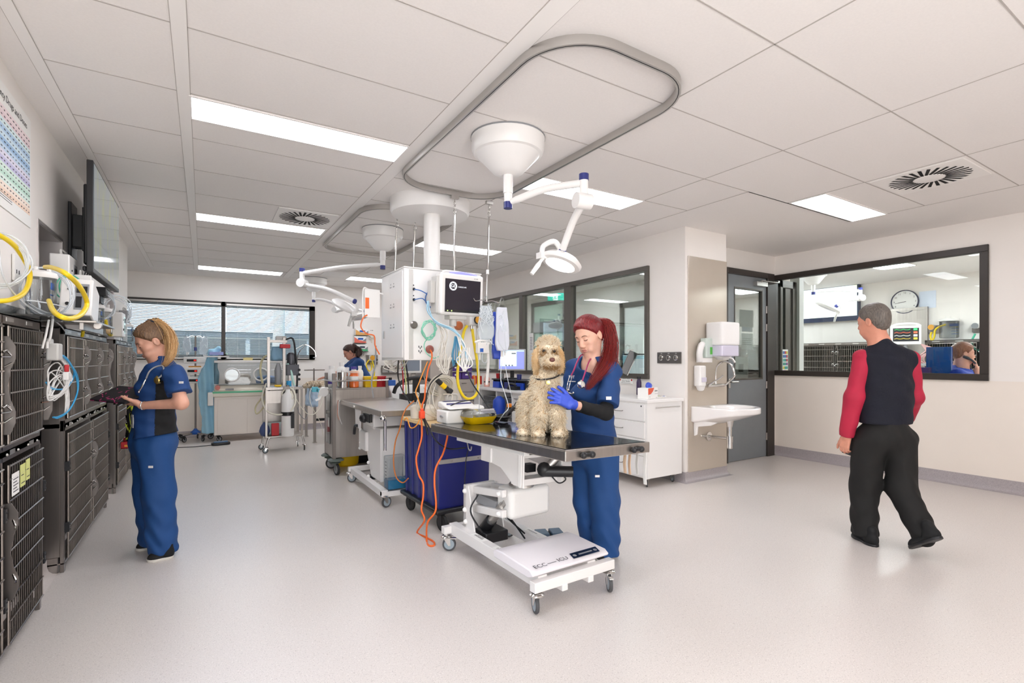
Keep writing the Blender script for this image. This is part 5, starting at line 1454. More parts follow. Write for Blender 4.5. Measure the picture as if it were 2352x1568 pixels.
for x in (-3.2, -.9, 1.2, 3.0, 4.9):
    b = B(); b.box(x - .06, -1.3, 0, x + .06, -1.2, 2.1); b.done('post', mat('pale_post', 'C6CDD2', .7), bd, sm=0)
b = B(); b.tube(cr([(1.62, 13.9, 0), (1.6, 13.92, 1.2), (1.66, 13.95, 2.4), (1.62, 14, 4.2)], 6), [.16, .155, .15, .15, .15, .15, .15, .14, .14, .14, .14, .13, .13, .13, .13, .13, .13, .12, .12], 14)
tag(b.done('palm_trunk', M_pwhite, sm=60), 'pale trunk standing outside behind the wide window', 'tree')
r_ = random.Random(31)
def bush(label, c, r, m, n=420, nm='tree'):
    b = B()
    for k in range(n):
        d = V((r_.gauss(0, 1), r_.gauss(0, 1), r_.gauss(0, 1))).normalized() * r_.uniform(.55, 1)
        p = V(c) + V((d.x * r[0], d.y * r[1], d.z * r[2])); u = V((r_.gauss(0, 1), r_.gauss(0, 1), r_.gauss(0, 1))).normalized() * .14; v_ = u.orthogonal().normalized() * .05
        b.add([p - u, p + v_, p + u, p - v_], [(0, 1, 2, 3)])
    o = thing('garden_' + nm, label, nm, (c[0], c[1], -.02))
    b.T = Mx.Translation((0, 0, 0)); b.v = [(x - c[0], y - c[1], z + .02) for x, y, z in b.v]; b.done('foliage', m, o, sm=0)
    b = B(); b.cyl((0, 0, 0), (0, 0, c[2]), .06 * r[2] + .03, n=8); b.done('trunk', mat('bark', '8A7A66', .9), o)
    return o
bush('green tree crown beyond the courtyard roof line, behind the wide window', (3.2, 24, 3.4), (3.4, 1, 1.3), mat('leaf_green', '7E9A6A', .7))
bush('low leafy shrub outside behind the incubator', (.6, 16.5, 1.15), (.5, .4, .35), mat('leaf_pale', '9FB886', .7), 200, 'bush')

# venetian blinds
def blind(label, x0, x1):
    o = thing('venetian_blind', label, 'blind', ((x0 + x1) / 2, 10.31, 2.37), 0, 'blinds of the wide window')
    hw = (x1 - x0) / 2
    b = B()
    z = -.06
    while z > -.985:
        b.box(-hw, -.012, -.0004, hw, .012, .0004, TR((0, 0, z), 0, R(38)))
        z -= .0255
    b.done('slats', mat('blind_slat', 'C9D2D4', .4, metal=.3), o, sm=0, kind=None)
    b = B(); b.box(-hw, -.015, -.045, hw, .015, -.015); b.done('head_rail', M_alum, o, sm=0)
    b = B(); b.box(-hw, -.012, -1.0, hw, .012, -.985); b.done('bottom_rail', M_alum, o, sm=0)
    for t in (-.75, -.25, .25, .75):
        b = B(); b.cyl((hw * t, -.014, -.99), (hw * t, -.014, -.03), .0015, n=5); b.done('ladder_cord', M_white2, o, sm=0)
    return o
blind('white venetian blind over the half of the wide window nearer the kennels', -2.18, .27)
blind('white venetian blind over the half of the wide window nearer the glove boxes', .36, 1.75)

# ================================================================== ALONG THE BACK WALL
# incubator on its cabinet
ic = thing('incubator', 'clear hooded incubator with round ports on a white two door cabinet', 'incubator', (.72, 9.75, 0))
HX, HY = .565, .25
b = B(); b.box(-HX, -HY, .11, HX, HY, .74); b.done('cabinet', mat('warm_white', 'E8DFD6', .4), ic, bev=.01)
for x0, x1 in ((-HX + .05, -.09), (-.085, HX - .02)):
    b = B(); b.box(x0, -HY - .006, .13, x1, -HY, .7); b.done('door', MATS['warm_white'], ic, bev=.004)
b = B(); b.box(-HX - .02, -HY - .02, .74, HX, HY, .84); b.prism([(-.27, .84), (.25, .84), (.25, .93), (-.22, .93)], -HX, HX, Mx(((0, 0, 1, 0), (1, 0, 0, 0), (0, 1, 0, 0), (0, 0, 0, 1)))); b.done('base_unit', M_cream, ic, bev=.012)
b = B(); b.box(-HX - .021, -HY - .024, .8, HX, -HY - .019, .83); b.done('green_stripe', mat('green_stripe', '58B78C', .4), ic, sm=0)
b = B(); b.cyl((-HX + .05, -HY - .01, .9), (-HX + .05, -HY - .045, .89), .035, n=20); b.done('alarm_knob', mat('salmon', 'D98A80', .4), ic)
b = B(); b.box(-HX + .16, -HY - .03, .85, -HX + .28, -HY - .015, .875); b.done('badge', M_greyp, ic, sm=0)
b = B(); b.box(-HX - .09, -HY - .02, .6, -HX - .01, -HY + .08, .82); b.done('side_pack', M_white2, ic, bev=.012)
b = B(); b.loft([[(x, y, z) for x, y in rrect(2 * HX * sx, 2 * HY * sy, .04, 4)] for sx, sy, z in ((1, 1, .93), (1, 1, 1.25), (.98, .9, 1.32), (.97, .86, 1.33))]); b.done('hood', M_clear, ic, sm=35)
b = B(); b.box(-HX, -HY, 1.3, HX, -HY + .06, 1.34); b.box(-HX, -HY, .93, HX, -HY + .03, .95); b.done('hood_frame', M_white2, ic, bev=.006)
for x in (-.31, .12):
    b = B(); b.T = TR((x, -HY - .012, 1.1))
    b.tube([(.11 * math.cos(a), 0, .105 * math.sin(a)) for a in np.linspace(0, 2 * math.pi, 28, endpoint=False)], .013, 8, closed=True)
    p = b.done('port_ring', M_white2, ic, sm=60)
    b = B(); b.T = TR((x, -HY - .012, 1.1)); b.cyl((0, .002, 0), (0, .004, 0), .1, n=24); b.done('port_door', M_clear, p)
for x in (-HX + .06, HX - .08):
    for y in (-.19, .19): caster(ic, x, y, .12, .045, R(30 * (x + y) * 10), tyre=M_rubber, fork=M_black, hub=M_greyp)
crumple('blanket', 'white and tan folded blanket inside the incubator', (.5, 9.74, .945), (.36, .3, .16), mat('tan_cloth', 'CFC3B4', .8), 11)
crumple('blanket', 'blue folded blanket inside the incubator', (.98, 9.74, .945), (.34, .3, .12), mat('pale_blue_cloth', '9FB6DC', .8), 12)
b = B(); b.box(-.1, -.05, 0, .1, .05, .05); o = b.done('tissue_box', mat('lilac_box', '8F97C8', .5), sm=0, bev=.003); o.location = at_y(497, 815, 9.55); tag(o, 'small lilac box on the ledge beside the incubator top', 'box')
b = B(); b.box(-.07, -.03, 0, .07, .03, .045); o = b.done('tape_box', mat('straw', 'E2D08E', .5), sm=0, bev=.003); o.location = (.65, 9.55, 1.342); tag(o, 'small straw coloured box on top of the incubator hood', 'box')
b = B(); b.box(-.18, -.12, 0, .18, .12, .02); o = b.done('ledge', M_white2, sm=0, bev=.003); o.location = at_y(497, 818, 9.55) + V((0, 0, -.015)); tag(o, 'white ledge carrying a lilac box beside the incubator', 'shelf')

# drip stand with pumps
dp = at_z(449, 1011, 0)
ds = thing('drip_stand', 'chrome drip stand with blue hub in front of the wide window', 'drip stand', dp)
b = B(); b.cyl((0, 0, .12), (0, 0, 1.75), .014, n=10); b.done('pole', M_steeld, ds)
b = B(); b.lathe([(.03, .1), (.07, .11), (.075, .14), (.03, .18), (.02, .2)], None, 16); b.done('hub', M_blue, ds)
for k in range(5):
    a = R(72 * k + 10)
    b = B(); b.tube([(.04 * math.cos(a), .04 * math.sin(a), .13), (.24 * math.cos(a), .24 * math.sin(a), .105)], .012, 8); b.done('leg', M_steel, ds)
    caster(ds, .24 * math.cos(a), .24 * math.sin(a), .11, .045, a, tyre=M_rubber, fork=M_black, hub=M_greyp)
b = B()
for s_ in (-1, 1): b.tube(cr([(0, 0, 1.74), (s_ * .06, 0, 1.75), (s_ * .11, 0, 1.72), (s_ * .12, 0, 1.75)], 4), .005, 6)
b.done('hook', M_chrome, ds, sm=60)
b = B(); b.cyl((0, 0, 1.5), (0, 0, 1.56), .022, n=10); b.done('collar', M_navyc, ds)
for k, (z, dx) in enumerate(((1.29, 0), (1.115, .01), (.96, .03))):
    q = thing('syringe_pump', ('top', 'middle', 'lowest')[k] + ' of the three white syringe pumps clamped to the drip stand by the window', 'syringe pump', dp + V((dx, -.07, z)), R(-12))
    b = B(); b.box(-.16, -.06, 0, .16, .06, .11); b.done('case', M_white2, q, bev=.01)
    b = B(); b.box(-.11, -.063, .03, .03, -.06, .07); b.done('display', M_black, q, sm=0)
    b = B(); b.box(-.01, -.0645, .04, .025, -.063, .06); b.done('red_digits', mat('red_led', 'E02A20', .4, emit=.8), q, sm=0)
    b = B(); b.box(.05, -.063, .02, .15, -.06, .09); b.done('keypad', M_paper if k < 2 else M_greyp, q, sm=0)
    b = B(); b.cyl((-.1, -.03, .12), (.08, -.03, .12), .014, n=10); b.done('syringe', M_clear if k != 1 else mat('amber_syringe', 'E2A04A', .3), q)
bag('clear fluid bag on the drip stand nearer the kennels', (dp.x - .12, dp.y, 1.74), .12, .26, M_bagc, 3, True, 14)
bag('clear fluid bag on the drip stand nearer the blue gown', (dp.x + .12, dp.y, 1.74), .12, .3, M_bagc, 3, True, 15)
# blue gown
g0 = at_y(495, 806, 9.6)
def gown(p):
    z = p[:, 2]
    cx = -.02 - .1 * np.clip(-z / 1.0, 0, 1) + .03 * np.sin(z * 4)
    wd = .06 + .08 * np.clip(-z / .45, 0, 1) - .05 * np.clip((-z - .7) / .6, 0, 1)
    d = np.maximum(np.abs(p[:, 0] - cx) - wd, np.abs(p[:, 1] - .03 * np.sin(p[:, 0] * 45 + z * 2)) - .03)
    top = cap(p, (-.03, 0, -.03), (.04, -.02, .05), .05, .035)
    return su(np.maximum(d * .6, np.abs(z + .66) - .68), top, .05) + fold(p, .01, 9, 5)
o = soft('gown', gown, (-.5, -.15, -1.65), (.3, .15, .2), .012, mat('pale_blue_gown', '9CCBE2', .8), None)
o.location = g0; tag(o, 'pale blue disposable gown hanging between the drip stand and the incubator', 'gown')
# charger pad
o = thing('floor_scale', 'black and blue pad lying on the floor before the incubator', 'pad', at_z(507, 1021, 0), R(5))
b = B(); b.prism(rrect(.26, .16, .05, 4), 0, .04); b.done('base', M_black, o, bev=.01)
b = B(); b.prism(rrect(.2, .1, .03, 4), .04, .055); b.done('top_pad', mat('steel_blue', '54759A', .4), o, bev=.005)
b = B(); b.tube([(-.42, 9.2, .012), (-.1, 9.12, .01), (.3, 9.2, .01)], .006, 6); tag(b.done('floor_cable', M_black, sm=60), 'black cable lying on the floor below the drip stand', 'cable')

# anaesthetic cart
ac = thing('anaesthetic_cart', 'steel anaesthetic cart with vaporisers and curved legs', 'medical cart', (1.02, 8.2, 0))
b = B()
for x in (-.24, .24):
    b.box(x - .015, -.2, .22, x + .015, -.17, .95); b.box(x - .015, .17, .22, x + .015, .2, .95)
b.box(-.25, -.21, .22, .25, .21, .24); b.box(-.25, -.21, .91, .25, .21, .95)
b.done('frame', M_steel, ac, sm=0, bev=.003)
b = B(); b.box(-.25, -.215, .72, .02, -.2, .9); b.box(-.25, .2, .25, .25, .21, .9); b.done('panel', M_steel, ac, sm=0)
b = B(); b.box(-.23, -.19, .95, -.19, -.15, 1.68); b.box(-.02, -.17, .95, .02, -.13, 1.68); b.box(-.23, -.18, 1.6, .04, -.14, 1.64); b.done('upright', M_steel, ac, sm=0, bev=.003)
for x, y in ((-.22, -.19), (.25, -.19), (-.24, .19), (.22, .19)):
    b = B(); b.tube(cr([(x * .7, y, .23), (x * .95, y, .21), (x * 1.05, y, .15), (x * 1.08, y, .1)], 6), .016, 10); b.done('leg', M_chrome, ac, sm=60)
    caster(ac, x * 1.08, y, .1, .038, R(40 + x * 200), tyre=M_rubber)
b = B(); b.lathe([(.05, 1.25), (.06, 1.3), (.06, 1.42), (.03, 1.46)], TR((.1, -.12, 0)), 18); b.box(.03, -.2, 1.12, .2, -.08, 1.28); b.done('vaporiser', mat('gunmetal', '55555A', .35, metal=.6), ac, bev=.006)
b = B(); b.lathe([(.02, .95), (.045, 1.02), (.05, 1.2), (.02, 1.3)], TR((-.08, -.15, 0)), 16); b.done('absorber', M_greyp, ac)
b = B(); b.cyl((.06, -.2, .96), (.06, -.2, 1.04), .035, n=16); b.done('blue_canister', mat('cyan_plastic', '2F9AD0', .4), ac)
b = B(); b.box(-.06, -.2, 1.52, .08, -.12, 1.58); b.done('red_valve', M_red, ac, bev=.01)
b = B(); b.box(-.13, -.2, .955, -.04, -.12, .985); b.done('yellow_valve', M_yellowp, ac, bev=.008)
b = B()
for k in range(3): b.cyl((.2, -.16, 1.06 + .07 * k), (.2, -.2, 1.06 + .07 * k), .02, n=12)
b.tube(cr([(.0, -.15, 1.64), (.12, -.15, 1.66), (.16, -.15, 1.4), (.18, -.15, 1.1), (.17, -.16, .85)], 6), .014, 8); b.done('black_fitting', M_black, ac, sm=60)
b = B(); b.cyl((-.0, -.19, .86), (-.0, -.215, .86), .035, n=18); b.done('pressure_dial', M_paper, ac)
b = B(); b.box(-.1, -.1, 1.64, .04, .06, 1.7); b.done('flow_block', M_ltgrey, ac, bev=.006)
b = B(); b.tube(cr([(.15, -.1, 1.5), (.3, -.1, 1.58), (.42, -.12, 1.5), (.45, -.12, 1.4), (.41, -.12, 1.38)], 6), .006, 6); b.tube(cr([(.3, -.1, 1.58), (.2, -.05, 1.4), (.2, 0, .95)], 5), .008, 6); b.done('hook_arm', M_chrome, ac, sm=60)
cy = thing('gas_cylinder', 'white gas cylinder strapped to the anaesthetic cart', 'gas cylinder', (1.05, 7.9, .242))
b = B(); b.lathe([(.075, 0), (.085, .015), (.085, .52), (.07, .6), (.035, .64), (.03, .68)], None, 24); b.done('body', M_white, cy)
b = B(); b.cyl((0, 0, .66), (0, 0, .74), .02, n=12); b.box(-.05, -.02, .68, .03, .02, .72); b.done('valve', M_steeld, cy)
b = B(); b.tube([(.09 * math.cos(a), .09 * math.sin(a), .33 + .02 * math.sin(a)) for a in np.linspace(0, 2 * math.pi, 24, endpoint=False)], .03, 6, closed=True, flat=1.0) if False else b.lathe([(.088, .3), (.088, .355)], None, 24, cap=False)
b.box(.03, -.098, .12, .075, -.09, .33); b.done('strap', M_black, cy, sm=40)
M_ivory = mat('ivory_hose', 'E9E4D4', .4)
C = lambda u, v, d: at_d(u, v, d)
hose('breathing_hose', [C(612, 880, 7.3), C(603, 905, 7.28), C(604, 925, 7.25), C(615, 945, 7.22), C(640, 952, 7.2), C(665, 945, 7.22), C(678, 925, 7.25), C(676, 900, 7.3), C(665, 890, 7.3), C(655, 893, 7.3), C(648, 905, 7.28), C(660, 920, 7.25), C(672, 912, 7.25), C(668, 898, 7.3)], .013, M_ivory, 'thick ivory hose looped around the gas cylinder', 'hose', 7)
hose('breathing_hose', [C(626, 898, 7.35), C(612, 910, 7.35), C(605, 935, 7.4), C(590, 950, 7.45), C(587, 935, 7.5), C(600, 915, 7.5), C(612, 900, 7.45)], .011, mat('straw_hose', 'D8CFA8', .4), 'straw coloured hose loop hanging off the side of the anaesthetic cart', 'hose', 7)
hose('breathing_hose', [C(603, 880, 7.6), C(598, 850, 7.6), C(603, 825, 7.6), C(618, 815, 7.6), C(628, 822, 7.55)], .016, MATS['straw_hose'], 'fat straw coloured hose rising at the kennel side of the anaesthetic cart', 'hose', 7)
hose('breathing_hose', [C(660, 835, 7.4), C(668, 850, 7.4), C(672, 870, 7.4), C(676, 885, 7.4)], .018, mat('mint_corrugated', 'B8DCD0', .4), 'pale green corrugated hose hanging from the anaesthetic cart', 'hose', 6)
hose('breathing_hose', [C(608, 880, 7.42), C(615, 890, 7.4), C(622, 905, 7.4), C(623, 922, 7.4)], .009, M_navyc, 'navy hose hanging at the front of the anaesthetic cart', 'hose', 6)
hose('sampling_line', [C(672, 885, 7.3), C(680, 915, 7.3), C(700, 945, 7.35), C(718, 952, 7.4), C(735, 935, 7.6), C(745, 900, 7.8), C(745, 885, 8.0)], .005, M_ivory, 'thin ivory line sagging from the anaesthetic cart to the back table', 'tubing', 7)
hose('sampling_line', [C(720, 885, 8.0), C(712, 900, 7.7), C(713, 925, 7.6), C(725, 950, 7.6), C(738, 975, 7.7), C(742, 1000, 7.8)], .004, M_ivory, 'thin ivory line hanging below the back table toward the floor', 'tubing', 7)
hose('sampling_line', [C(683, 935, 7.4), C(688, 950, 7.4), C(700, 962, 7.5), C(706, 950, 7.6), C(700, 935, 7.7)], .006, M_greyp, 'grey line looped between the cart and the back table', 'tubing', 7)
p0 = at_d(640, 818, 7.5)
o = crumple('drape', 'blue cloth draped over the top of the anaesthetic cart', (p0.x, p0.y, p0.z - .06), (.2, .16, .22), mat('mid_blue_cloth', '8DB4CE', .8), 21)
b = B(); b.box(-.12, -.08, 0, .12, .08, .17); o = b.done('specimen_tub', mat('pale_clear', 'CFE0E0', .3, alpha=.75), bev=.02); o.location = (.93, 8.22, .242); tag(o, 'clear tub on the lower shelf of the anaesthetic cart', 'tub')
b = B(); b.box(-.1, -.05, 0, .1, .05, .2); o = b.done('supply_pack', M_red, bev=.01); o.location = (.9, 8.05, .242) ; o.scale = (.5, .6, .9); tag(o, 'red pack on the lower shelf of the anaesthetic cart', 'pack')
o = thing('hanging_bag', 'dark blue cloth bag hung low on the kennel side of the anaesthetic cart', 'bag', at_d(608, 985, 7.3))
b = B(); b.lathe([(.02, .1), (.06, .03), (.075, -.03), (.05, -.09), (.01, -.11)], None, 14); b.done('bag', mat('indigo_cloth', '44527E', .7), o, sm=60)

# back table with its patient
bt = thing('treatment_table', 'narrow steel treatment table by the back wall', 'table', (1.86, 9.0, 0))
b = B(); b.box(-.36, -.42, .85, .36, .45, .885); b.done('table_top', M_steel, bt, sm=0, bev=.004)
for x, y in ((-.31, -.38), (-.05, -.38), (-.31, .4), (.31, .4)):
    b = B(); b.box(x - .02, y - .02, .012, x + .02, y + .02, .85); b.box(x - .03, y - .03, 0, x + .03, y + .03, .012); b.done('leg', M_steel, bt, sm=0)
b = B(); b.tube([(.0, -.36, .05), (.18, -.36, .8)], .016, 8); b.box(-.3, -.38, .35, .3, -.35, .39); b.done('brace', M_black, bt, sm=40)
b = B(); b.cyl((-.2, .3, .885), (-.2, .3, 1.2), .012, n=8); b.cyl((-.36, .3, 1.17), (-.02, .3, 1.17), .01, n=8); b.done('hook_post', M_steel, bt)
o = thing('curly_patient', 'cream curly animal with dark spots lying on the steel table by the back wall', 'animal', (1.86, 8.85, .885), R(8))
def fnp(p):
    d = su(fcap(p, (-.26, 0, .05), (.26, 0, .06), .075, .085, (0, 0, 1), .8), ell(p, (-.33, -.02, .05), (.1, .08, .06)), .05)
    d = su(d, cap(p, (-.4, -.04, .04), (-.46, -.05, .03), .045, .03), .03)
    for x in (-.18, .22): d = su(d, cap(p, (x, -.05, .05), (x - .02, -.2, .025), .04, .022), .03)
    return d + .012 * np.sin(p[:, 0] * 85) * np.sin(p[:, 1] * 80 + 1) * np.sin(p[:, 2] * 75) + .005 * np.sin(p[:, 0] * 190 + 60 * p[:, 1])
soft('body', fnp, (-.55, -.28, -.01), (.4, .16, .2), .009, mat('cream_curls', 'EADBC6', .9, var=.4, scale=34, col2='A48C6C'), o)
b = B(); b.ball((-.42, -.085, .07), .009, 8); b.done('eye', M_black, o)
b = B(); b.ball((-.49, -.055, .03), .012, 8); b.done('nose', M_black, o)
o = crumple('table_cover', 'pale blue cover hanging over the end of the back table', (1.53, 8.75, .6), (.12, .5, .3), mat('cover_blue', 'B6CBE0', .8), 23)
# gloves, services, hoses on the back wall
def glovebox(label, u0, v0, u1, v1, c1, slot):
    p, q = at_y(u0, v1, 10.25), at_y(u1, v0, 10.25)
    o = thing('glove_box', label, 'glove box', ((p.x + q.x) / 2, 10.3, (p.z + q.z) / 2), 0, 'glove boxes on the back wall')
    hx, hz = (q.x - p.x) / 2, (q.z - p.z) / 2
    b = B(); b.box(-hx, -.05, -hz, hx, .045, hz); b.done('box', M_paper, o, sm=0)
    b = B(); b.add([(-hx, -.051, -hz), (hx, -.051, -hz), (hx, -.051, -hz * .5), (-hx * .2, -.051, -hz * .2), (-hx, -.051, hz * .7)], [(0, 1, 2, 3, 4)]); b.done('colour_flash', c1, o, sm=0)
    b = B(); b.add([(hx * .3, -.0512, -hz * .5), (hx, -.0512, -hz * .5), (hx, -.0512, hz * .4)], [(0, 1, 2)]); b.done('grey_flash', M_greyp, o, sm=0)
    b = B(); b.prism(rrect(hx * .9, hz * .55, hz * .2, 4), 0, .004, face_negy(hx * .05, -.051, hz * .2)); b.done('slot', slot, o, sm=0)
    b = B(); b.box(-hx - .01, -.06, -hz - .012, hx + .01, .05, -hz); b.done('holder', M_clear, o, sm=0)
    return o
glovebox('topmost glove box on the back wall, white with tan corner', 817, 755, 846, 769, mat('tan_print', 'E0A860', .5), M_blue)
glovebox('middle glove box on the back wall, white with coral corner', 814, 772, 841, 787, mat('coral_print', 'E0705E', .5), M_blue)
glovebox('lowest glove box on the back wall, white with green corner', 818, 791, 845, 806, mat('green_print', '4FB07C', .5), mat('dark_slot', '3A3F52', .5))
p, q = at_y(841, 837, 10.34), at_y(867, 815, 10.34)
o = thing('gas_outlet_unit', 'steel gas outlet panel with white regulator on the back wall', 'outlet panel', ((p.x + q.x) / 2, 10.335, (p.z + q.z) / 2))
hx, hz = (q.x - p.x) / 2, (q.z - p.z) / 2
b = B(); b.box(-hx, -.012, -hz, hx, .012, hz); b.done('plate', M_steeld, o, sm=0, bev=.002)
b = B(); b.box(-hx * .6, -.12, -hz * .2, hx * .2, -.01, hz * .9); b.box(hx * .3, -.06, -hz * .4, hx * .9, -.01, hz * .3); b.done('regulator', M_white2, o, bev=.012)
b = B(); b.cyl((-hx * .2, -.12, hz * .4), (-hx * .2, -.13, hz * .4), .05, n=20); b.done('dial', MATS['orange_dial'], o)
b = B(); b.cyl((hx * .6, -.06, 0), (hx * .6, -.085, 0), .03, n=14); b.done('outlet', M_print, o)
hose('oxygen_hose', [at_y(848, 826, 10.2), at_y(842, 835, 10.2), at_y(843, 845, 10.2), at_y(848, 852, 10.2), at_y(853, 846, 10.2), at_y(852, 832, 10.2)], .012, M_yellow, 'yellow hose looped below the gas panel on the back wall', 'hose')
hose('oxygen_hose', [at_y(855, 828, 10.18), at_y(858, 840, 10.18), at_y(860, 855, 10.18), at_y(859, 870, 10.18)], .014, M_yellow, 'yellow hose hanging straight from the gas panel on the back wall', 'hose')
o = thing('wall_socket', 'white wall socket with round plug above the gas panel', 'socket', at_y(853, 772, 10.34))
b = B(); b.box(-.05, -.02, -.07, .05, .01, .02); b.cyl((0, -.02, -.0), (0, -.06, 0), .04, n=16); b.box(-.015, -.05, -.14, .015, -.02, -.05); b.done('plate', M_cream, o, bev=.006)
b = B(); b.cyl((-.012, -.012, .12), (-.012, -.016, .12), .008, n=8); b.cyl((.02, -.012, .12), (.02, -.016, .12), .008, n=8); b.done('pin_holes', M_print, o)
p, q = at_y(876, 860, 10.33), at_y(1000, 838, 10.33)
o = thing('equipment_rail', 'long grey equipment rail with white trays along the back wall behind the pendant', 'rail', ((p.x + q.x) / 2, 10.33, p.z))
L = (q.x - p.x) / 2
b = B(); b.box(-L, -.04, 0, L, .015, .045); b.box(-L, -.04, .15, L, .015, .19)
for k in range(9): b.box(-L + k * L / 4 - .01, -.03, .045, -L + k * L / 4 + .01, .01, .15)
b.done('rail', M_steeld, o, sm=0)
# ultrasound machine
us = thing('ultrasound_machine', 'white ultrasound machine with hooped black handle and small flat monitor', 'medical cart', (2.32, 6.45, 0))
b = B(); b.box(-.26, -.26, .1, .26, .3, .7); b.prism([(-.3, .7), (.3, .7), (.22, 1.0), (-.1, 1.02)], -.27, .27, Mx(((0, 0, 1, 0), (1, 0, 0, 0), (0, 1, 0, 0), (0, 0, 0, 1)))); b.done('case', M_white2, us, bev=.02)
b = B()
b.tube(cr([(-.27, -.3, .93), (-.24, -.33, 1.02), (-.12, -.36, 1.1), (.05, -.37, 1.12), (.2, -.35, 1.08), (.3, -.32, .98)], 6), .024, 10)
b.box(-.04, -.37, .82, .05, -.34, 1.11); b.box(-.2, -.36, .78, .26, -.3, .92); b.box(-.14, -.35, .7, -.06, -.31, .8); b.done('handle', M_black, us, sm=40)
b = B(); b.cyl((.06, .05, 1.0), (.06, .05, 1.2), .03, n=12); b.box(-.03, -.02, 1.0, .15, .12, 1.04); b.done('stand', M_steel, us)
for x in (-.2, .2):
    for y in (-.2, .24): caster(us, x, y, .11, .05, R(30), tyre=M_rubber)
b = B(); b.box(-.17, .0, 1.17, .17, .05, 1.4, TR((.06, 0, 0), R(8))); b.done('monitor', M_white2, us, bev=.012)
b = B(); b.box(-.14, -.002, 1.2, .14, .0, 1.375, TR((.06, 0, 0), R(8))); b.done('screen', mat('grey_screen', '7E8794', .15), us, sm=0)
# steel cabinet and drawers with purple bins
sc_ = thing('steel_cabinet', 'tall plain grey cabinet standing behind the cable coil', 'cabinet', (3.02, 7.2, 0))
b = B(); b.box(-.17, -.3, .05, .16, .3, 1.36); b.done('case', mat('warm_grey_metal', 'B4ABA3', .35, metal=.4), sc_, sm=0, bev=.004)
b = B(); b.box(.16, -.31, .0, .185, -.28, 1.37); b.box(-.17, -.28, 0, .16, .28, .05); b.done('corner_post', M_steeld, sc_, sm=0)
dt = thing('drawer_trolley', 'grey drawer trolley with purple bins on top beside the tall grey cabinet', 'trolley', (3.39, 7.2, 0))
b = B(); b.box(-.18, -.28, .1, .2, .3, 1.05); b.done('case', MATS['warm_grey_metal'], dt, sm=0)
for k in range(5):
    b = B(); b.box(-.17, -.292, .14 + .18 * k, .19, -.28, .3 + .18 * k); d_ = b.done('drawer', MATS['warm_grey_metal'], dt, sm=0, bev=.003)
    b = B(); b.cyl((-.03, -.31, .27 + .18 * k), (.05, -.31, .27 + .18 * k), .006, n=8); b.done('pull', M_steeld, d_)
b = B(); b.cyl((-.18, -.28, 1.17), (.5, -.28, 1.17), .01, n=8); b.cyl((-.18, -.28, 1.05), (-.18, -.28, 1.18), .01, n=8); b.done('top_rail', M_chrome, dt)
M_purple = mat('purple_bin', '4D2F7E', .4)
for k, (x, z, lab) in enumerate(((-.1, 1.055, 'lower purple bin nearer the tall grey cabinet on the drawer trolley'), (.08, 1.055, 'lower purple bin farther from the tall grey cabinet on the drawer trolley'), (-.1, 1.165, 'upper purple bin nearer the tall grey cabinet on the drawer trolley'), (.08, 1.165, 'upper purple bin farther from the tall grey cabinet on the drawer trolley'))):
    o = thing('purple_bin', lab, 'bin', (3.39 + x, 7.05, z), 0, 'purple bins on the drawer trolley')
    b = B(); b.box(-.085, -.12, 0, .085, .12, .1); b.done('bin', M_purple, o, bev=.006)
    b = B(); b.box(-.03, -.122, .055, .03, -.12, .075); b.done('label', M_paper, o, sm=0)

# ================================================================== BENCH ALONG THE INNER GLASS
bn_ = thing('bench_counter', 'long white bench counter below the office windows', 'counter', (4.2, 6.3, 0))
b = B(); b.box(-.34, -1.6, .86, .3, 1.86, .9); b.done('worktop', M_white, bn_, bev=.008)
b = B()
for y0, y1 in ((-1.58, -.5), (-.46, -.0), (.95, 1.82)): b.box(-.3, y0, .1, .28, y1, .86)
b.box(-.3, -.02, .1, .28, .96, .13); b.box(.2, -.02, .13, .28, .96, .86); b.box(-.28, -1.58, 0, .25, 1.82, .1); b.box(-.3, .45, .13, .2, .49, .86)
b.done('carcass', M_white, bn_, sm=0)
for y in (-1.3, -.92, -.62, -.34, -.14): 
    b = B(); b.box(-.306, y - .12, .12, -.3, y + .14, .83); d_ = b.done('cupboard_door', M_white2, bn_, sm=0, bev=.003)
    b = B(); b.cyl((-.32, y - .06, .78), (-.32, y + .06, .78), .005, n=8); b.done('pull', M_steeld, d_)
for y in (1.05, 1.45):
    for z in (.15, .5):
        b = B(); b.box(-.306, y - .08, z, -.3, y + .28, z + .32); d_ = b.done('drawer', M_white2, bn_, sm=0, bev=.003)
        b = B(); b.cyl((-.32, y + .04, z + .26), (-.32, y + .16, z + .26), .005, n=8); b.done('pull', M_steeld, d_)
k_ = 0
for y in (.22, .72):
    for z in (.16, .42, .64):
        o = thing('wire_basket', ('lowest', 'middle', 'topmost')[k_ % 3] + ' grey wire basket in the open bay of the white bench ' + ('nearer the dog' if y < .5 else 'nearer the drawer trolley'), 'basket', (4.1, 6.3 + y, z))
        k_ += 1
        b = B()
        for j in range(11):
            yy = -.18 + .036 * j
            b.box(-.19, yy - .003, 0, -.186, yy + .003, .13); b.box(-.19, yy - .002, 0, .2, yy + .002, .004)
        b.box(-.192, -.19, .125, -.186, .19, .133); b.box(-.192, -.19, 0, -.186, .19, .008); b.box(-.19, -.19, .06, -.187, .19, .064); b.box(-.19, -.192, 0, .2, -.188, .13); b.box(-.19, .188, 0, .2, .192, .13)
        b.done('basket', M_greyp, o, sm=0)
b = B(); b.lathe([(.03, .18), (.09, .12), (.1, .0), (.07, -.12), (.02, -.2)], None, 14)
o = b.done('blue_bag', MATS['blue_pack'], sm=60); o.location = (3.82, 6.55, .62); tag(o, 'dark blue bag hanging before the open bay of the white bench', 'bag')
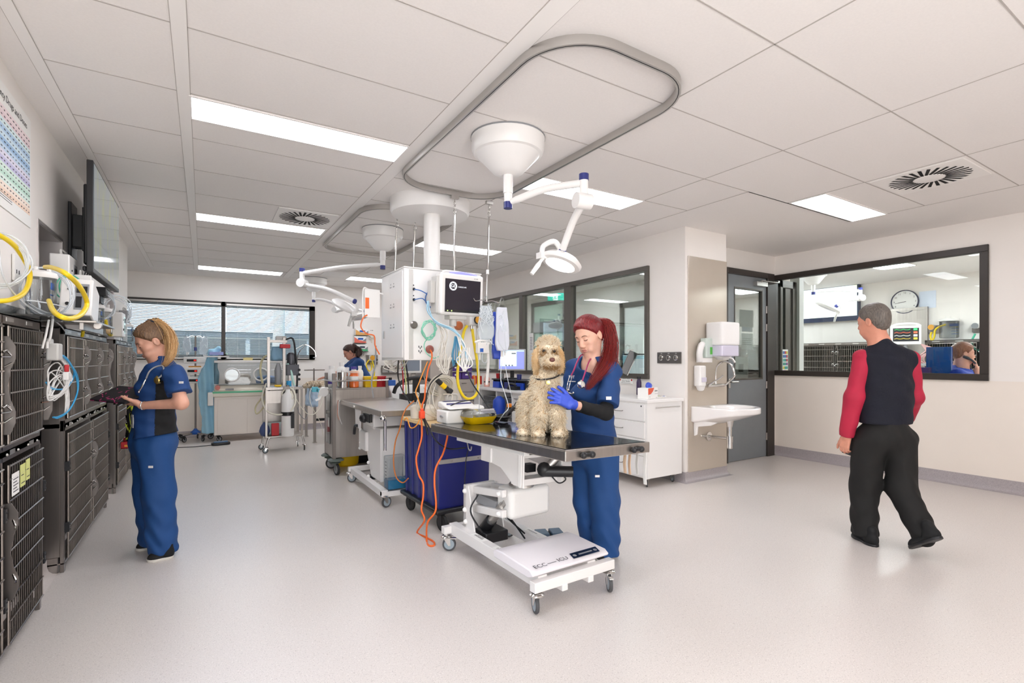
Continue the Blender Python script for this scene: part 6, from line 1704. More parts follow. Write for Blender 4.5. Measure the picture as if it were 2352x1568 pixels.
# computer on the bench
def screen_unit(label, loc, rz, w_, h_, m, z=.9, bez=M_ltgrey, stand=True):
    o = thing('computer_monitor', label, 'computer monitor', (loc[0], loc[1], z), rz)
    b = B(); b.box(-w_ / 2, -.02, .13, w_ / 2, .025, .13 + h_); b.done('case', bez, o, bev=.006)
    b = B(); b.box(-w_ / 2 + .02, -.0215, .155, w_ / 2 - .02, -.02, .13 + h_ - .018); b.done('screen', m, o, sm=0)
    if stand:
        b = B(); b.box(-.03, .02, .0, .03, .05, .3); b.box(-.1, -.06, 0, .1, .09, .015); b.done('stand', M_black, o, bev=.004)
    return o
M_desk = mat('desktop_blue', '8A94E6', .3, emit=.75, ecol='8F97E8')
o = screen_unit('computer monitor with lilac blue desktop on the white bench', (4.17, 6.75), R(-42), .44, .34, M_desk, 1.05)
b = B(); b.box(-.18, -.0225, .2, .08, -.0216, .43); b.done('open_window', mat('window_pale', 'DDF0FA', .3, emit=.85), o, sm=0)
b = B(); b.box(-.2, -.0225, .43, .2, -.0216, .45); b.done('title_bar', mat('title_pale', 'BFE0F4', .3, emit=.85), o, sm=0)
b = B()
for x in (-.1, -.05, .0): b.box(x, -.0232, .2, x + .025, -.0226, .222)
b.box(-.0, -.0232, .39, .07, -.0226, .41); b.done('icons', M_greyp, o, sm=0)
o = thing('desk_riser', 'black desk organiser under the lilac blue computer monitor', 'desk organiser', (4.2, 6.6, .902))
b = B(); b.box(-.2, -.5, .125, .15, .5, .145)
for y in (-.49, -.2, .15, .46): b.box(-.18, y, 0, .14, y + .03, .125)
b.done('frame', M_black, o, sm=0, bev=.003)
for k, (y, z, m, lab) in enumerate(((6.28, .903, MATS['blue_pack'], 'navy box inside the black desk organiser nearer the dog'), (6.62, .903, M_navyc, 'navy box in the middle of the black desk organiser'), (6.98, .903, MATS['blue_pack'], 'navy box inside the black desk organiser farther from the dog'), (6.95, 1.048, M_clear, 'clear pot on the black desk organiser'), (7.05, 1.048, M_red, 'red pot on the black desk organiser'), (6.42, 1.048, M_navyc, 'indigo pot on the black desk organiser'))):
    b = B()
    if k < 3: b.box(-.09, -.1, 0, .09, .1, .1)
    else: b.lathe([(.035, 0), (.04, .08), (.036, .08), (.03, .01)], None, 14)
    o = b.done('desk_box' if k < 3 else 'pen_pot', m, bev=.004); o.location = (4.1, y, z); tag(o, lab, 'box' if k < 3 else 'pot')
bottle('pink bottle with dark band on the white bench behind the giving set', 4.05, 7.35, .05, .2, mat('pink_soap', 'F0B8A8', .3), mat('pale_pink', 'F4D6CC', .4), .6, z=.902, band=(.35, .45), bandm=M_black)
b = B(); b.box(-.15, -.3, 0, .15, .3, .02); o = b.done('keyboard_tray', M_white2, bev=.004); o.location = (4.0, 7.75, .902); tag(o, 'white tray on the far end of the white bench', 'tray')
b = B(); b.box(-.06, -.1, 0, .06, .1, .12); o = b.done('red_box', M_red, bev=.01); o.location = (4.25, 8.1, .902); o.scale = (1, 1, 1.3); tag(o, 'dull red box at the far end of the white bench', 'box')
b = B(); b.tube(cr([(0, 0, 0), (0, 0, .12), (-.01, .02, .18)], 4), .018, 8); o = b.done('orange_torch', MATS['orange_plastic'], sm=60); o.location = (3.95, 7.6, .902); tag(o, 'orange stick standing near the pink bottle on the bench', 'stick')
o = thing('desk_phone', 'black telephone handset leaning on the white bench behind the dog', 'telephone', (3.98, 6.35, .902))
b = B(); b.box(-.08, -.1, 0, .1, .1, .05); b.tube(cr([(-.05, -.1, .06), (-.05, -.05, .085), (-.05, .05, .085), (-.05, .1, .06)], 4), .02, 8); b.done('body', M_black, o, bev=.008)
# ================================================================== DRAWER CART, WASH BASIN, SERVICES
dc = thing('drawer_cart', 'white drawer cart on casters against the wall beside the wash basin', 'drawer cart', (4.22, 4.1, 0))
b = B(); b.box(-.27, -.4, .1, .27, .4, .895); b.done('case', M_white, dc, sm=0, bev=.003)
b = B(); b.box(-.285, -.415, .895, .285, .4, .93); b.done('top', M_white, dc, sm=0, bev=.006)
for z0, z1 in ((.7, .885), (.52, .695), (.34, .515), (.12, .335)):
    b = B(); b.box(-.284, -.37, z0, -.27, .38, z1 - .006); d_ = b.done('drawer', M_white, dc, sm=0, bev=.002)
    b = B(); zc = (z0 + z1) / 2
    b.tube(cr([(-.284, -.06, zc), (-.31, -.055, zc - .004), (-.312, .06, zc - .004), (-.284, .065, zc)], 4), .004, 6); d2 = b.done('pull', M_steeld, d_, sm=60)
b = B(); b.cyl((-.284, -.33, .86), (-.288, -.33, .86), .008, n=12); b.done('lock', M_print, dc)
b = B(); b.tube(cr([(-.13, -.4, .84), (-.13, -.43, .845), (.2, -.43, .845), (.2, -.4, .84)], 2), .006, 8); b.done('push_rail', M_alum, dc, sm=60)
for x, y, sw in ((-.22, -.35, 230), (.2, -.34, 250), (-.22, .34, 120), (.2, .34, 80)): caster(dc, x, y, .11, .042, R(sw), fork=M_alum)
o = thing('glove_carton', 'white and orange red glove carton on top of the white drawer cart', 'glove box', (4.13, 3.86, .931), R(20))
b = B(); b.box(-.13, -.06, 0, .13, .06, .115); b.done('carton', M_paper, o, sm=0)
b = B(); b.add([(-.13, -.0605, .115), (-.13, -.0605, .045), (-.06, -.0605, .05), (.0, -.0605, .08), (.03, -.0605, .115)], [(0, 1, 2, 3, 4)]); b.done('orange_flash', mat('orange_red', 'E0532E', .5), o, sm=0)
b = B(); text(b, 'Nitrile', .028, face_negy(.08, -.0605, .08)); text(b, 'examination gloves', .011, face_negy(.085, -.0605, .05)); text(b, 'M', .02, face_negy(-.09, -.0608, .02)); b.done('lettering', M_print, o, sm=0)
def gl(p): return su(ell(p, (0, 0, .02), (.05, .03, .035)), cap(p, (.03, 0, .02), (.06, .01, .035), .018, .012), .02) + fold(p, .006, 40, 3)
soft('glove_tuft', gl, (-.08, -.06, -.03), (.1, .06, .08), .005, M_glove, o, T=Mx.Translation((.02, 0, .115)))
r_ = random.Random(8)
for k, (x, y, m, lab) in enumerate(((4.3, 3.82, M_white2, 'white pen lying near the wall on the white drawer cart'), (4.38, 3.86, M_blue, 'blue pen lying at the wall end of the white drawer cart'), (4.34, 3.95, mat('pale_green', 'C8D8B0', .5), 'pale green marker lying behind the pens on the white drawer cart'))):
    b = B(); b.cyl((-.07, 0, .007), (.06, .01, .007), .007, n=8); b.cyl((.06, .01, .007), (.075, .011, .007), .004, n=8)
    o = b.done('pen', m); o.location = (x, y, .931); o.rotation_euler = (0, 0, r_.uniform(-.3, .5)); tag(o, lab, 'pen')
b = B(); b.box(-.11, -.08, 0, .11, .08, .004); o = b.done('clipboard', M_steeld, sm=0); o.location = (4.33, 4.02, .931); tag(o, 'dark clipboard lying at the back of the white drawer cart', 'clipboard')
bottle('dark purple tall bottle standing against the window corner behind the drawer cart', 4.43, 4.28, .03, .22, mat('dark_purple', '3B2A4E', .3), M_black, .6, z=.931)
o = thing('notice_card', 'small white printed card on the wall under the office window', 'sign', at_x(1438, 872, 4.51))
b = B(); b.box(-.004, -.12, -.05, .004, .12, .05); b.done('card', M_paper, o, sm=0)
b = B(); Tn = face_negx(-.0045, 0, 0)
text(b, 'Please wash', .03, Tn @ TR((0, .02, 0))); text(b, 'your hands', .03, Tn @ TR((0, -.015, 0))); b.box(-.0052, -.08, -.04, -.0045, .08, -.037)
b.done('lettering', M_print, o, sm=0)
b = B(); 
for y in (-.1, .1): b.cyl((-.0042, y, .0), (-.0052, y, .0), .012, n=14)
b.done('red_spot', M_red, o)
p, q = at_x(1511, 834, 4.515), at_x(1565, 808, 4.515)
o = thing('gas_service_plate', 'dark grey service plate with three round dials on the white wall', 'service plate', (4.515, (p.y + q.y) / 2, (p.z + q.z) / 2))
hy, hz = abs(p.y - q.y) / 2, abs(q.z - p.z) / 2
b = B(); b.box(-.012, -hy, -hz, .004, hy, hz); b.done('plate', mat('slate_plate', '6E6A68', .35, metal=.6), o, sm=0, bev=.003)
for k in (-1, 0, 1):
    b = B(); T = face_negx(-.012, k * hy * .62 + .0, 0); b.lathe([(hz * .5, 0), (hz * .5, .01), (hz * .38, .014), (hz * .36, .02), (.001, .02)], T, 22); d_ = b.done('dial', M_chrome, o)
    b = B(); b.box(-.034, k * hy * .62 - .004, -hz * .3, -.032, k * hy * .62 + .004, hz * .3); b.done('pointer', M_print, d_, sm=0)
b = B()
for k in (-1, 0, 1): text(b, 'O2' if k else 'AIR', hz * .28, face_negx(-.0122, k * hy * .62, hz * .75))
b.done('lettering', M_paper, o, sm=0)

# wash basin on the column
M_ceramic = mat('white_ceramic', 'F3F0EE', .12, coat=.3)
wb = thing('wash_basin', 'white ceramic wash basin fixed to the beige wall panel', 'wash basin', (4.95, 3.668, .83))
def basin(p):
    x, y, z = p[:, 0], p[:, 1], p[:, 2]
    q = np.stack([x, np.minimum(y + .12, 0) * 1.0 - 0 * y, z], 1)
    plan = np.sqrt((x / .345) ** 2 + (np.minimum(y + .16, 0) / .38) ** 2) - 1
    side = np.maximum(plan * .3, y)
    depth = .215 - .16 * np.clip(-y / .54, 0, 1) ** 1.3 - .05 * (x / .34) ** 2
    body = np.maximum(np.maximum(side, z), (-z - depth) * .85)
    body = np.where(True, body, body)
    bowl = ell(p, (0, -.27, .015), (.255, .2, .13))
    return sub_(body - .004, bowl, .03)
soft('basin', basin, (-.4, -.6, -.26), (.4, .03, .06), .009, M_ceramic, wb, smooth=4)
b = B(); b.prism([(0, -.15), (-.3, -.15), (-.22, -.19), (-.05, -.22), (-.04, -.31), (0, -.33)], -.31, -.28, Mx(((0, 0, 1, 0), (1, 0, 0, 0), (0, 1, 0, 0), (0, 0, 0, 1)))); b.done('bracket', M_ceramic, wb, bev=.01)
b = B(); b.lathe([(.05, -.1), (.035, -.17), (.03, -.2), (.022, -.2), (.022, -.3), (.034, -.3), (.034, -.43), (.02, -.44)], TR((-.02, -.25, -.02)), 18); b.tube([(-.02, -.25, -.35), (-.02, -.15, -.35), (-.05, -.02, -.35)], .018, 10); b.lathe([(.05, 0), (.05, .01), (.025, .015)], toward((-.05, -.005, -.35), (0, -1, 0)), 18); b.cyl((-.2, -.02, -.33), (-.05, -.03, -.35), .008); b.done('waste_trap', M_chrome, wb)
tp = thing('wall_tap', 'chrome gooseneck wall tap with long lever handles above the basin', 'tap', (4.95, 3.668, 1.06))
b = B()
b.cyl((-.13, 0, 0), (-.13, -.05, 0), .022); b.cyl((.13, 0, 0), (.13, -.05, 0), .022); b.cyl((-.15, -.06, 0), (.15, -.06, 0), .018)
b.tube(cr([(0, -.06, 0), (0, -.06, .12), (.0, -.08, .22), (0, -.16, .27), (0, -.25, .24), (0, -.29, .15), (0, -.29, .1)], 7), .011, 10); b.done('spout', M_chrome, tp, sm=50)
for s_ in (-1, 1):
    b = B(); b.tube(cr([(s_ * .14, -.06, 0), (s_ * .15, -.1, .02), (s_ * .12, -.2, .09), (s_ * .11, -.23, .12)], 5), [.014] * 6 + [.009] * 10, 8); b.done('lever', M_chrome, tp, sm=60)
M_lilac = mat('lilac_window', 'D9D4E6', .2, alpha=.9)
sd_ = thing('soap_dispenser', 'white soap dispenser with lilac window beside the chrome tap', 'soap dispenser', at_y(1604, 895, 3.64))
b = B(); b.prism(rrect(.115, .1, .03, 4), .04, .27, TR((0, -.02, 0))); b.done('case', M_white, sd_, bev=.012)
b = B(); b.box(-.035, -.075, .09, .045, -.07, .14); b.done('window', M_lilac, sd_, bev=.003)
b = B(); b.loft([[(x * s_, y * s_ - .03, z) for x, y in rrect(.1, .08, .03, 4)] for s_, z in ((1, .04), (.7, .0), (.4, -.01))]); b.done('spout', M_white, sd_)
hs = thing('sanitiser_pump', 'white bracket holding a clear green hand sanitiser bottle above the soap dispenser', 'sanitiser', at_y(1615, 832, 3.64))
b = B(); b.box(-.09, -.06, 0, .08, .02, .05); b.tube(cr([(-.08, -.02, .02), (-.1, -.03, .1), (-.07, -.03, .19), (-.02, -.02, .2)], 5), .035, 8); b.done('bracket', M_white, hs, bev=.01)
b = B(); b.prism(rrect(.12, .09, .02, 4, .02, -.03), .05, .27); b.done('bottle', mat('sanitiser', 'DDEAE2', .12, alpha=.7), hs, bev=.01)
b = B(); b.box(.02, -.0765, .09, .06, -.0755, .17); b.done('green_label', mat('label_green', '57B946', .5), hs, sm=0)
pt = thing('paper_towel_dispenser', 'big white paper towel dispenser with lilac lower half on the beige panel', 'towel dispenser', at_y(1660, 822, 3.55))
b = B(); b.prism(rrect(.33, .24, .05, 5, 0, .0), .14, .4); b.done('cover', M_white, pt, bev=.02, seg=3)
b = B(); b.prism(rrect(.32, .23, .05, 5, 0, .0), .02, .14); b.done('lower_window', M_lilac, pt, bev=.01)
b = B(); b.tube(cr([(-.17, .1, .03), (-.1, .0, .02), (.0, -.1, .0), (.02, -.14, -.05)], 5), .03, 8, flat=.35); b.loft([[(x * s_ , y * s_, z) for x, y in rrect(.2, .12, .03, 4)] for s_, z in ((1, .02), (.6, -.02))]); b.done('towel_guide', M_white, pt, sm=50)

# tie straps hanging below the table edge
for k, (u, v0, v1, d, w_, m, lab) in enumerate(((1434, 1040, 1086, 3.0, .02, mat('tan_strap', 'D8B99C', .7), 'tan strap hanging under the corner of the examination table, nearer the woman'), (1445, 1040, 1089, 3.02, .018, MATS['tan_strap'], 'tan strap hanging under the corner of the examination table, beside the other tan one'), (1462, 1040, 1088, 2.98, .016, M_ltgrey, 'short white strap hanging under the corner of the examination table'), (1480, 1038, 1112, 2.95, .022, M_white2, 'long white strap hanging nearest the end of the examination table'))):
    p, q = at_d(u, v0 - 22, d), at_d(u + 2, v1, d)
    b = B(); b.tube(cr([p, (p * 2 + q) / 3 + V((.004, 0, 0)), (p + q * 2) / 3 - V((.004, 0, 0)), q], 5), w_ / 1.6, 6, flat=.25)
    tag(b.done('tie_strap', m, sm=60), lab, 'strap')

# ================================================================== WARD SEEN THROUGH THE RIGHT-HAND WINDOW AND THE DOOR
WX = 10.3
ya, yb = at_x(2035, 800, WX).y, at_x(1800, 800, WX).y
o = kennel_bank('steel kennel bank in the ward under the bright ward screen', 0, yb - ya, [(.03, .98, 'far'), (1.03, (yb - ya) - .03, 'near')] if yb - ya < 2.2 else [(.03, .95, 'far'), (1.0, 1.95, 'near'), (2.0, yb - ya - .03, 'far')], [(.03, .98, 'far')])
o.location = (WX, yb, .12); o.rotation_euler = (0, 0, math.pi)
yc, yd = at_x(2330, 800, WX).y, at_x(2124, 800, WX).y
o = kennel_bank('steel kennel bank in the ward behind the person on the telephone', 0, yd - yc, [(.03, (yd - yc) * .62, 'near'), ((yd - yc) * .66, yd - yc - .03, 'near')], [(.03, .8, 'far')])
o.location = (WX, yd, .12); o.rotation_euler = (0, 0, math.pi)
ye = 7.9
o = kennel_bank('steel kennel bank in the ward seen through the glass of the grey door', 0, ye - yb - .05, [(.03, .6, 'far'), (.65, 1.2, 'far')], [(.03, .98, 'far')])
o.location = (WX, ye, .12); o.rotation_euler = (0, 0, math.pi)
p, q = at_x(2122, 860, 10.85), at_x(2040, 716, 10.85)
b = B(); b.box(10.9, p.y, .3, 10.94, q.y, q.z); b.box(10.88, p.y - .04, .3, 10.94, p.y, q.z + .05); b.box(10.88, q.y, .3, 10.94, q.y + .04, q.z + .05); b.box(10.88, p.y, q.z, 10.94, q.y, q.z + .05)
struct(b.done('trim_5', M_steel, sm=0))
p, q = at_x(1800, 747, 10.85), at_x(1973, 652, 10.85)
hz = (q.z - p.z) / 2; p.z += 0
o = thing('ward_screen', 'large bright wall screen in the ward with pale yellow blocks', 'television', (10.86, (p.y + q.y) / 2, (p.z + q.z) / 2 + .02))
hy = abs(p.y - q.y) / 2
b = B(); b.box(-.02, -hy, -hz, .06, hy, hz); b.done('bezel', mat('navy_bezel', '23304E', .3), o, sm=0)
m = mat('ward_picture', 'F4F8FB', .3, emit=.7)
t = m.node_tree; n = t.nodes.new('ShaderNodeTexNoise'); n.inputs['Scale'].default_value = 3.2; tc = t.nodes.new('ShaderNodeTexCoord'); t.links.new(tc.outputs['Object'], n.inputs[0])
r = t.nodes.new('ShaderNodeValToRGB'); r.color_ramp.interpolation = 'LINEAR'; r.color_ramp.elements[0].position = .55; r.color_ramp.elements[0].color = lin('F2F7FC'); r.color_ramp.elements[1].position = .63; r.color_ramp.elements[1].color = lin('E6F0A0'); t.links.new(n.outputs[0], r.inputs[0]); t.links.new(r.outputs[0], t.nodes['Principled BSDF'].inputs['Emission Color'])
b = B(); b.box(-.022, -hy + .03, -hz + .09, -.02, hy - .03, hz - .03); b.done('picture', m, o, sm=0)
lamp('surgical lamp in the ward in front of the bright ward screen', (at_d(1868, 600, 8.2).x, at_d(1868, 600, 8.2).y), .2, 2.45, at_d(1976, 668, 8.2), at_d(1921, 703, 8.2), at_d(1900, 706, 8.2), .2, vw(-.35, .2, -.75), vw(.85, -.1, -.45), False)
# clock
ck = thing('wall_clock', 'round white wall clock with dark rim in the ward', 'clock', at_x(2079, 693, 10.93))
rr_ = .215
Tc = face_negx(-.005, 0, 0)
b = B(); b.lathe([(rr_, 0), (rr_, .03), (rr_ * .93, .03), (rr_ * .93, .012)], Tc, 48); b.done('rim', mat('indigo_rim', '2B2A44', .3), ck)
b = B(); b.lathe([(rr_ * .94, .0), (rr_ * .94, .0135), (.001, .0135)], Tc, 48); b.done('face', M_paper, ck)
b = B()
for k in range(12):
    a = math.pi / 2 - 2 * math.pi * (k + 1) / 12
    text(b, str(k + 1), .045, Tc @ TR((rr_ * .76 * math.cos(a), rr_ *   .76 * math.sin(a), .0145)))
b.done('numerals', M_print, ck, sm=0)
for nm, mins, L, w_ in (('hour_hand', 8.72 * 5, .1, .009), ('minute_hand', 43.5, .155, .006)):
    a = -2 * math.pi * mins / 60
    b = B(); b.box(-w_ / 2, -.02, .0155 if L < .12 else .0175, w_ / 2, L, .0165 if L < .12 else .0185, Tc @ TR((0, 0, 0), a)); b.done(nm, M_black, ck, sm=0)
b = B(); p, q = at_x(2150, 706, 10.94), at_x(2111, 670, 10.94); b.box(10.937, p.y, p.z, 10.942, q.y, q.z)
tag(b.done('wall_notice', mat('pale_blue_paper', 'DCE6F6', .6), sm=0), 'pale blue notice sheet on the ward wall beside the clock', 'notice')
for k, (u0, u1, v0, v1, lab) in enumerate(((2127, 2160, 748, 764, 'steel gas outlet in the ward with round orange dial'), (2233, 2255, 744, 762, 'steel gas outlet in the ward beside the window edge'))):
    p, q = at_x(u1, v1, 10.93), at_x(u0, v0, 10.93)
    o = thing('gas_outlet_unit', lab, 'outlet panel', (10.93, (p.y + q.y) / 2, (p.z + q.z) / 2))
    hy, hz = (q.y - p.y) / 2, (q.z - p.z) / 2
    b = B(); b.box(-.015, -hy, -hz, .01, hy, hz); b.done('plate', M_steeld, o, sm=0)
    b = B(); b.cyl((-.01, 0, hz * .5), (-.09, 0, hz * .5), .05, n=18); b.done('regulator', M_cream if k == 0 else M_white2, o)
    b = B(); b.cyl((-.09, 0, hz * .5), (-.1, 0, hz * .5), .045, n=18); b.done('dial', MATS['orange_dial'] if k == 0 else M_greyp, o)
hose('oxygen_hose', [at_x(2140, 762, 10.8), at_x(2137, 772, 10.8), at_x(2141, 782, 10.8), at_x(2146, 772, 10.8), at_x(2148, 758, 10.8), at_x(2158, 750, 10.8), at_x(2172, 745, 10.8)], .016, M_yellow, 'yellow hose looped under the ward gas outlet', 'hose')
jar('suction_canister', at_x(2180, 776, 10.82), .13, .34, 'clear round canister on the ward wall beside the yellow hose')
hose('green_tubing', [at_x(2240, 766, 10.7), at_x(2232, 785, 10.7), at_x(2240, 800, 10.7), at_x(2256, 806, 10.7), at_x(2268, 795, 10.7)], .016, MATS['green_tubing'], 'green tubing hanging from the ward outlet near the window edge', 'tubing')
pm = thing('ward_monitor', 'white ward monitor with black screen and green and red traces', 'monitor', at_x(2080, 770, 9.9))
pm.rotation_euler = (0, 0, R(-90 + 25))
b = B(); b.box(-.2, -.03, -.15, .2, .08, .16); b.tube(cr([(-.19, .02, .15), (-.1, .02, .19), (.12, .02, .19), (.2, .02, .15)], 5), .018, 8); b.done('case', M_white2, pm, bev=.015)
b = B(); b.box(-.17, -.032, -.1, .17, -.03, .12); b.done('screen', M_black, pm, sm=0)
for k, (c, z) in enumerate((('35D06A', .09), ('E05A3A', .04), ('DDE6E8', -.01), ('E2C340', -.06))):
    b = B(); b.tube([(-.15 + .03 * j, -.033, z + (.012 if j % 3 == 1 else 0)) for j in range(8)], .003, 4); b.box(.1, -.0335, z - .01, .15, -.0325, z + .022); b.done('trace', mat('trace_' + c, c, .4, emit=.8), pm, sm=0)
b = B(); b.cyl((0, .03, -.15), (0, .03, -1.3), .03, n=10); b.box(-.25, -.1, -.5, .25, .2, -.46); b.done('stand', M_greyp, pm)
b = B()
for k in range(6): b.tube(cr([(.2, -.02, -.15), (.28 + r_.uniform(-.05, .08), -.05, -.25), (.22 + r_.uniform(-.1, .12), -.05, -.4), (.3 + r_.uniform(-.1, .1), -.04, -.5)], 5), .012, 6)
b.done('leads', mat('mauve_lead', 'B08A88', .5), pm, sm=60)
p, q = at_x(2186, 862, 7.3), at_x(2127, 797, 7.3)
b = B(); b.box(7.3, p.y, 1.161, 7.33, q.y, q.z); o = b.done('blue_screen_board', mat('royal_blue_board', '0E4E9E', .15, coat=.4), sm=0, bev=.004)
b = B(); tag(o, 'glossy blue desk screen behind the dark framed window, beside the person on the telephone', 'desk screen')
b = B(); b.box(-.03, -.1, 0, .03, .12, .1); o = b.done('purple_box', M_purple, bev=.004); o.location = V((7.25, at_x(2114, 858, 7.25).y, 1.161)); tag(o, 'purple box on the ward desk beside the blue desk screen', 'box')
wd = thing('ward_desk', 'white high desk just behind the dark framed window', 'desk', (7.24, 2.1, 0))
b = B(); b.box(-.15, -.9, 1.12, .14, 1.1, 1.16); b.done('top', M_white, wd, sm=0, bev=.004)
b = B(); b.box(-.14, -.88, 0, -.1, 1.08, 1.12); b.box(-.1, -.88, 0, .13, -.84, 1.12); b.box(-.1, 1.04, 0, .13, 1.08, 1.12); b.done('panel', M_white2, wd, sm=0)
# partition in the ward next to the door
b = B()
for x0, x1 in ((7.1, 7.16), (7.42, 7.52)): b.box(x0, 4.1, 0, x1, 4.2, 2.5)
b.box(7.1, 4.1, 2.4, 7.5, 4.2, 2.5); b.box(7.26, 4.12, .1, 7.42, 4.18, 2.4)
o = struct(b.done('trim_6', M_gframe, sm=0, bev=.003))
b = B(); b.box(7.52, 4.06, 0, 7.64, 4.2, HC); struct(b.done('trim_7', mat('pale_post_paint', 'CFCFCB', .5), sm=0, bev=.004))
b = B(); b.box(7.16, 4.14, .1, 7.26, 4.15, 2.4); struct(b.done('window_5', glassmat('greenish_glass', 'D5E4DE', .12), sm=0))
b = B(); b.box(7.13, 4.09, 1.12, 7.27, 4.1, 1.5)
o = tag(b.done('colour_chart', M_paper, sm=0), 'small chart of coloured squares on the ward partition glass', 'chart')
r_ = random.Random(4)
for i in range(3):
    for j in range(6):
        b = B(); b.box(7.14 + .042 * i, 4.087, 1.16 + .055 * j, 7.175 + .042 * i, 4.0895, 1.2 + .055 * j)
        c = r_.choice(['2F8F86', '8E4A8C', 'D8C84A', '3F6FB0', 'C04A58', '64B7A6']); b.done('colour_square', mat('sq_' + c, c, .5), o, sm=0)
# papers behind the door glass
for k, (u0, v0, u1, v1, m, lab, tx) in enumerate(((1698, 713, 1730, 750, M_ltgrey, 'pale grey sheet fixed high behind the glass of the grey door', ''), (1704, 751, 1728, 761, mat('navy_label', '27366E', .5), 'dark blue strip label behind the glass of the grey door', ''), (1703, 766, 1729, 802, M_paper, 'typed notice behind the middle of the grey door glass', 'ln'), (1686, 820, 1718, 873, M_paper, 'certificate with a small picture low behind the grey door glass', 'pic'))):
    p, q = at_y(u0, v1, 4.112), at_y(u1, v0, 4.112)
    b = B(); b.box(p.x, 4.108, p.z, q.x, 4.111, q.z); o = tag(b.done('notice', m, sm=0), lab, 'notice')
    if tx:
        b = B(); wx, wz = q.x - p.x, q.z - p.z
        if tx == 'ln':
            for j in range(4): b.box(p.x + wx * .1, 4.1072, p.z + wz * (.3 + .12 * j), p.x + wx * (.9 - .1 * (j % 2)), 4.1079, p.z + wz * (.325 + .12 * j))
            b.done('writing', M_print, o, sm=0)
        else:
            b.box(p.x + wx * .3, 4.1072, p.z + wz * .35, p.x + wx * .65, 4.1079, p.z + wz * .7); b.done('picture', mat('photo_dark', '4E4A3A', .5, var=.4, scale=60), o, sm=0)

# ================================================================== OFFICE SEEN THROUGH THE INNER GLASS
def off_frame(name, Y0, Y1, z0, z1, m_in, X=6.9, fw=.09):
    b = B()
    for q in ((Y0, z0, Y0 + fw, z1), (Y1 - fw, z0, Y1, z1), (Y0, z1 - fw, Y1, z1), (Y0, z0, Y1, z0 + fw)): b.box(X - .06, q[0], q[1], X, q[2], q[3])
    o = struct(b.done(name, M_gframe, sm=0, bev=.003))
    b = B(); b.box(X - .02, Y0 + fw, z0 + fw, X - .015, Y1 - fw, z1 - fw); b.done('pane', m_in, o, sm=0)
y1 = at_x(1428, 760, 6.9).y
off_frame('window_6', y1 - 1.3, y1, 1.15, at_x(1428, 697, 6.9).z, mat('frosted_pane', 'E8ECEA', .4, emit=.25))
y1, y0 = at_x(1224, 760, 6.9).y, at_x(1302, 760, 6.9).y
off_frame('door_2', y0, y1, .02, at_x(1224, 698, 6.9).z, mat('green_frosted', 'A9C2B4', .3, var=.25, scale=26))
b = B(); b.box(6.84, y0 + .1, 2.0, 6.87, y1 - .1, 2.25); struct(b.done('trim_8', M_greyp, sm=0))
b = B(); p, q = at_y(1138, 900, 11.59), at_y(1188, 700, 11.59); b.box(p.x, 11.56, .02, q.x, 11.59, q.z); o = struct(b.done('door_3', mat('office_door_grey', '8A8782', .5), sm=0))
b = B(); b.box(p.x + .14, 11.55, 1.0, q.x - .14, 11.57, q.z - .15); b.done('pane', mat('pale_pane', 'C9CFC9', .3), o, sm=0)
ex = thing('exit_sign', 'green running figure exit sign hung from the office ceiling', 'exit sign', at_d(1276, 682, 9.2))
ex.rotation_euler = (0, 0, R(-50))
M_exit = mat('exit_green', '14B8A0', .4, emit=1.0); M_exw = mat('exit_white', 'F4FBF8', .4, emit=1.6)
b = B(); b.box(-.15, -.02, -.065, .15, .02, .065); b.done('panel', M_exit, ex, sm=0, bev=.003)
b = B(); b.box(-.045, -.0215, -.062, .045, -.02, .062); b.done('doorway', M_exw, ex, sm=0)
b = B(); b.lathe([(.0105, 0), (.0105, .001), (.001, .001)], face_negy(.008, -.022, .04), 14)
for q in (((.004, .024), (-.008, -.008), .009), ((-.008, -.008), (.016, -.026), .007), ((.016, -.026), (.012, -.05), .006), ((-.008, -.008), (-.018, -.03), .007), ((-.018, -.03), (-.038, -.036), .006), ((.004, .022), (.028, .01), .005), ((.004, .022), (-.02, .012), .005), ((-.02, .012), (-.026, -.004), .005)):
    b.tube([(q[0][0], -.0222, q[0][1]), (q[1][0], -.0222, q[1][1])], q[2], 6)
b.done('running_figure', M_exit, ex, sm=0)
b = B(); b.cyl((-.1, 0, .065), (-.1, 0, HC - ex.location.z), .004, n=6); b.cyl((.1, 0, .065), (.1, 0, HC - ex.location.z), .004, n=6); b.done('hanger', M_chrome, ex)
of = thing('office_desk', 'white office desk behind the inner glass', 'desk', (5.2, 5.4, 0))
b = B(); b.box(-.45, -.9, .96, .4, 1.2, 1.0); b.box(-.33, -.88, 0, .38, -.84, .96); b.box(-.33, 1.14, 0, .38, 1.18, .96); b.done('desk', M_white, of, sm=0)
o = screen_unit('office computer monitor with pale blue page, behind the inner glass', (at_x(1464, 850, 4.95).x, at_x(1464, 850, 4.95).y), R(-50), .42, .3, mat('pale_page', 'EAF6FC', .3, emit=.95), 1.002, M_black)
b = B(); b.box(-.19, -.0222, .36, .19, -.0216, .4); b.box(-.19, -.0222, .16, -.1, -.0216, .36); b.done('page_bars', mat('page_blue', 'A8DCEC', .3, emit=.9), o, sm=0)
for k, (u, a) in enumerate(((1409, 2), (1432, 24))):
    o = thing('document_stand', ('upright' if k == 0 else 'slanting') + ' dark grey panel standing behind the red haired woman', 'panel', at_d(u, 858, 6.2), R(-32))
    o.rotation_euler = (0, R(a), R(-32))
    b = B(); b.box(-.045, -.01, -.0, .045, .02, .37 if k == 0 else .3); b.done('panel', mat('slate_panel', '6E6E6E', .4, metal=.3), o, bev=.006)
    b = B(); b.box(.045, -.014, -.0, .056, .024, .37 if k == 0 else .3); b.done('edge', M_ltgrey, o, sm=0)
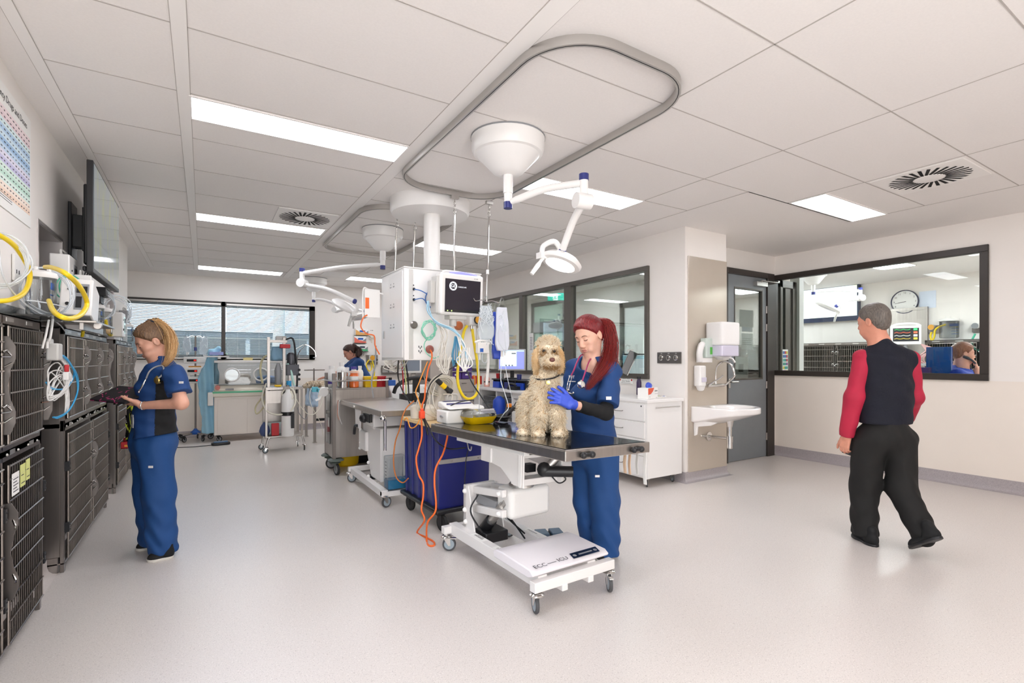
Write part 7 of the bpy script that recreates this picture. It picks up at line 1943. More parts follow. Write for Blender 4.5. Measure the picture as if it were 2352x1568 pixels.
# ================================================================== PEOPLE
M_hairs = {}
def hairmat(n, c1, c2): return mat(n, c1, .42, var=.3, scale=240, col2=c2, aniso=(1, 1, .1), bump=.3, bscale=300)
def frame(fwd, up=(0, 0, 1)):
    f_ = V(fwd).normalized(); u = V(up); l_ = u.cross(f_).normalized(); u = f_.cross(l_)
    return np.array([[f_.x, l_.x, u.x], [f_.y, l_.y, u.y], [f_.z, l_.z, u.z]], np.float32)
def head_sdf(q, male=False):
    d = ell(q, (-.012, 0, .035), (.098, .076, .092))
    d = su(d, ell(q, (.024, 0, -.028), (.066, .060, .086)), .03)
    d = su(d, ell(q, (.040, 0, -.082), (.042, .043 if male else .038, .032)), .03)
    d = su(d, ell(q, (.068, 0, -.100), (.016, .017, .015)), .02)
    a = q.copy(); a[:, 1] = np.abs(a[:, 1])
    d = su(d, ell(a, (.05, .041, -.026), (.028, .02, .022)), .022)
    d = su(d, ell(a, (.060, .030, -.066), (.025, .02, .024)), .02)
    d = su(d, cap(a, (.082, 0, .026), (.070, .042, .024), .012, .010), .018)
    d = sub_(d, ell(a, (.100, .031, .006), (.017, .016, .011)), .014)
    d = su(d, ell(a, (.0745, .031, .003), (.0145, .0155, .0125)), .005)
    d = su(d, cap(q, (.086, 0, .012), (.106, 0, -.032), .0085, .0105), .012)
    d = su(d, ell(a, (.097, .010, -.040), (.010, .0075, .0075)), .006)
    d = su(d, ell(q, (.090, 0, -.0615), (.0125, .021, .0062)), .006)
    d = su(d, ell(q, (.087, 0, -.0735), (.0125, .018, .0068)), .006)
    d = sub_(d, ell(q, (.104, 0, -.0672), (.010, .022, .0012)), .004)
    e = ell(a, (-.014, .076, -.006), (.020, .009, .031))
    e = sub_(e, ell(a, (-.009, .086, -.004), (.010, .006, .018)), .006)
    return su(d, e, .006)
def lips_pick(q):
    return (np.abs(q[:, 1]) < .02 - .7 * np.abs(q[:, 2] + .0675)) & (q[:, 2] > -.0775) & (q[:, 2] < -.0585) & (q[:, 0] > .088)
def hand_sdf(q, curl=(.3, .35, .3), spread=.06, thumb=.5, th_up=0.):
    """hand frame: x to the fingertips, y to the thumb side, z out of the back"""
    d = sbox(q, (.042, 0, 0), (.046, .037, .0125), .0122)
    d = su(d, ell(q, (.03, .026, -.006), (.034, .02, .016)), .012)
    for i, (y, L, r) in enumerate(((.029, .068, .0082), (.010, .076, .0085), (-.009, .071, .0081), (-.027, .056, .0072))):
        a = 0; p = V((.084 - .004 * abs(i - 1.2), y, 0)); sp = spread * (1.3 - i)
        pts = [p]
        for k, f_ in enumerate((.45, .3, .25)):
            a += curl[k] * (1 + .12 * i)
            p = p + V((math.cos(a) * math.cos(sp), math.sin(sp), -math.sin(a))) * L * f_
            pts.append(p)
        d = su(d, chain(q, pts, [r * 1.08, r, r * .95, r * .82], .004), .008)
    t0 = V((.018, .03, -.006)); t1 = t0 + V((math.cos(thumb), math.sin(thumb), -.12 + th_up)) * .04; t2 = t1 + V((math.cos(thumb * .7), math.sin(thumb * .7), -.2 + th_up)) * .032; t3 = t2 + V((math.cos(thumb * .4), math.sin(thumb * .4), -.28 + th_up)) * .026
    return su(d, chain(q, [t0, t1, t2, t3], [.013, .0105, .0095, .0078], .006), .012)
def hairline(q, low=-.075, k=1.1, x0=.008):
    return q[:, 2] - np.maximum(low - (low - .002) * np.clip((q[:, 0] + .052) / .03, 0, 1), k * (q[:, 0] - x0))
class Person:
    """a figure modelled in the frame x = to the viewer's right, y = away from the camera, z = up"""
    def __init__(s, name_label, u0, d, res, skin='D9A58C', lips='B8645C', hs=1., male=False):
        s.d, s.u0, s.k, s.res = d, u0, d / F_PX, res
        s.o = at_d(u0, 826, d); s.o.z = 0
        s.t = thing('person', name_label, 'person', s.o, -YAW)
        s.skin = mat('skin_' + skin, skin, .5, var=.04, scale=30, sss=.15, col2=None); s.lips = mat('lips_' + lips, lips, .4)
        s.hs, s.male = hs, male
    def p(s, u, v, y=0.):
        """photo pixel -> local point at depth y beyond the figure's own distance"""
        k = (s.d + y) / F_PX
        return ((u - 1176) * k - (s.u0 - 1176) * s.k, y, EYE + (V0 - v) * k)
    def head(s, hc, fwd, up=(0, 0, 1)):
        s.hc, s.HM = hc, frame(fwd, up)
    def hq(s, p): return (p - P_(s.hc)) @ s.HM / s.hs
    def hp(s, q): return tuple(P_(s.hc) + s.HM @ (P_(q) * s.hs))
    def hx(s, y, z, off=.0):
        """front surface of the head at (y, z) in head space"""
        xs = np.linspace(.14, .0, 281, dtype=np.float32)
        q = np.stack([xs, np.full_like(xs, y), np.full_like(xs, z)], 1)
        d = head_sdf(q, s.male)
        i = int(np.argmax(d < 0))
        return s.hp((xs[i] + off, y, z))
    def face(s, brow, lash='2A1E1A', iris=None, glasses=None):
        for sg in (1, -1):
            b = B(); b.tube([s.hx(sg * y, z, .0005) for y, z in ((.014, .0225), (.022, .0265), (.032, .028), (.042, .0255), (.05, .020))], [.0014, .0026, .0026, .002, .001], 6); b.done('eyebrow', brow, s.t, sm=60)
            b = B(); b.tube([s.hx(sg * y, z, .0006) for y, z in ((.018, -.0015), (.024, -.0045), (.031, -.0058), (.038, -.0045), (.045, .0005))], [.001, .0018, .002, .002, .0014], 6); b.done('eyelashes', mat('lash_' + lash, lash, .6), s.t, sm=60)
            if iris:
                b = B(); b.tube([s.hx(sg * y, z, .0002) for y, z in ((.021, .000), (.031, .0005), (.041, .001))], [.001, .0035, .001], 8); b.done('eye', mat('eye_' + iris, iris, .15), s.t, sm=60)
        if glasses:
            for sg in (1, -1):
                b = B(); b.tube([s.hp((.098 - .1 * abs(y) * .3, sg * .031 + y, -.002 + z)) for y, z in [(.024 * math.cos(a), .018 * math.sin(a)) for a in np.linspace(0, 2 * math.pi, 18, endpoint=False)]], .0022, 5, closed=True)
                b.tube([s.hp((.09, sg * .056, .004)), s.hp((-.01, sg * .08, .008))], .002, 5); b.done('glasses', glasses, s.t, sm=60)
    def skin_mesh(s, parts, lo, hi, extra_pick=None):
        def fn(p):
            d = head_sdf(s.hq(p), s.male) * s.hs
            for f_, k in parts: d = su(d, f_(p), k)
            return d
        def pick(c):
            return lips_pick(s.hq(c)).astype(int)
        return soft('body', fn, lo, hi, s.res, [s.skin, s.lips], s.t, pick, smooth=1)
    def cloth(s, name, fn, lo, hi, mats, pick=None, res=None, smooth=2):
        return soft(name, fn, lo, hi, res or s.res * 1.35, mats, s.t, pick, smooth=smooth)
    def hair(s, m, cut, thick=.013, extra=None, lo=None, hi=None, stripes=.0016, name='hair'):
        def fn(p):
            q = s.hq(p)
            d = su(ell(q, (-.012, 0, .035), (.098 + thick, .076 + thick, .092 + thick)), ell(q, (-.05, 0, -.03), (.05, .05, .05)), .04)
            d = d + stripes * np.sin(260 * q[:, 1] + 60 * q[:, 2]) * np.sin(40 * q[:, 0] + 1) + stripes * .7 * np.sin(410 * q[:, 1] - 90 * q[:, 0])
            c_ = cut(q)
            d = np.maximum(d + (thick - .002) * np.exp(-np.maximum(c_, 0) / .011), -c_ * .7)
            a = q.copy(); a[:, 1] = np.abs(a[:, 1])
            d = np.maximum(d, -(ell(a, (-.010, .084, -.008), (.024, .02, .033))))
            if extra: d = su(d, extra(p, q), .02)
            return d * s.hs
        c = P_(s.hc)
        return soft(name, fn, c - .19 if lo is None else lo, c + .19 if hi is None else hi, s.res, m, s.t, smooth=1)
    def strands(s, name, m, paths, n, r, jit, seed=1, k=7):
        """hair strands: each path is a list of points, jit its spread at each point"""
        rs = random.Random(seed); b = B()
        for pts in paths:
            for i in range(n):
                o1 = V((rs.gauss(0, 1), rs.gauss(0, 1), rs.gauss(0, .4)))
                cut_ = rs.uniform(.82, 1.03)
                q = [V(p) + o1 * j + V((rs.gauss(0, 1), rs.gauss(0, 1), rs.gauss(0, 1))) * j * .25 for p, j in zip(pts, jit)]
                q[-1] = q[-2].lerp(q[-1], cut_)
                c = cr(q, k); L = len(c)
                b.tube(c, [r * (1 - .75 * (t / (L - 1)) ** 3) for t in range(L)], 5)
            core = cr(pts, k); L = len(core); js = [j for j in jit]
            b.tube(core, [1.05 * js[min(int(t / (L - 1) * (len(js) - 1)), len(js) - 2)] + .002 if t < L - 2 else .002 for t in range(L)], 10)
        return b.done(name, m, s.t, sm=180)
    def combed(s, m, tie, n=420, thick=.012, seed=3):
        """fine strands combed back over the head from the hairline to the tie"""
        rs = random.Random(seed); b = B(); C0 = V((-.012, 0, .035)); E = V((.098 + thick, .076 + thick, .092 + thick))
        t = V(tie) - C0; t = V((t.x / E.x, t.y / E.y, t.z / E.z)).normalized()
        for i in range(n):
            az = rs.uniform(-180, 180); a = abs(az)
            el = np.interp(a, [0, 35, 60, 85, 110, 140, 180], [36, 30, 14, 2, -12, -42, -50]) + rs.uniform(0, 14)
            d0 = V((math.cos(R(el)) * math.cos(R(az)), math.cos(R(el)) * math.sin(R(az)), math.sin(R(el))))
            pts = []
            for k in range(8):
                f_ = k / 7
                d = d0.slerp(t, f_ * .97, d0)
                g = (.3 + .7 * min(1, f_ * 4)) if el < 60 else 1
                e = V((.099 + thick * g, .077 + thick * g, .093 + thick * g))
                pts.append(s.hp(C0 + V((d.x * e.x, d.y * e.y, d.z * e.z)) * (1 + rs.uniform(.0, .012))))
            b.tube(pts, [.0007, .0016, .0018, .0018, .0018, .0018, .0016, .001], 4)
        return b.done('combed_strands', m, s.t, sm=180)
    def shoe(s, heel, toe, m, sole, w_=.042, h_=.062, tilt=0.):
        h0, t0 = V(heel), V(toe)
        M = frame(t0 - h0) if not tilt else frame(t0 - h0, (0, 0, 1))
        L = (t0 - h0).length
        def q_(p): return (p - P_(h0)) @ M
        def up(p):
            q = q_(p)
            d = su(ell(q, (L * .22, 0, h_ * .55), (L * .25, w_ * .82, h_ * .75)), ell(q, (L * .66, 0, h_ * .3), (L * .33, w_, h_ * .62)), .03)
            d = su(d, cap(q, (L * .2, 0, h_ * .6), (L * .18, 0, h_ * 1.5), w_ * .72, w_ * .7), .02)
            return np.maximum(d, -(q[:, 2] - .014))
        def so(p):
            q = q_(p)
            pl = su(ell(q * P_((1, 1, 0)), (L * .25, 0, 0), (L * .27, w_ * .9, .1)), ell(q * P_((1, 1, 0)), (L * .66, 0, 0), (L * .35, w_ * 1.08, .1)), .02)
            return np.maximum(pl, np.abs(q[:, 2] - .009) - .009)
        lo = np.minimum(P_(heel), P_(toe)) - .08; hi = np.maximum(P_(heel), P_(toe)) + P_((.08, .08, .14))
        o = soft('shoe', up, lo, hi, max(.004, s.res), m, s.t, smooth=2)
        soft('sole', so, lo, hi, max(.004, s.res * .8), sole, o, smooth=1)
        return o
M_navyscrub = mat('scrub_blue', '113C74', .75, var=.07, scale=4, bump=.12, bscale=26)
M_blackcloth = mat('black_cloth', '0C0C0E', .8, bump=.1, bscale=40)
M_tagw = mat('white_tag', 'E8E4E4', .6)
M_sole = mat('pale_sole', 'D8D4CC', .6)

# ------------------------------------------------------------------ woman reading a tablet by the kennels
w1 = Person('blonde pony-tailed person in blue scrubs reading a tablet by the kennels', 352, 3.5, .0036, 'DBA48C', 'BC7A70')
p = w1.p
hc = p(351, 785, 0); w1.head(hc, (-.70, -.58, -.46), (-.36, -.3, .89))
nb = p(369, 838, .01); sh_n, sh_f = p(402, 862, -.15), p(352, 862, .16)
el_n, wr_n = p(417, 926, -.19), p(326, 931, -.16)
el_f, wr_f = p(352, 935, .2), p(310, 925, .02)
hip = p(353, 1012, .02)
def aw(el, wr): return V(wr) - V(el)
Mh_n = frame(V(p(281, 917, -.1)) - V(wr_n), V((-.2, -.45, -.85)))      # palm up under the tablet
Mh_f = frame(V(p(268, 915, .06)) - V(wr_f), V((0, .3, -.95)))
w1.skin_mesh([
    (lambda q: cap(q, w1.hp((-.03, 0, -.06)), nb, .05, .056), .04),
    (lambda q: fcap(q, nb, p(360, 900, .01), .07, .1, (.81, .58, 0), .75), .05),
    (lambda q: fcap(q, p(360, 900, .01), hip, .1, .1, (.81, .58, 0), .75), .05),
    (lambda q: chain(q, [sh_n, el_n, wr_n], [.045, .037, .025], .03), .03),
    (lambda q: chain(q, [sh_f, el_f, wr_f], [.045, .037, .025], .03), .03),
    (lambda q: hand_sdf((q - P_(wr_n)) @ Mh_n * P_((1, -1, 1)), (.12, .2, .25), .08, .8, .2), .012),
    (lambda q: hand_sdf((q - P_(wr_f)) @ Mh_f, (.12, .2, .25), .05, .7, .2), .012),
    (lambda q: chain(q, [p(345, 1012, .07), p(344, 1130, .1), p(353, 1240, .1)], [.06, .05, .04], .03), .03),
    (lambda q: chain(q, [p(356, 1012, -.04), p(363, 1125, -.06), p(374, 1248, -.07)], [.06, .05, .04], .03), .03)],
    (-.4, -.36, .02), (.48, .34, 1.66))
w1.face(mat('brow_brown', '6A4A38', .7))
M_blonde = hairmat('brown_blonde_hair', '4E382A', '8A6A4C'); M_blonde2 = hairmat('honey_hair', 'B98A58', 'E2BC86')
w1.hair(M_blonde, hairline, .012,
        lambda P, q: ell(q, (-.05, 0, .125), (.03, .03, .028)))
b = B(); tie = w1.hp((-.062, 0, .138))
b.tube([w1.hp((-.066 + .026 * math.cos(a), .026 * math.sin(a), .13 + .006 * math.sin(3 * a))) for a in np.linspace(0, 2 * math.pi, 16, endpoint=False)], .011, 8, closed=True)
b.done('hair_tie', mat('dark_tie', '1B2230', .8), w1.t, sm=60)
w1.combed(M_blonde, (-.062, 0, .14))
w1.strands('ponytail', M_blonde2, [[tie, p(366, 738, -.0), p(388, 760, -.01), p(397, 790, -.03), p(392, 820, -.06), p(374, 843, -.08)], [tie, p(362, 736, .0), p(382, 762, .0), p(391, 795, -.01), p(386, 822, -.04), p(378, 838, -.07)]], 240, .0014, [.006, .010, .012, .013, .011, .008], 3)
def tunic1(q):
    d = fcap(q, p(366, 862, .01), p(356, 930, .01), .135, .135, (.81, .58, 0), .74)
    d = su(d, cap(q, sh_n, sh_f, .062, .06), .05)
    d = su(d, fcap(q, p(356, 930, .01), p(354, 1030, .01), .14, .172, (.81, .58, 0), .8), .06)
    d = su(d, ell(q, p(340, 890, -.02), (.06, .09, .07)), .05)
    d = su(d, cap(q, nb, p(372, 850, .01), .068, .075), .05)
    for a, e in ((sh_n, el_n), (sh_f, el_f)):
        m_ = V(a).lerp(V(e), .62); dr = (V(e) - V(a)).normalized()
        s_ = cap(q, a, V(a).lerp(V(e), .74), .066, .068)
        s_ = np.maximum(s_, (q - P_(m_)) @ P_(dr))
        d = su(d, s_, .03)
    d = d + fold(q, .011, 15, 2) + .003 * np.sin(q[:, 2] * 70 + q[:, 0] * 22)
    d = np.maximum(d, -(q[:, 2] - p(0, 1000)[2] - .02 * np.sin(q[:, 0] * 9)))
    hq = q - P_(p(352, 846, -.03))
    d = np.maximum(d, -ell(q, p(362, 836, -.005), (.082, .086, .075)))
    return np.maximum(d, -np.maximum(-(hq[:, 2] + .05 - 1.2 * np.abs(hq @ P_((-.58, .81, 0)) - .02)) * .6, -(hq @ P_((-.81, -.58, 0))) - .02))
def pick1(c):
    uu = 1176 + F_PX * (c[:, 0] + (352 - 1176) * w1.k) / (3.5 + c[:, 1])
    dd = cap(c.astype(np.float32), sh_n, el_n, .08, .08)
    return ((uu > 356 - (1. - c[:, 2]) * 8) & (c[:, 2] < p(0, 872)[2]) & (c[:, 1] < .06) & ((dd > 0) | (c[:, 2] < 1.1))).astype(int)
w1.cloth('tunic', tunic1, (-.34, -.34, .74), (.5, .34, 1.36), [M_navyscrub, M_blackcloth], pick1)
def trous(hipc, legs, seed, rt=.108, rk=.088, ra=.082, hem=.035, waist=None):
    def fn(q):
        d = None
        for a, k_, e in legs:
            l_ = chain(q, [a, k_, e], [rt, rk, ra], .05)
            d = l_ if d is None else su(d, l_, .025)
        d = su(d, fcap(q, V(hipc) + V((0, 0, .12)), hipc, .13, .15, (0, 1, 0), .95), .05)
        low = np.clip((.5 - q[:, 2]) / .5, 0, 1)
        d = d + fold(q, .007, 9, seed) + .007 * low * np.sin(q[:, 2] * 48 + 5 * np.sin(q[:, 0] * 14 + q[:, 1] * 9)) + .003 * np.sin(q[:, 0] * 55 + q[:, 2] * 15)
        d = np.maximum(d, -(q[:, 2] - hem))
        return np.maximum(d, q[:, 2] - (V(hipc).z + .14))
    return fn
M_trouser = mat('trouser_blue', '13447E', .75, var=.08, scale=3, bump=.12, bscale=24)
w1.cloth('trousers', trous(hip, [(p(342, 1030, .08), p(344, 1130, .1), p(355, 1240, .1)), (p(356, 1030, -.05), p(364, 1130, -.06), p(374, 1252, -.07))], 4, .112, .092, .088, .03), (-.32, -.3, .02), (.3, .3, .96), M_trouser)
b = B(); q0 = p(346, 1072, -.175); b.cb(q0, (.028, .006, .014)); b.done('pocket_tag', M_tagw, w1.t, sm=0)
b = B(); q0 = V(p(416, 878, -.262)); b.cb(q0, (.026, .006, .014), None); b.done('sleeve_tag', M_tagw, w1.t, sm=0)
w1.shoe(p(398, 1262, -.08)[:2] + (.0,), p(337, 1283, -.16)[:2] + (.0,), M_blackcloth, M_sole)
w1.shoe(p(368, 1250, .1)[:2] + (.0,), p(312, 1256, .05)[:2] + (.0,), M_blackcloth, M_sole)
b = B(); b.tube([V(wr_n) + V((.012, 0, .0)) + V((0, .03 * math.cos(a), .03 * math.sin(a))) for a in np.linspace(0, 2 * math.pi, 14, endpoint=False)], .004, 6, closed=True); b.done('bracelet', M_chrome, w1.t, sm=60)
# what she carries
def at_person(w_, q): return V(w_.o) + Mx.Rotation(-YAW, 3, 'Z') @ V(q)
tb = thing('tablet', 'tablet in a dark pink-patterned cover held by the blonde person', 'tablet', at_person(w1, p(281, 908, -.07)), -YAW)
tb.rotation_euler = (R(22), R(4), -YAW - R(12))
b = B(); b.prism(rrect(.3, .22, .015, 4), 0, .012); b.done('cover', mat('dark_patterned', '1C171C', .55, var=.0), tb, bev=.003)
r_ = random.Random(6); b = B()
for k in range(26):
    x, y = r_.uniform(-.13, .13), r_.uniform(-.1, .1)
    b.box(-.012, -.003, .0121, .012, .003, .0125, TR((x, y, 0), r_.uniform(0, 3)))
    if k % 3 == 0: b.box(x - .012, -.1105, .004, x + .01, -.1098, .009)
b.done('pink_marks', mat('pink_print', 'C83C78', .6), tb, sm=0)
def steth(label, w_, tube, ends, chest, m, mc):
    o = thing('stethoscope', label, 'stethoscope', w_.o, -YAW)
    b = B(); b.tube(cr(tube, 6), .0052, 8); b.done('tubing', m, o, sm=60)
    b = B()
    for e in ends: b.tube(cr(e, 5), .003, 6); b.ball(e[-1], .007, 8)
    b.done('ear_tube', M_chrome, o, sm=60)
    b = B(); c, n = chest; b.lathe([(.012, -.012), (.024, -.01), (.026, .002), (.02, .008), (.001, .009)], toward(c, n), 20); b.cyl(c, V(c) + V((0, 0, .03)), .006, n=8); b.done('chest_piece', mc, o)
    return o
M_brass = mat('brass', 'C8B06A', .2, metal=1.)
steth('grey stethoscope with brass chest piece on the blonde person', w1, [p(336, 868, -.17), p(343, 853, -.16), p(356, 843, -.14), p(372, 840, -.13), p(376, 850, -.17), p(371, 862, -.2), p(364, 868, -.215)], [[p(336, 868, -.15), p(328, 882, -.16), p(321, 896, -.16)], [p(343, 856, -.13), p(331, 880, -.17), p(319, 900, -.17)]], (V(p(361, 873, -.2)), (-.3, -1, 0)), M_greyp, M_brass)
bd = thing('id_badge', 'clear name badge clipped at the waist of the blonde person', 'badge', at_person(w1, p(304, 967, -.1)), -YAW - R(40))
b = B(); b.box(-.027, -.003, -.045, .027, .003, .045); b.done('card', M_ltgrey, bd, bev=.003)
b = B(); b.box(-.02, -.004, -.02, .02, -.003, .03); b.done('picture', M_greyp, bd, sm=0)

# ------------------------------------------------------------------ the dog on the table
DZ = .876
dg = Person('', 1247, 3.16, .005)
bpy.data.objects.remove(dg.t)
dg.o.z = 0
dog = thing('dog', 'curly cream dog sitting on the black examination table', 'dog', dg.o, -YAW)
dg.t = dog
p = dg.p
hd = V(p(1259, 815, -.04))
def dog_sdf(q):
    d = ell(q, p(1252, 915, -.0), (.078, .085, .19))
    d = su(d, ell(q, (-.035, .16, DZ + .15), (.115, .19, .135)), .07)
    d = su(d, ell(q, (-.095, .08, DZ + .07), (.05, .12, .075)), .05)
    d = su(d, ell(q, (.075, .12, DZ + .07), (.05, .11, .075)), .05)
    d = su(d, ell(q, (-.125, -.05, DZ + .022), (.036, .07, .024)), .02)
    d = su(d, ell(q, (.115, .0, DZ + .022), (.036, .06, .024)), .02)
    for u, s_ in ((1238, -1), (1280, 1)):
        d = su(d, chain(q, [p(u + 4 * -s_, 915, -.05), p(u, 955, -.09), p(u + 2 * s_, 990, -.1)], [.045, .036, .03], .03), .03)
        d = su(d, ell(q, (p(u + 3 * s_, 0, -.125)[0], -.125, DZ + .024), (.036, .052, .026)), .02)
    d = su(d, cap(q, p(1251, 880, .0), p(1257, 842, -.01), .072, .06), .05)
    d = su(d, ell(q, hd + V((0, 0, .01)), (.074, .08, .076)), .03)
    d = su(d, ell(q, hd + V((.0, -.01, .058)), (.064, .066, .05)), .03)
    d = su(d, ell(q, hd + V((.012, -.085, -.038)), (.055, .062, .036)), .03)
    d = su(d, ell(q, hd + V((.012, -.072, -.066)), (.042, .045, .024)), .02)
    for s_ in (-1, 1):
        e = ell(q, hd + V((s_ * .074, -.005, -.034)), (.02, .042, .072))
        d = su(d, e, .015)
        d = sub_(d, ell(q, hd + V((s_ * .031, -.09, .024)), (.015, .018, .013)), .012)
    return d + .003 * np.sin(q[:, 0] * 130) * np.sin(q[:, 1] * 120) * np.sin(q[:, 2] * 115)
M_fur1 = mat('cream_fur', 'E8D6B8', .85, var=.16, scale=14, col2='F6EBD6'); M_fur2 = mat('tan_fur', 'DDB680', .85, var=.2, scale=20, col2='ECD2A8'); M_fur3 = mat('dark_tan_fur', 'B08A5C', .85)
bo = soft('body', dog_sdf, (-.26, -.26, DZ - .01), (.26, .42, 1.52), .006, [M_fur1, M_fur2], dog, lambda c: ((np.abs(c[:, 0] - hd.x) > .06) & (c[:, 2] > hd.z - .13)).astype(int), smooth=1)
rs = np.random.RandomState(7)
me = bo.data
nf = len(me.polygons)
cen = np.empty(nf * 3, np.float32); me.polygons.foreach_get('center', cen); cen = cen.reshape(-1, 3)
nor = np.empty(nf * 3, np.float32); me.polygons.foreach_get('normal', nor); nor = nor.reshape(-1, 3)
okf = cen[:, 2] > DZ + .012
idx = rs.choice(np.where(okf)[0], min(24000, int(okf.sum())), replace=False)
c, n_ = cen[idx], nor[idx]
N = len(c)
nose_c = np.array(hd + V((.014, -.148, -.03)), np.float32)
keep = (np.linalg.norm(c - nose_c, axis=1) > .02)
for s_ in (-1, 1):
    keep &= np.linalg.norm(c - np.array(hd + V((s_ * .031, -.085, .023)), np.float32), axis=1) > .0135
c, n_ = c[keep], n_[keep]; N = len(c)
headm = c[:, 2] > hd.z - .12
top = c[:, 2] > hd.z + .055
L = np.where(headm, rs.uniform(.012, .026, N), rs.uniform(.018, .04, N)); L = np.where(top, rs.uniform(.014, .032, N), L); L = np.where(c[:, 2] < DZ + .06, L * .6, L)
down = np.array([0, 0, -1.]) * np.where(top, -.35, .75)[:, None]
t = n_ * .6 + down + rs.normal(size=(N, 3)) * .3
front = (c[:, 1] < hd.y - .06) & headm
t[front] += n_[front] * .7 + np.array([0, 0, -.1]); t /= np.linalg.norm(t, axis=1)[:, None]
sd = np.cross(t, rs.normal(size=(N, 3))); sd /= np.linalg.norm(sd, axis=1)[:, None]
bi = np.cross(t, sd)
SEG = 6
vs = []; ph = rs.uniform(0, 6.28, N)
rad0 = np.where(headm, .002, .0027) * rs.uniform(.7, 1.25, N)
for k in range(SEG + 1):
    f_ = k / SEG
    curl = .0055 * f_ ** .8
    pos = c - n_ * .004 + t * (L * f_)[:, None] + sd * (np.cos(ph + 8 * f_) * curl)[:, None] + bi * (np.sin(ph + 8 * f_) * curl)[:, None] + np.array([0, 0, -.5]) * (L * f_ * f_ * np.where(top, 0., .35))[:, None]
    pos[:, 2] = np.maximum(pos[:, 2], DZ + .002)
    r = rad0 * (1 - f_) ** .7 + .0004
    for j in range(3):
        a = 2.094 * j
        vs.append(pos + sd * (math.cos(a) * r)[:, None] + bi * (math.sin(a) * r)[:, None])
VS = np.stack(vs, 1).reshape(-1, 3)
fs = []
st = (SEG + 1) * 3
for k in range(SEG):
    for j in range(3):
        a, b_ = k * 3 + j, k * 3 + (j + 1) % 3
        fs.append((a, b_, b_ + 3, a + 3))
fs = (np.array(fs)[None] + (np.arange(N) * st)[:, None, None]).reshape(-1, 4)
me2 = bpy.data.meshes.new('coat')
me2.vertices.add(len(VS)); me2.vertices.foreach_set('co', VS.astype(np.float32).ravel())
me2.loops.add(len(fs) * 4); me2.loops.foreach_set('vertex_index', fs.astype(np.int32).ravel())
me2.polygons.add(len(fs)); me2.polygons.foreach_set('loop_start', np.arange(0, len(fs) * 4, 4, dtype=np.int32))
me2.update(calc_edges=True)
for m in (M_fur1, M_fur2, M_fur3): me2.materials.append(m)
tan = ((np.abs(c[:, 0] - hd.x) > .056) & headm & (c[:, 2] < hd.z + .05)) | (rs.rand(N) < .05)
dark_locks = (c[:, 2] < hd.z - .055) & (c[:, 2] > hd.z - .085) & (c[:, 1] < hd.y - .09)  # darker fur around the eyes and below the muzzle
for s_ in (-1, 1): dark_locks |= np.linalg.norm(c - np.array(hd + V((s_ * .033, -.075, .018)), np.float32), axis=1) < .026
mi = np.where(dark_locks, 2, np.where(tan, 1, np.where(rs.rand(N) < .06, 2, 0)))
me2.polygons.foreach_set('material_index', np.repeat(mi, SEG * 3).astype(np.int32))
co = link('coat', me2, dog, 180)
b = B(); b.ball(nose_c + np.array([0, .004, 0], np.float32), (.0175, .013, .014), 14); b.done('nose', mat('brown_nose', '6A4038', .35), dog)
for s_ in (-1, 1):
    b = B(); b.ball(hd + V((s_ * .031, -.076, .023)), .0105, 12); b.done('eye', mat('dog_eye', '1E120C', .08), dog)
b = B(); b.tube([tuple(hd + V((.012 + x, -.13 + abs(x) * .6, -.066 - .15 * abs(x)))) for x in np.linspace(-.035, .035, 9)], .0028, 6); b.done('mouth', mat('dog_lip', '5A3B2C', .6), dog, sm=60)
cl = thing('dog_collar', 'thin dark collar with round tag on the cream dog', 'collar', dg.o, -YAW)
b = B(); cz = p(0, 862)[2]
b.tube([(p(1254, 0)[0] + .084 * math.cos(a), -.005 + .09 * math.sin(a), cz - .02 * math.sin(a) * -1 + .01 * math.cos(a)) for a in np.linspace(0, 2 * math.pi, 28, endpoint=False)], .005, 6, closed=True); b.done('band', M_black, cl, sm=60)
b = B(); b.lathe([(.012, 0), (.013, .003), (.006, .004)], toward((p(1259, 0, -.11)[0], -.112, cz - .04), (0, -1, 0)), 16); b.done('tag', M_brass, cl)

# ------------------------------------------------------------------ red-haired woman steadying the dog
w2 = Person('red haired person in dark blue scrubs steadying the dog with a blue glove', 1370, 3.47, .0036, 'E2B29C', 'C4827A', 1.06)
p = w2.p
w2.head(p(1353, 772, 0), (-.66, -.66, -.36), (-.34, -.16, .93))
nb = p(1359, 838, .02); sh_n, sh_f = p(1404, 852, -.1), p(1322, 846, .12)
el_n, wr_n = p(1391, 948, -.26), p(1312, 928, -.425)
el_f, wr_f = p(1306, 925, .12), p(1285, 925, .02)
hip = p(1366, 1030, .03)
Mg = frame(V(p(1240, 893, -.485)) - V(wr_n), V((-.1, -.85, .5)))
hg = lambda q: hand_sdf((q - P_(wr_n)) @ Mg * P_((1, -1, 1)), (.1, .15, .15), .17, .75, .0)
w2.skin_mesh([
    (lambda q: cap(q, w2.hp((-.03, 0, -.06)), nb, .05, .055), .04),
    (lambda q: fcap(q, nb, p(1362, 910, .02), .075, .11, (.7, .7, 0), .75), .05),
    (lambda q: fcap(q, p(1362, 910, .02), hip, .1, .1, (.7, .7, 0), .75), .05),
    (lambda q: chain(q, [sh_n, el_n, wr_n], [.045, .036, .026], .03), .03),
    (lambda q: chain(q, [sh_f, el_f, wr_f], [.045, .036, .026], .03), .03),
    (lambda q: hand_sdf((q - P_(wr_n)) @ Mg * P_((1, -1, 1)), (.1, .15, .15), .17, .75, .0), .012),
    (lambda q: chain(q, [p(1352, 1030, .08), p(1352, 1150, .1), p(1360, 1280, .1)], [.06, .05, .04], .03), .03),
    (lambda q: chain(q, [p(1380, 1030, -.03), p(1388, 1150, -.05), p(1394, 1285, -.05)], [.06, .05, .04], .03), .03)],
    (-.46, -.56, .02), (.3, .34, 1.76))
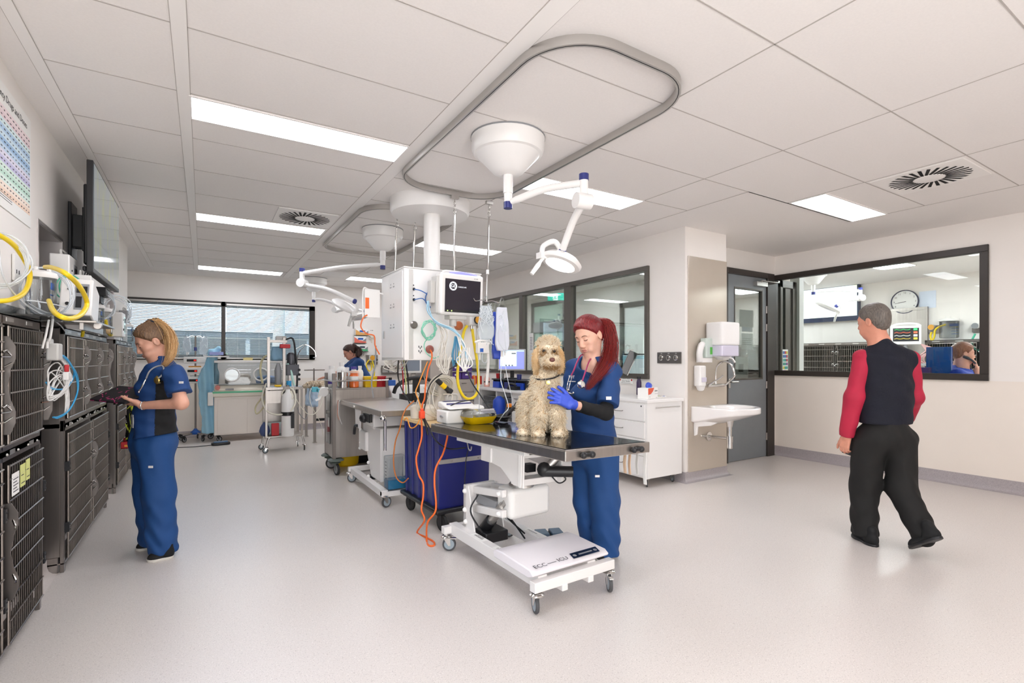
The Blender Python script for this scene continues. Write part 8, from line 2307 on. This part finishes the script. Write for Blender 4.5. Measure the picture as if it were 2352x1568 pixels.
w2.face(mat('brow_dark', '4A2A24', .7))
M_red1 = hairmat('red_hair', '540C12', '8C1A22'); M_red2 = hairmat('red_pony', '5C0D0D', '9A221E')
w2.hair(M_red1, hairline, .015,
        lambda P, q: np.minimum(cap(q, (.07, .0, .1), (.098, -.012, .108), .016, .004), ell(q, (-.10, .0, .075), (.03, .03, .03))))
tie = w2.hp((-.115, 0, .085))
w2.combed(M_red1, (-.115, 0, .085), 420, .015)
w2.strands('ponytail', M_red2, [[tie, p(1394, 740, .02), p(1401, 770, .01), p(1398, 810, -.03), p(1380, 850, -.15), p(1350, 893, -.2)], [tie, p(1392, 745, .02), p(1402, 780, .0), p(1404, 810, -.03), p(1398, 840, -.14), p(1360, 880, -.2)], [tie, p(1396, 742, .03), p(1406, 780, .02), p(1405, 810, .0), p(1405, 825, -.03), p(1414, 838, -.05)]], 240, .0015, [.006, .013, .016, .017, .017, .011], 5)
def tunic2(q):
    ax = (.75, .66, 0)
    d = fcap(q, p(1362, 862, .02), p(1360, 935, .02), .125, .13, ax, .82)
    d = su(d, cap(q, sh_n, sh_f, .066, .064), .06)
    d = su(d, fcap(q, p(1360, 935, .02), p(1366, 1020, .03), .135, .168, ax, .86), .06)
    d = su(d, cap(q, nb, p(1360, 850, .02), .066, .075), .05)
    d = su(d, ell(q, p(1344, 900, -.09), (.1, .08, .07)), .05)
    for a, e, f_ in ((sh_n, el_n, .82), (sh_f, el_f, .8)):
        m_ = V(a).lerp(V(e), f_); dr = (V(e) - V(a)).normalized()
        s_ = np.maximum(cap(q, a, V(a).lerp(V(e), f_ + .12), .066, .072), (q - P_(m_)) @ P_(dr))
        d = su(d, s_, .03)
    d = d + fold(q, .012, 15, 9) + .003 * np.sin(q[:, 2] * 60 + q[:, 0] * 30)
    d = np.maximum(d, -(q[:, 2] - p(0, 1022)[2]))
    d = np.maximum(d, -ell(q, p(1352, 836, -.02), (.07, .075, .06)))
    c = q - P_(p(1344, 868, -.12))
    s_ = c @ P_((.66, -.75, 0))
    return np.maximum(d, -np.maximum(-(c[:, 2] - 1.35 * np.abs(s_)) * .6, np.abs(c @ P_((.75, .66, 0))) - .1))
w2.cloth('tunic', tunic2, (-.4, -.4, .76), (.4, .36, 1.42), M_navyscrub)
def sleeve(q):
    d = None
    for a, e, w_ in ((sh_n, el_n, wr_n), (sh_f, el_f, wr_f)):
        c_ = chain(q, [V(a).lerp(V(e), .5), e, V(e).lerp(V(w_), .86 if w_ is wr_n else .95)], [.046, .044, .036], .03)
        k_ = V(e).lerp(V(w_), .78 if w_ is wr_n else .9)
        c_ = np.maximum(c_, (q - P_(k_)) @ P_((V(w_) - V(e)).normalized()))
        d = c_ if d is None else np.minimum(d, c_)
    return d + fold(q, .003, 30, 3)
w2.cloth('undersleeves', sleeve, (-.4, -.5, .9), (.2, .3, 1.32), M_blackcloth)
dirw = (V(el_n) - V(wr_n)).normalized()
w2.cloth('glove', lambda q: np.maximum(su(hg(q) - .0022, cap(q, wr_n, V(wr_n) + dirw * .035, .03, .033), .01), (q - P_(V(wr_n) + dirw * .03)) @ P_(dirw)), (-.5, -.6, .9), (-.1, -.22, 1.32), M_glove, None, .003, 1)
w2.cloth('trousers', trous(hip, [(p(1350, 1045, .1), p(1350, 1150, .1), p(1362, 1285, .1)), (p(1382, 1045, -.03), p(1388, 1150, -.04), p(1393, 1288, -.05))], 7, .115, .098, .088, .025), (-.32, -.3, .0), (.3, .34, .96), M_trouser)
b = B(); b.cb(p(1372, 1093, -.155), (.03, .008, .014)); b.done('pocket_tag', M_tagw, w2.t, sm=0)
b = B(); b.cb(p(1398, 914, -.292), (.034, .012, .02)); b.done('sleeve_tag', M_tagw, w2.t, sm=0)
b = B(); text(b, 'VET', .028, Mx.Translation(p(1313, 866, -.1)) @ Mx.Rotation(R(-38), 4, 'Z') @ Mx.Rotation(R(80), 4, 'X'), .002)
b.box(-.03, -.002, -.025, .03, .002, -.02, Mx.Translation(p(1313, 868, -.1)) @ Mx.Rotation(R(-38), 4, 'Z'))
b.done('chest_lettering', M_tagw, w2.t, sm=0)
w2.shoe(p(1405, 1292, .0)[:2] + (.0,), p(1375, 1300, -.14)[:2] + (.0,), M_blackcloth, M_sole)
w2.shoe(p(1370, 1280, .14)[:2] + (.0,), p(1342, 1285, .0)[:2] + (.0,), M_blackcloth, M_sole)
M_mag = mat('magenta_tube', '9C2A5E', .35)
steth('magenta stethoscope around the neck of the red haired person', w2, [p(1312, 862, -.15), p(1318, 850, -.15), p(1326, 830, -.1), p(1336, 815, -.02), p(1362, 812, .05), p(1352, 832, -.1), p(1344, 855, -.19), p(1337, 876, -.22)], [[p(1309, 862, -.15), p(1304, 880, -.18), p(1303, 898, -.2), p(1313, 904, -.22), p(1317, 902, -.23)], [p(1316, 862, -.15), p(1310, 878, -.18), p(1306, 895, -.2)]], (V(p(1335, 883, -.24)), (-.4, -1, 0)), M_mag, M_chrome)

# ------------------------------------------------------------------ man walking away
mn = Person('person in navy vest and red sleeves walking away toward the far window', 2030, 3.72, .0046, 'D3927A', 'B07060', 1.03, True)
p = mn.p
mn.head(p(2006, 738, .0), (-.36, .92, -.12), (-.08, .08, 1))
nb = p(2022, 795, .0); sh_l, sh_r = p(1982, 822, .02), p(2088, 824, -.02)
el_l, wr_l = p(1961, 915, .02), p(1944, 1003, .08)
el_r, wr_r = p(2098, 912, .02), p(2085, 965, .2)
hip = p(2032, 1000, 0)
Ml = frame(V(p(1936, 1045, .1)) - V(wr_l), V((-.9, -.4, .1)))
Mr_ = frame((-.3, .6, -.3), V((.6, -.4, .3)))
legs = [(p(1998, 1010, .02), p(1986, 1115, .06), p(1986, 1232, .0)), (p(2066, 1010, -.02), p(2070, 1118, -.06), p(2122, 1225, -.26))]
mn.skin_mesh([
    (lambda q: cap(q, mn.hp((-.02, 0, -.06)), nb, .05, .055), .04),
    (lambda q: fcap(q, nb, p(2032, 880, 0), .08, .13, (0, 1, 0), .7), .05),
    (lambda q: fcap(q, p(2032, 880, 0), hip, .13, .13, (0, 1, 0), .7), .05),
    (lambda q: chain(q, [sh_l, el_l, wr_l], [.05, .042, .03], .03), .03),
    (lambda q: chain(q, [sh_r, el_r, wr_r], [.05, .042, .03], .03), .03),
    (lambda q: hand_sdf((q - P_(wr_l)) @ Ml * P_((1, -1, 1)), (.35, .5, .4), .03, .5), .012),
    (lambda q: hand_sdf((q - P_(wr_r)) @ Mr_, (.4, .5, .4), .03, .5), .012),
    (lambda q: chain(q, legs[0], [.085, .058, .045], .03), .03),
    (lambda q: chain(q, legs[1], [.085, .058, .045], .03), .03)],
    (-.42, -.42, .04), (.42, .42, 1.82))
mn.face(mat('brow_grey', '6A6058', .7))
mn.hair(hairmat('grey_brown_hair', '4C4540', '756C64'), lambda q: hairline(q, -.085, 1.05, .012), .007)
def vest(q):
    d = fcap(q, p(2034, 838, 0), p(2034, 900, 0), .165, .165, (0, 1, 0), .72)
    d = su(d, fcap(q, sh_l, sh_r, .062, .062, (0, 0, 1), .9), .07)
    d = su(d, fcap(q, p(2034, 900, 0), p(2034, 985, 0), .168, .178, (0, 1, 0), .72), .06)
    d = su(d, cap(q, nb, p(2018, 775, .0), .072, .064), .04)
    d = d + fold(q, .007, 9, 12) + .0018 * np.sin(q[:, 2] * 50 + 3 * np.sin(q[:, 0] * 9)) 
    d = np.maximum(d, -(q[:, 2] - p(0, 972)[2] + .03 * (q[:, 0] > 9)))
    d = np.maximum(d, q[:, 2] - p(0, 769)[2])
    for a in (sh_l, sh_r):
        x = np.sign(a[0]) if abs(a[0]) > .01 else 1
    d = np.maximum(d, -(cap(q, V(sh_l) + V((-.07, 0, .0)), V(sh_l) + V((-.12, 0, -.4)), .075, .09)))
    return np.maximum(d, -(cap(q, V(sh_r) + V((.07, 0, .0)), V(sh_r) + V((.12, 0, -.4)), .075, .09)))
mn.cloth('vest', vest, (-.36, -.24, .8), (.36, .24, 1.56), mat('navy_vest', '080B1C', .85, var=.1, scale=8, bump=.2, bscale=60))
def rsleeve(q):
    d = None
    for a, e, w_, f_ in ((sh_l, el_l, wr_l, 1.), (sh_r, el_r, wr_r, 1.)):
        c_ = chain(q, [a, e, w_], [.07, .06, .044], .04)
        c_ = np.maximum(c_, (q - P_(V(e).lerp(V(w_), .97))) @ P_((V(w_) - V(e)).normalized()))
        d = c_ if d is None else np.minimum(d, c_)
    return d + fold(q, .008, 14, 4) + .001 * np.sin(q[:, 2] * 60 + q[:, 0] * 20)
mn.cloth('red_sleeves', rsleeve, (-.4, -.2, .74), (.4, .36, 1.52), mat('crimson_cloth', 'B01C3C', .75, var=.1, scale=7))
mn.cloth('trousers', trous(hip, legs, 15, .115, .094, .086, .05), (-.38, -.44, .04), (.44, .3, 1.0), mat('black_trousers', '0C0A09', .8, var=.1, scale=6))
mn.shoe(p(2012, 1245, -.12)[:2] + (.0,), p(1962, 1222, .13)[:2] + (.0,), M_blackcloth, M_black, .05, .07)
hq_, tq_ = V(p(2138, 1236, -.36)), V(p(2126, 1266, -.27)); tq_.z = .02; hq_.z = .17
mn.shoe(tuple(hq_ + V((.02, -.06, 0))), tuple(tq_ + V((-.05, .06, 0))), M_blackcloth, M_black, .05, .07)
ph_ = thing('folder', 'small dark wallet in the hand of the person in the navy vest', 'wallet', at_person(mn, p(1957, 1022, .1)), -YAW)
ph_.rotation_euler = (0, R(18), -YAW - R(40))
b = B(); b.box(-.045, -.012, -.08, .045, .012, .08); b.done('cover', M_black, ph_, bev=.006)
b = B(); b.tube(cr([(-.03, -.013, .07), (.01, -.015, .075), (.04, -.013, .06)], 4), .002, 5); b.done('zip', M_alum, ph_, sm=60)

# ------------------------------------------------------------------ nurse bending over the back table
nz = Person('dark haired person in glasses and blue scrubs bending over the back table', 815, 8.7, .0075, 'D49A82')
p = nz.p
nz.head(p(803, 809, 0), (-.84, -.3, -.46), (-.44, -.05, .9))
nb = p(815, 826, .02); sh_n, sh_f = p(826, 834, -.15), p(806, 838, .2)
el_n, wr_n = p(790, 858, -.25), p(752, 865, -.22); el_f, wr_f = p(786, 852, .2), p(750, 866, .1)
hip = p(842, 885, .0)
Mn = frame(V(p(738, 867, -.2)) - V(wr_n), (0, 0, 1)); Mf = frame(V(p(735, 868, .05)) - V(wr_f), (0, 0, 1))
nz.skin_mesh([
    (lambda q: cap(q, nz.hp((-.03, 0, -.06)), nb, .05, .058), .04),
    (lambda q: fcap(q, nb, hip, .08, .13, (1, 0, .3), .8), .05),
    (lambda q: chain(q, [sh_n, el_n, wr_n], [.05, .042, .03], .03), .03),
    (lambda q: chain(q, [sh_f, el_f, wr_f], [.05, .042, .03], .03), .03),
    (lambda q: hand_sdf((q - P_(wr_n)) @ Mn, (.15, .2, .2), .05, .6), .012),
    (lambda q: hand_sdf((q - P_(wr_f)) @ Mf * P_((1, -1, 1)), (.15, .2, .2), .05, .6), .012),
    (lambda q: chain(q, [hip, p(842, 940, 0), p(845, 1002, 0)], [.1, .07, .05], .03), .03)],
    (-.72, -.42, .04), (.45, .45, 1.7))
nz.face(mat('brow_dark', '4A2A24', .7), glasses=M_print)
M_darkhair = hairmat('dark_brown_hair', '2A1712', '4E2E24')
nz.hair(M_darkhair, hairline, .013, lambda P, q: ell(q, (-.115, 0, .05), (.05, .05, .06)))
b = B(); b.tube([nz.hp((-.09 + .03 * math.cos(a) * .4, .035 * math.sin(a), .085 + .03 * math.cos(a))) for a in np.linspace(0, 2 * math.pi, 12, endpoint=False)], .013, 6, closed=True); b.done('hair_scrunchie', mat('grey_scrunchie', '8A8288', .8), nz.t, sm=60)
nz.strands('hair_tuft', M_darkhair, [[nz.hp((-.1, 0, .08)), p(822, 802, 0), p(824, 812, -.02), p(820, 820, -.03)]], 40, .006, [.01, .03, .035, .03], 9)
def tunic3(q):
    d = fcap(q, p(818, 836, .02), hip, .14, .17, (1, 0, .4), .85)
    d = su(d, cap(q, sh_n, sh_f, .075, .075), .06)
    for a, e in ((sh_n, el_n), (sh_f, el_f)):
        k_ = V(a).lerp(V(e), .75)
        d = su(d, np.maximum(cap(q, a, V(a).lerp(V(e), .9), .075, .08), (q - P_(k_)) @ P_((V(e) - V(a)).normalized())), .03)
    d = d + fold(q, .009, 9, 2)
    return np.maximum(np.maximum(d, -ell(q, nb, (.07, .08, .06))), -(q[:, 2] - .8))
nz.cloth('tunic', tunic3, (-.45, -.42, .75), (.5, .45, 1.5), M_navyscrub, None, .009)
nz.cloth('trousers', trous(hip, [(V(hip) + V((0, .09, -.05)), p(842, 940, .1), p(846, 1004, .1)), (V(hip) + V((0, -.09, -.05)), p(842, 940, -.08), p(846, 1006, -.08))], 3), (-.2, -.4, 0), (.5, .4, 1.1), M_trouser, None, .01)

# ------------------------------------------------------------------ person on the telephone in the ward
rc = Person('auburn haired person in a royal blue top on the telephone behind the dark framed window', 2214, 5.85, .005, 'DDA48E', 'B8645C')
p = rc.p
rc.head(p(2213, 812, 0), (.9, -.32, -.08), (0, 0, 1))
nb = p(2207, 846, .01); sh_n, sh_f = p(2200, 862, -.16), p(2212, 860, .17)
el_n, wr_n = p(2248, 880, -.12), p(2243, 846, -.06)
Mt = frame(V(p(2236, 822, -.04)) - V(wr_n), (.8, -.5, .2))
rc.skin_mesh([
    (lambda q: cap(q, rc.hp((-.03, 0, -.06)), nb, .05, .058), .04),
    (lambda q: fcap(q, nb, p(2206, 905, 0), .08, .13, (1, 0, 0), .8), .05),
    (lambda q: chain(q, [sh_n, el_n, wr_n], [.048, .04, .03], .03), .03),
    (lambda q: hand_sdf((q - P_(wr_n)) @ Mt, (.5, .6, .5), .03, .6), .012),
    (lambda q: cap(q, sh_f, p(2225, 900, .15), .048, .04), .03)],
    (-.3, -.35, .85), (.3, .35, 1.62))
rc.face(mat('brow_auburn', '7A4A30', .7), iris='3A2A20')
M_auburn = hairmat('auburn_hair', '6A3A28', '9C6444')
rc.hair(M_auburn, hairline, .014, lambda P, q: ell(q, (-.09, 0, .03), (.04, .045, .06)))
def top4(q):
    d = fcap(q, p(2206, 866, 0), p(2206, 915, 0), .14, .15, (1, 0, 0), .85)
    d = su(d, cap(q, sh_n, sh_f, .07, .07), .06)
    d = su(d, cap(q, nb, p(2206, 858, .01), .07, .08), .05)
    k_ = V(sh_n).lerp(V(el_n), .6)
    d = su(d, np.maximum(cap(q, sh_n, V(sh_n).lerp(V(el_n), .8), .07, .075), (q - P_(k_)) @ P_((V(el_n) - V(sh_n)).normalized())), .03)
    return np.maximum(d + fold(q, .006, 12, 6), -ell(q, p(2214, 843, -.03), (.075, .08, .06)))
rc.cloth('top', top4, (-.3, -.35, .86), (.3, .35, 1.36), mat('royal_scrub', '1C3FA8', .7), None, .007)
o = thing('telephone_handset', 'grey telephone handset held by the person behind the window', 'telephone', at_person(rc, p(2233, 832, -.06)), -YAW)
b = B(); b.tube(cr([(-.1, .0, .07), (-.04, -.03, .03), (.01, -.03, -.02), (.02, .0, -.06)], 5), [.016] * 4 + [.011] * 8 + [.016] * 4, 10); b.done('handset', M_print, o, sm=60)
# ------------------------------------------------------------------ small details on the inner window, then one mesh per separate piece
p, q = at_x(1225, 842, 4.48), at_x(1216, 765, 4.48)
b = B(); b.box(4.478, p.y, p.z, 4.482, q.y, q.z); o = tag(b.done('notice_strip', M_paper, sm=0), 'narrow white notice strip taped upright on the inner window frame behind the dog', 'notice')
b = B()
for k in range(9): b.box(4.4772, p.y + .02, p.z + (q.z - p.z) * (.5 + .045 * k), 4.478, q.y - .02, p.z + (q.z - p.z) * (.515 + .045 * k))
b.done('writing', M_print, o, sm=0)
def separate(names, gap=.012):
    for o in [x for x in sc.objects if x.type == 'MESH' and x.name.split('.')[0] in names and len(x.data.vertices) < 60000]:
        me = o.data
        if me.users > 1: continue
        n = len(me.vertices)
        par = list(range(n))
        def root(i):
            while par[i] != i:
                par[i] = par[par[i]]; i = par[i]
            return i
        for e in me.edges:
            a, c = root(e.vertices[0]), root(e.vertices[1])
            if a != c: par[a] = c
        isl = {}
        for i in range(n): isl.setdefault(root(i), []).append(i)
        keys = list(isl)
        bb = [(np.min([me.vertices[i].co for i in isl[k]], 0), np.max([me.vertices[i].co for i in isl[k]], 0)) for k in keys]
        grp = list(range(len(keys)))
        for i in range(len(keys)):
            for j in range(i):
                d = np.maximum(0, np.maximum(bb[i][0] - bb[j][1], bb[j][0] - bb[i][1]))
                if (d ** 2).sum() ** .5 <= gap and grp[i] != grp[j]:
                    a, c = grp[i], grp[j]
                    grp = [c if g == a else g for g in grp]
        gs = sorted(set(grp))
        if len(gs) < 2: continue
        for gi, g in enumerate(gs):
            vid = sorted(i for k, q in zip(keys, grp) if q == g for i in isl[k])
            mp = {v: i for i, v in enumerate(vid)}
            m2 = bpy.data.meshes.new(me.name)
            pol = [pl for pl in me.polygons if pl.vertices[0] in mp]
            m2.from_pydata([me.vertices[v].co for v in vid], [], [[mp[v] for v in pl.vertices] for pl in pol])
            for m in me.materials: m2.materials.append(m)
            m2.polygons.foreach_set('material_index', [pl.material_index for pl in pol])
            m2.shade_smooth(); m2.set_sharp_from_angle(angle=R(38) if len(vid) < 8000 else R(180))
            if gi == 0: first = m2; continue
            c = o.copy(); c.data = m2; COL.objects.link(c)
        o.data = first
separate({'hinge', 'label_holder', 'knob', 'corner_channel', 'key_light', 'tie_cleat', 'pivot_cap', 'lift_cable', 'rivet', 'corner_post', 'bumper', 'hanger', 'undersleeves', 'red_sleeves', 'red_spot', 'desk_icons', 'pin_holes', 'eye'}, .012)
separate({'mounting_arm', 'tilt_lever', 'panel', 'pull', 'bracket'}, .03)
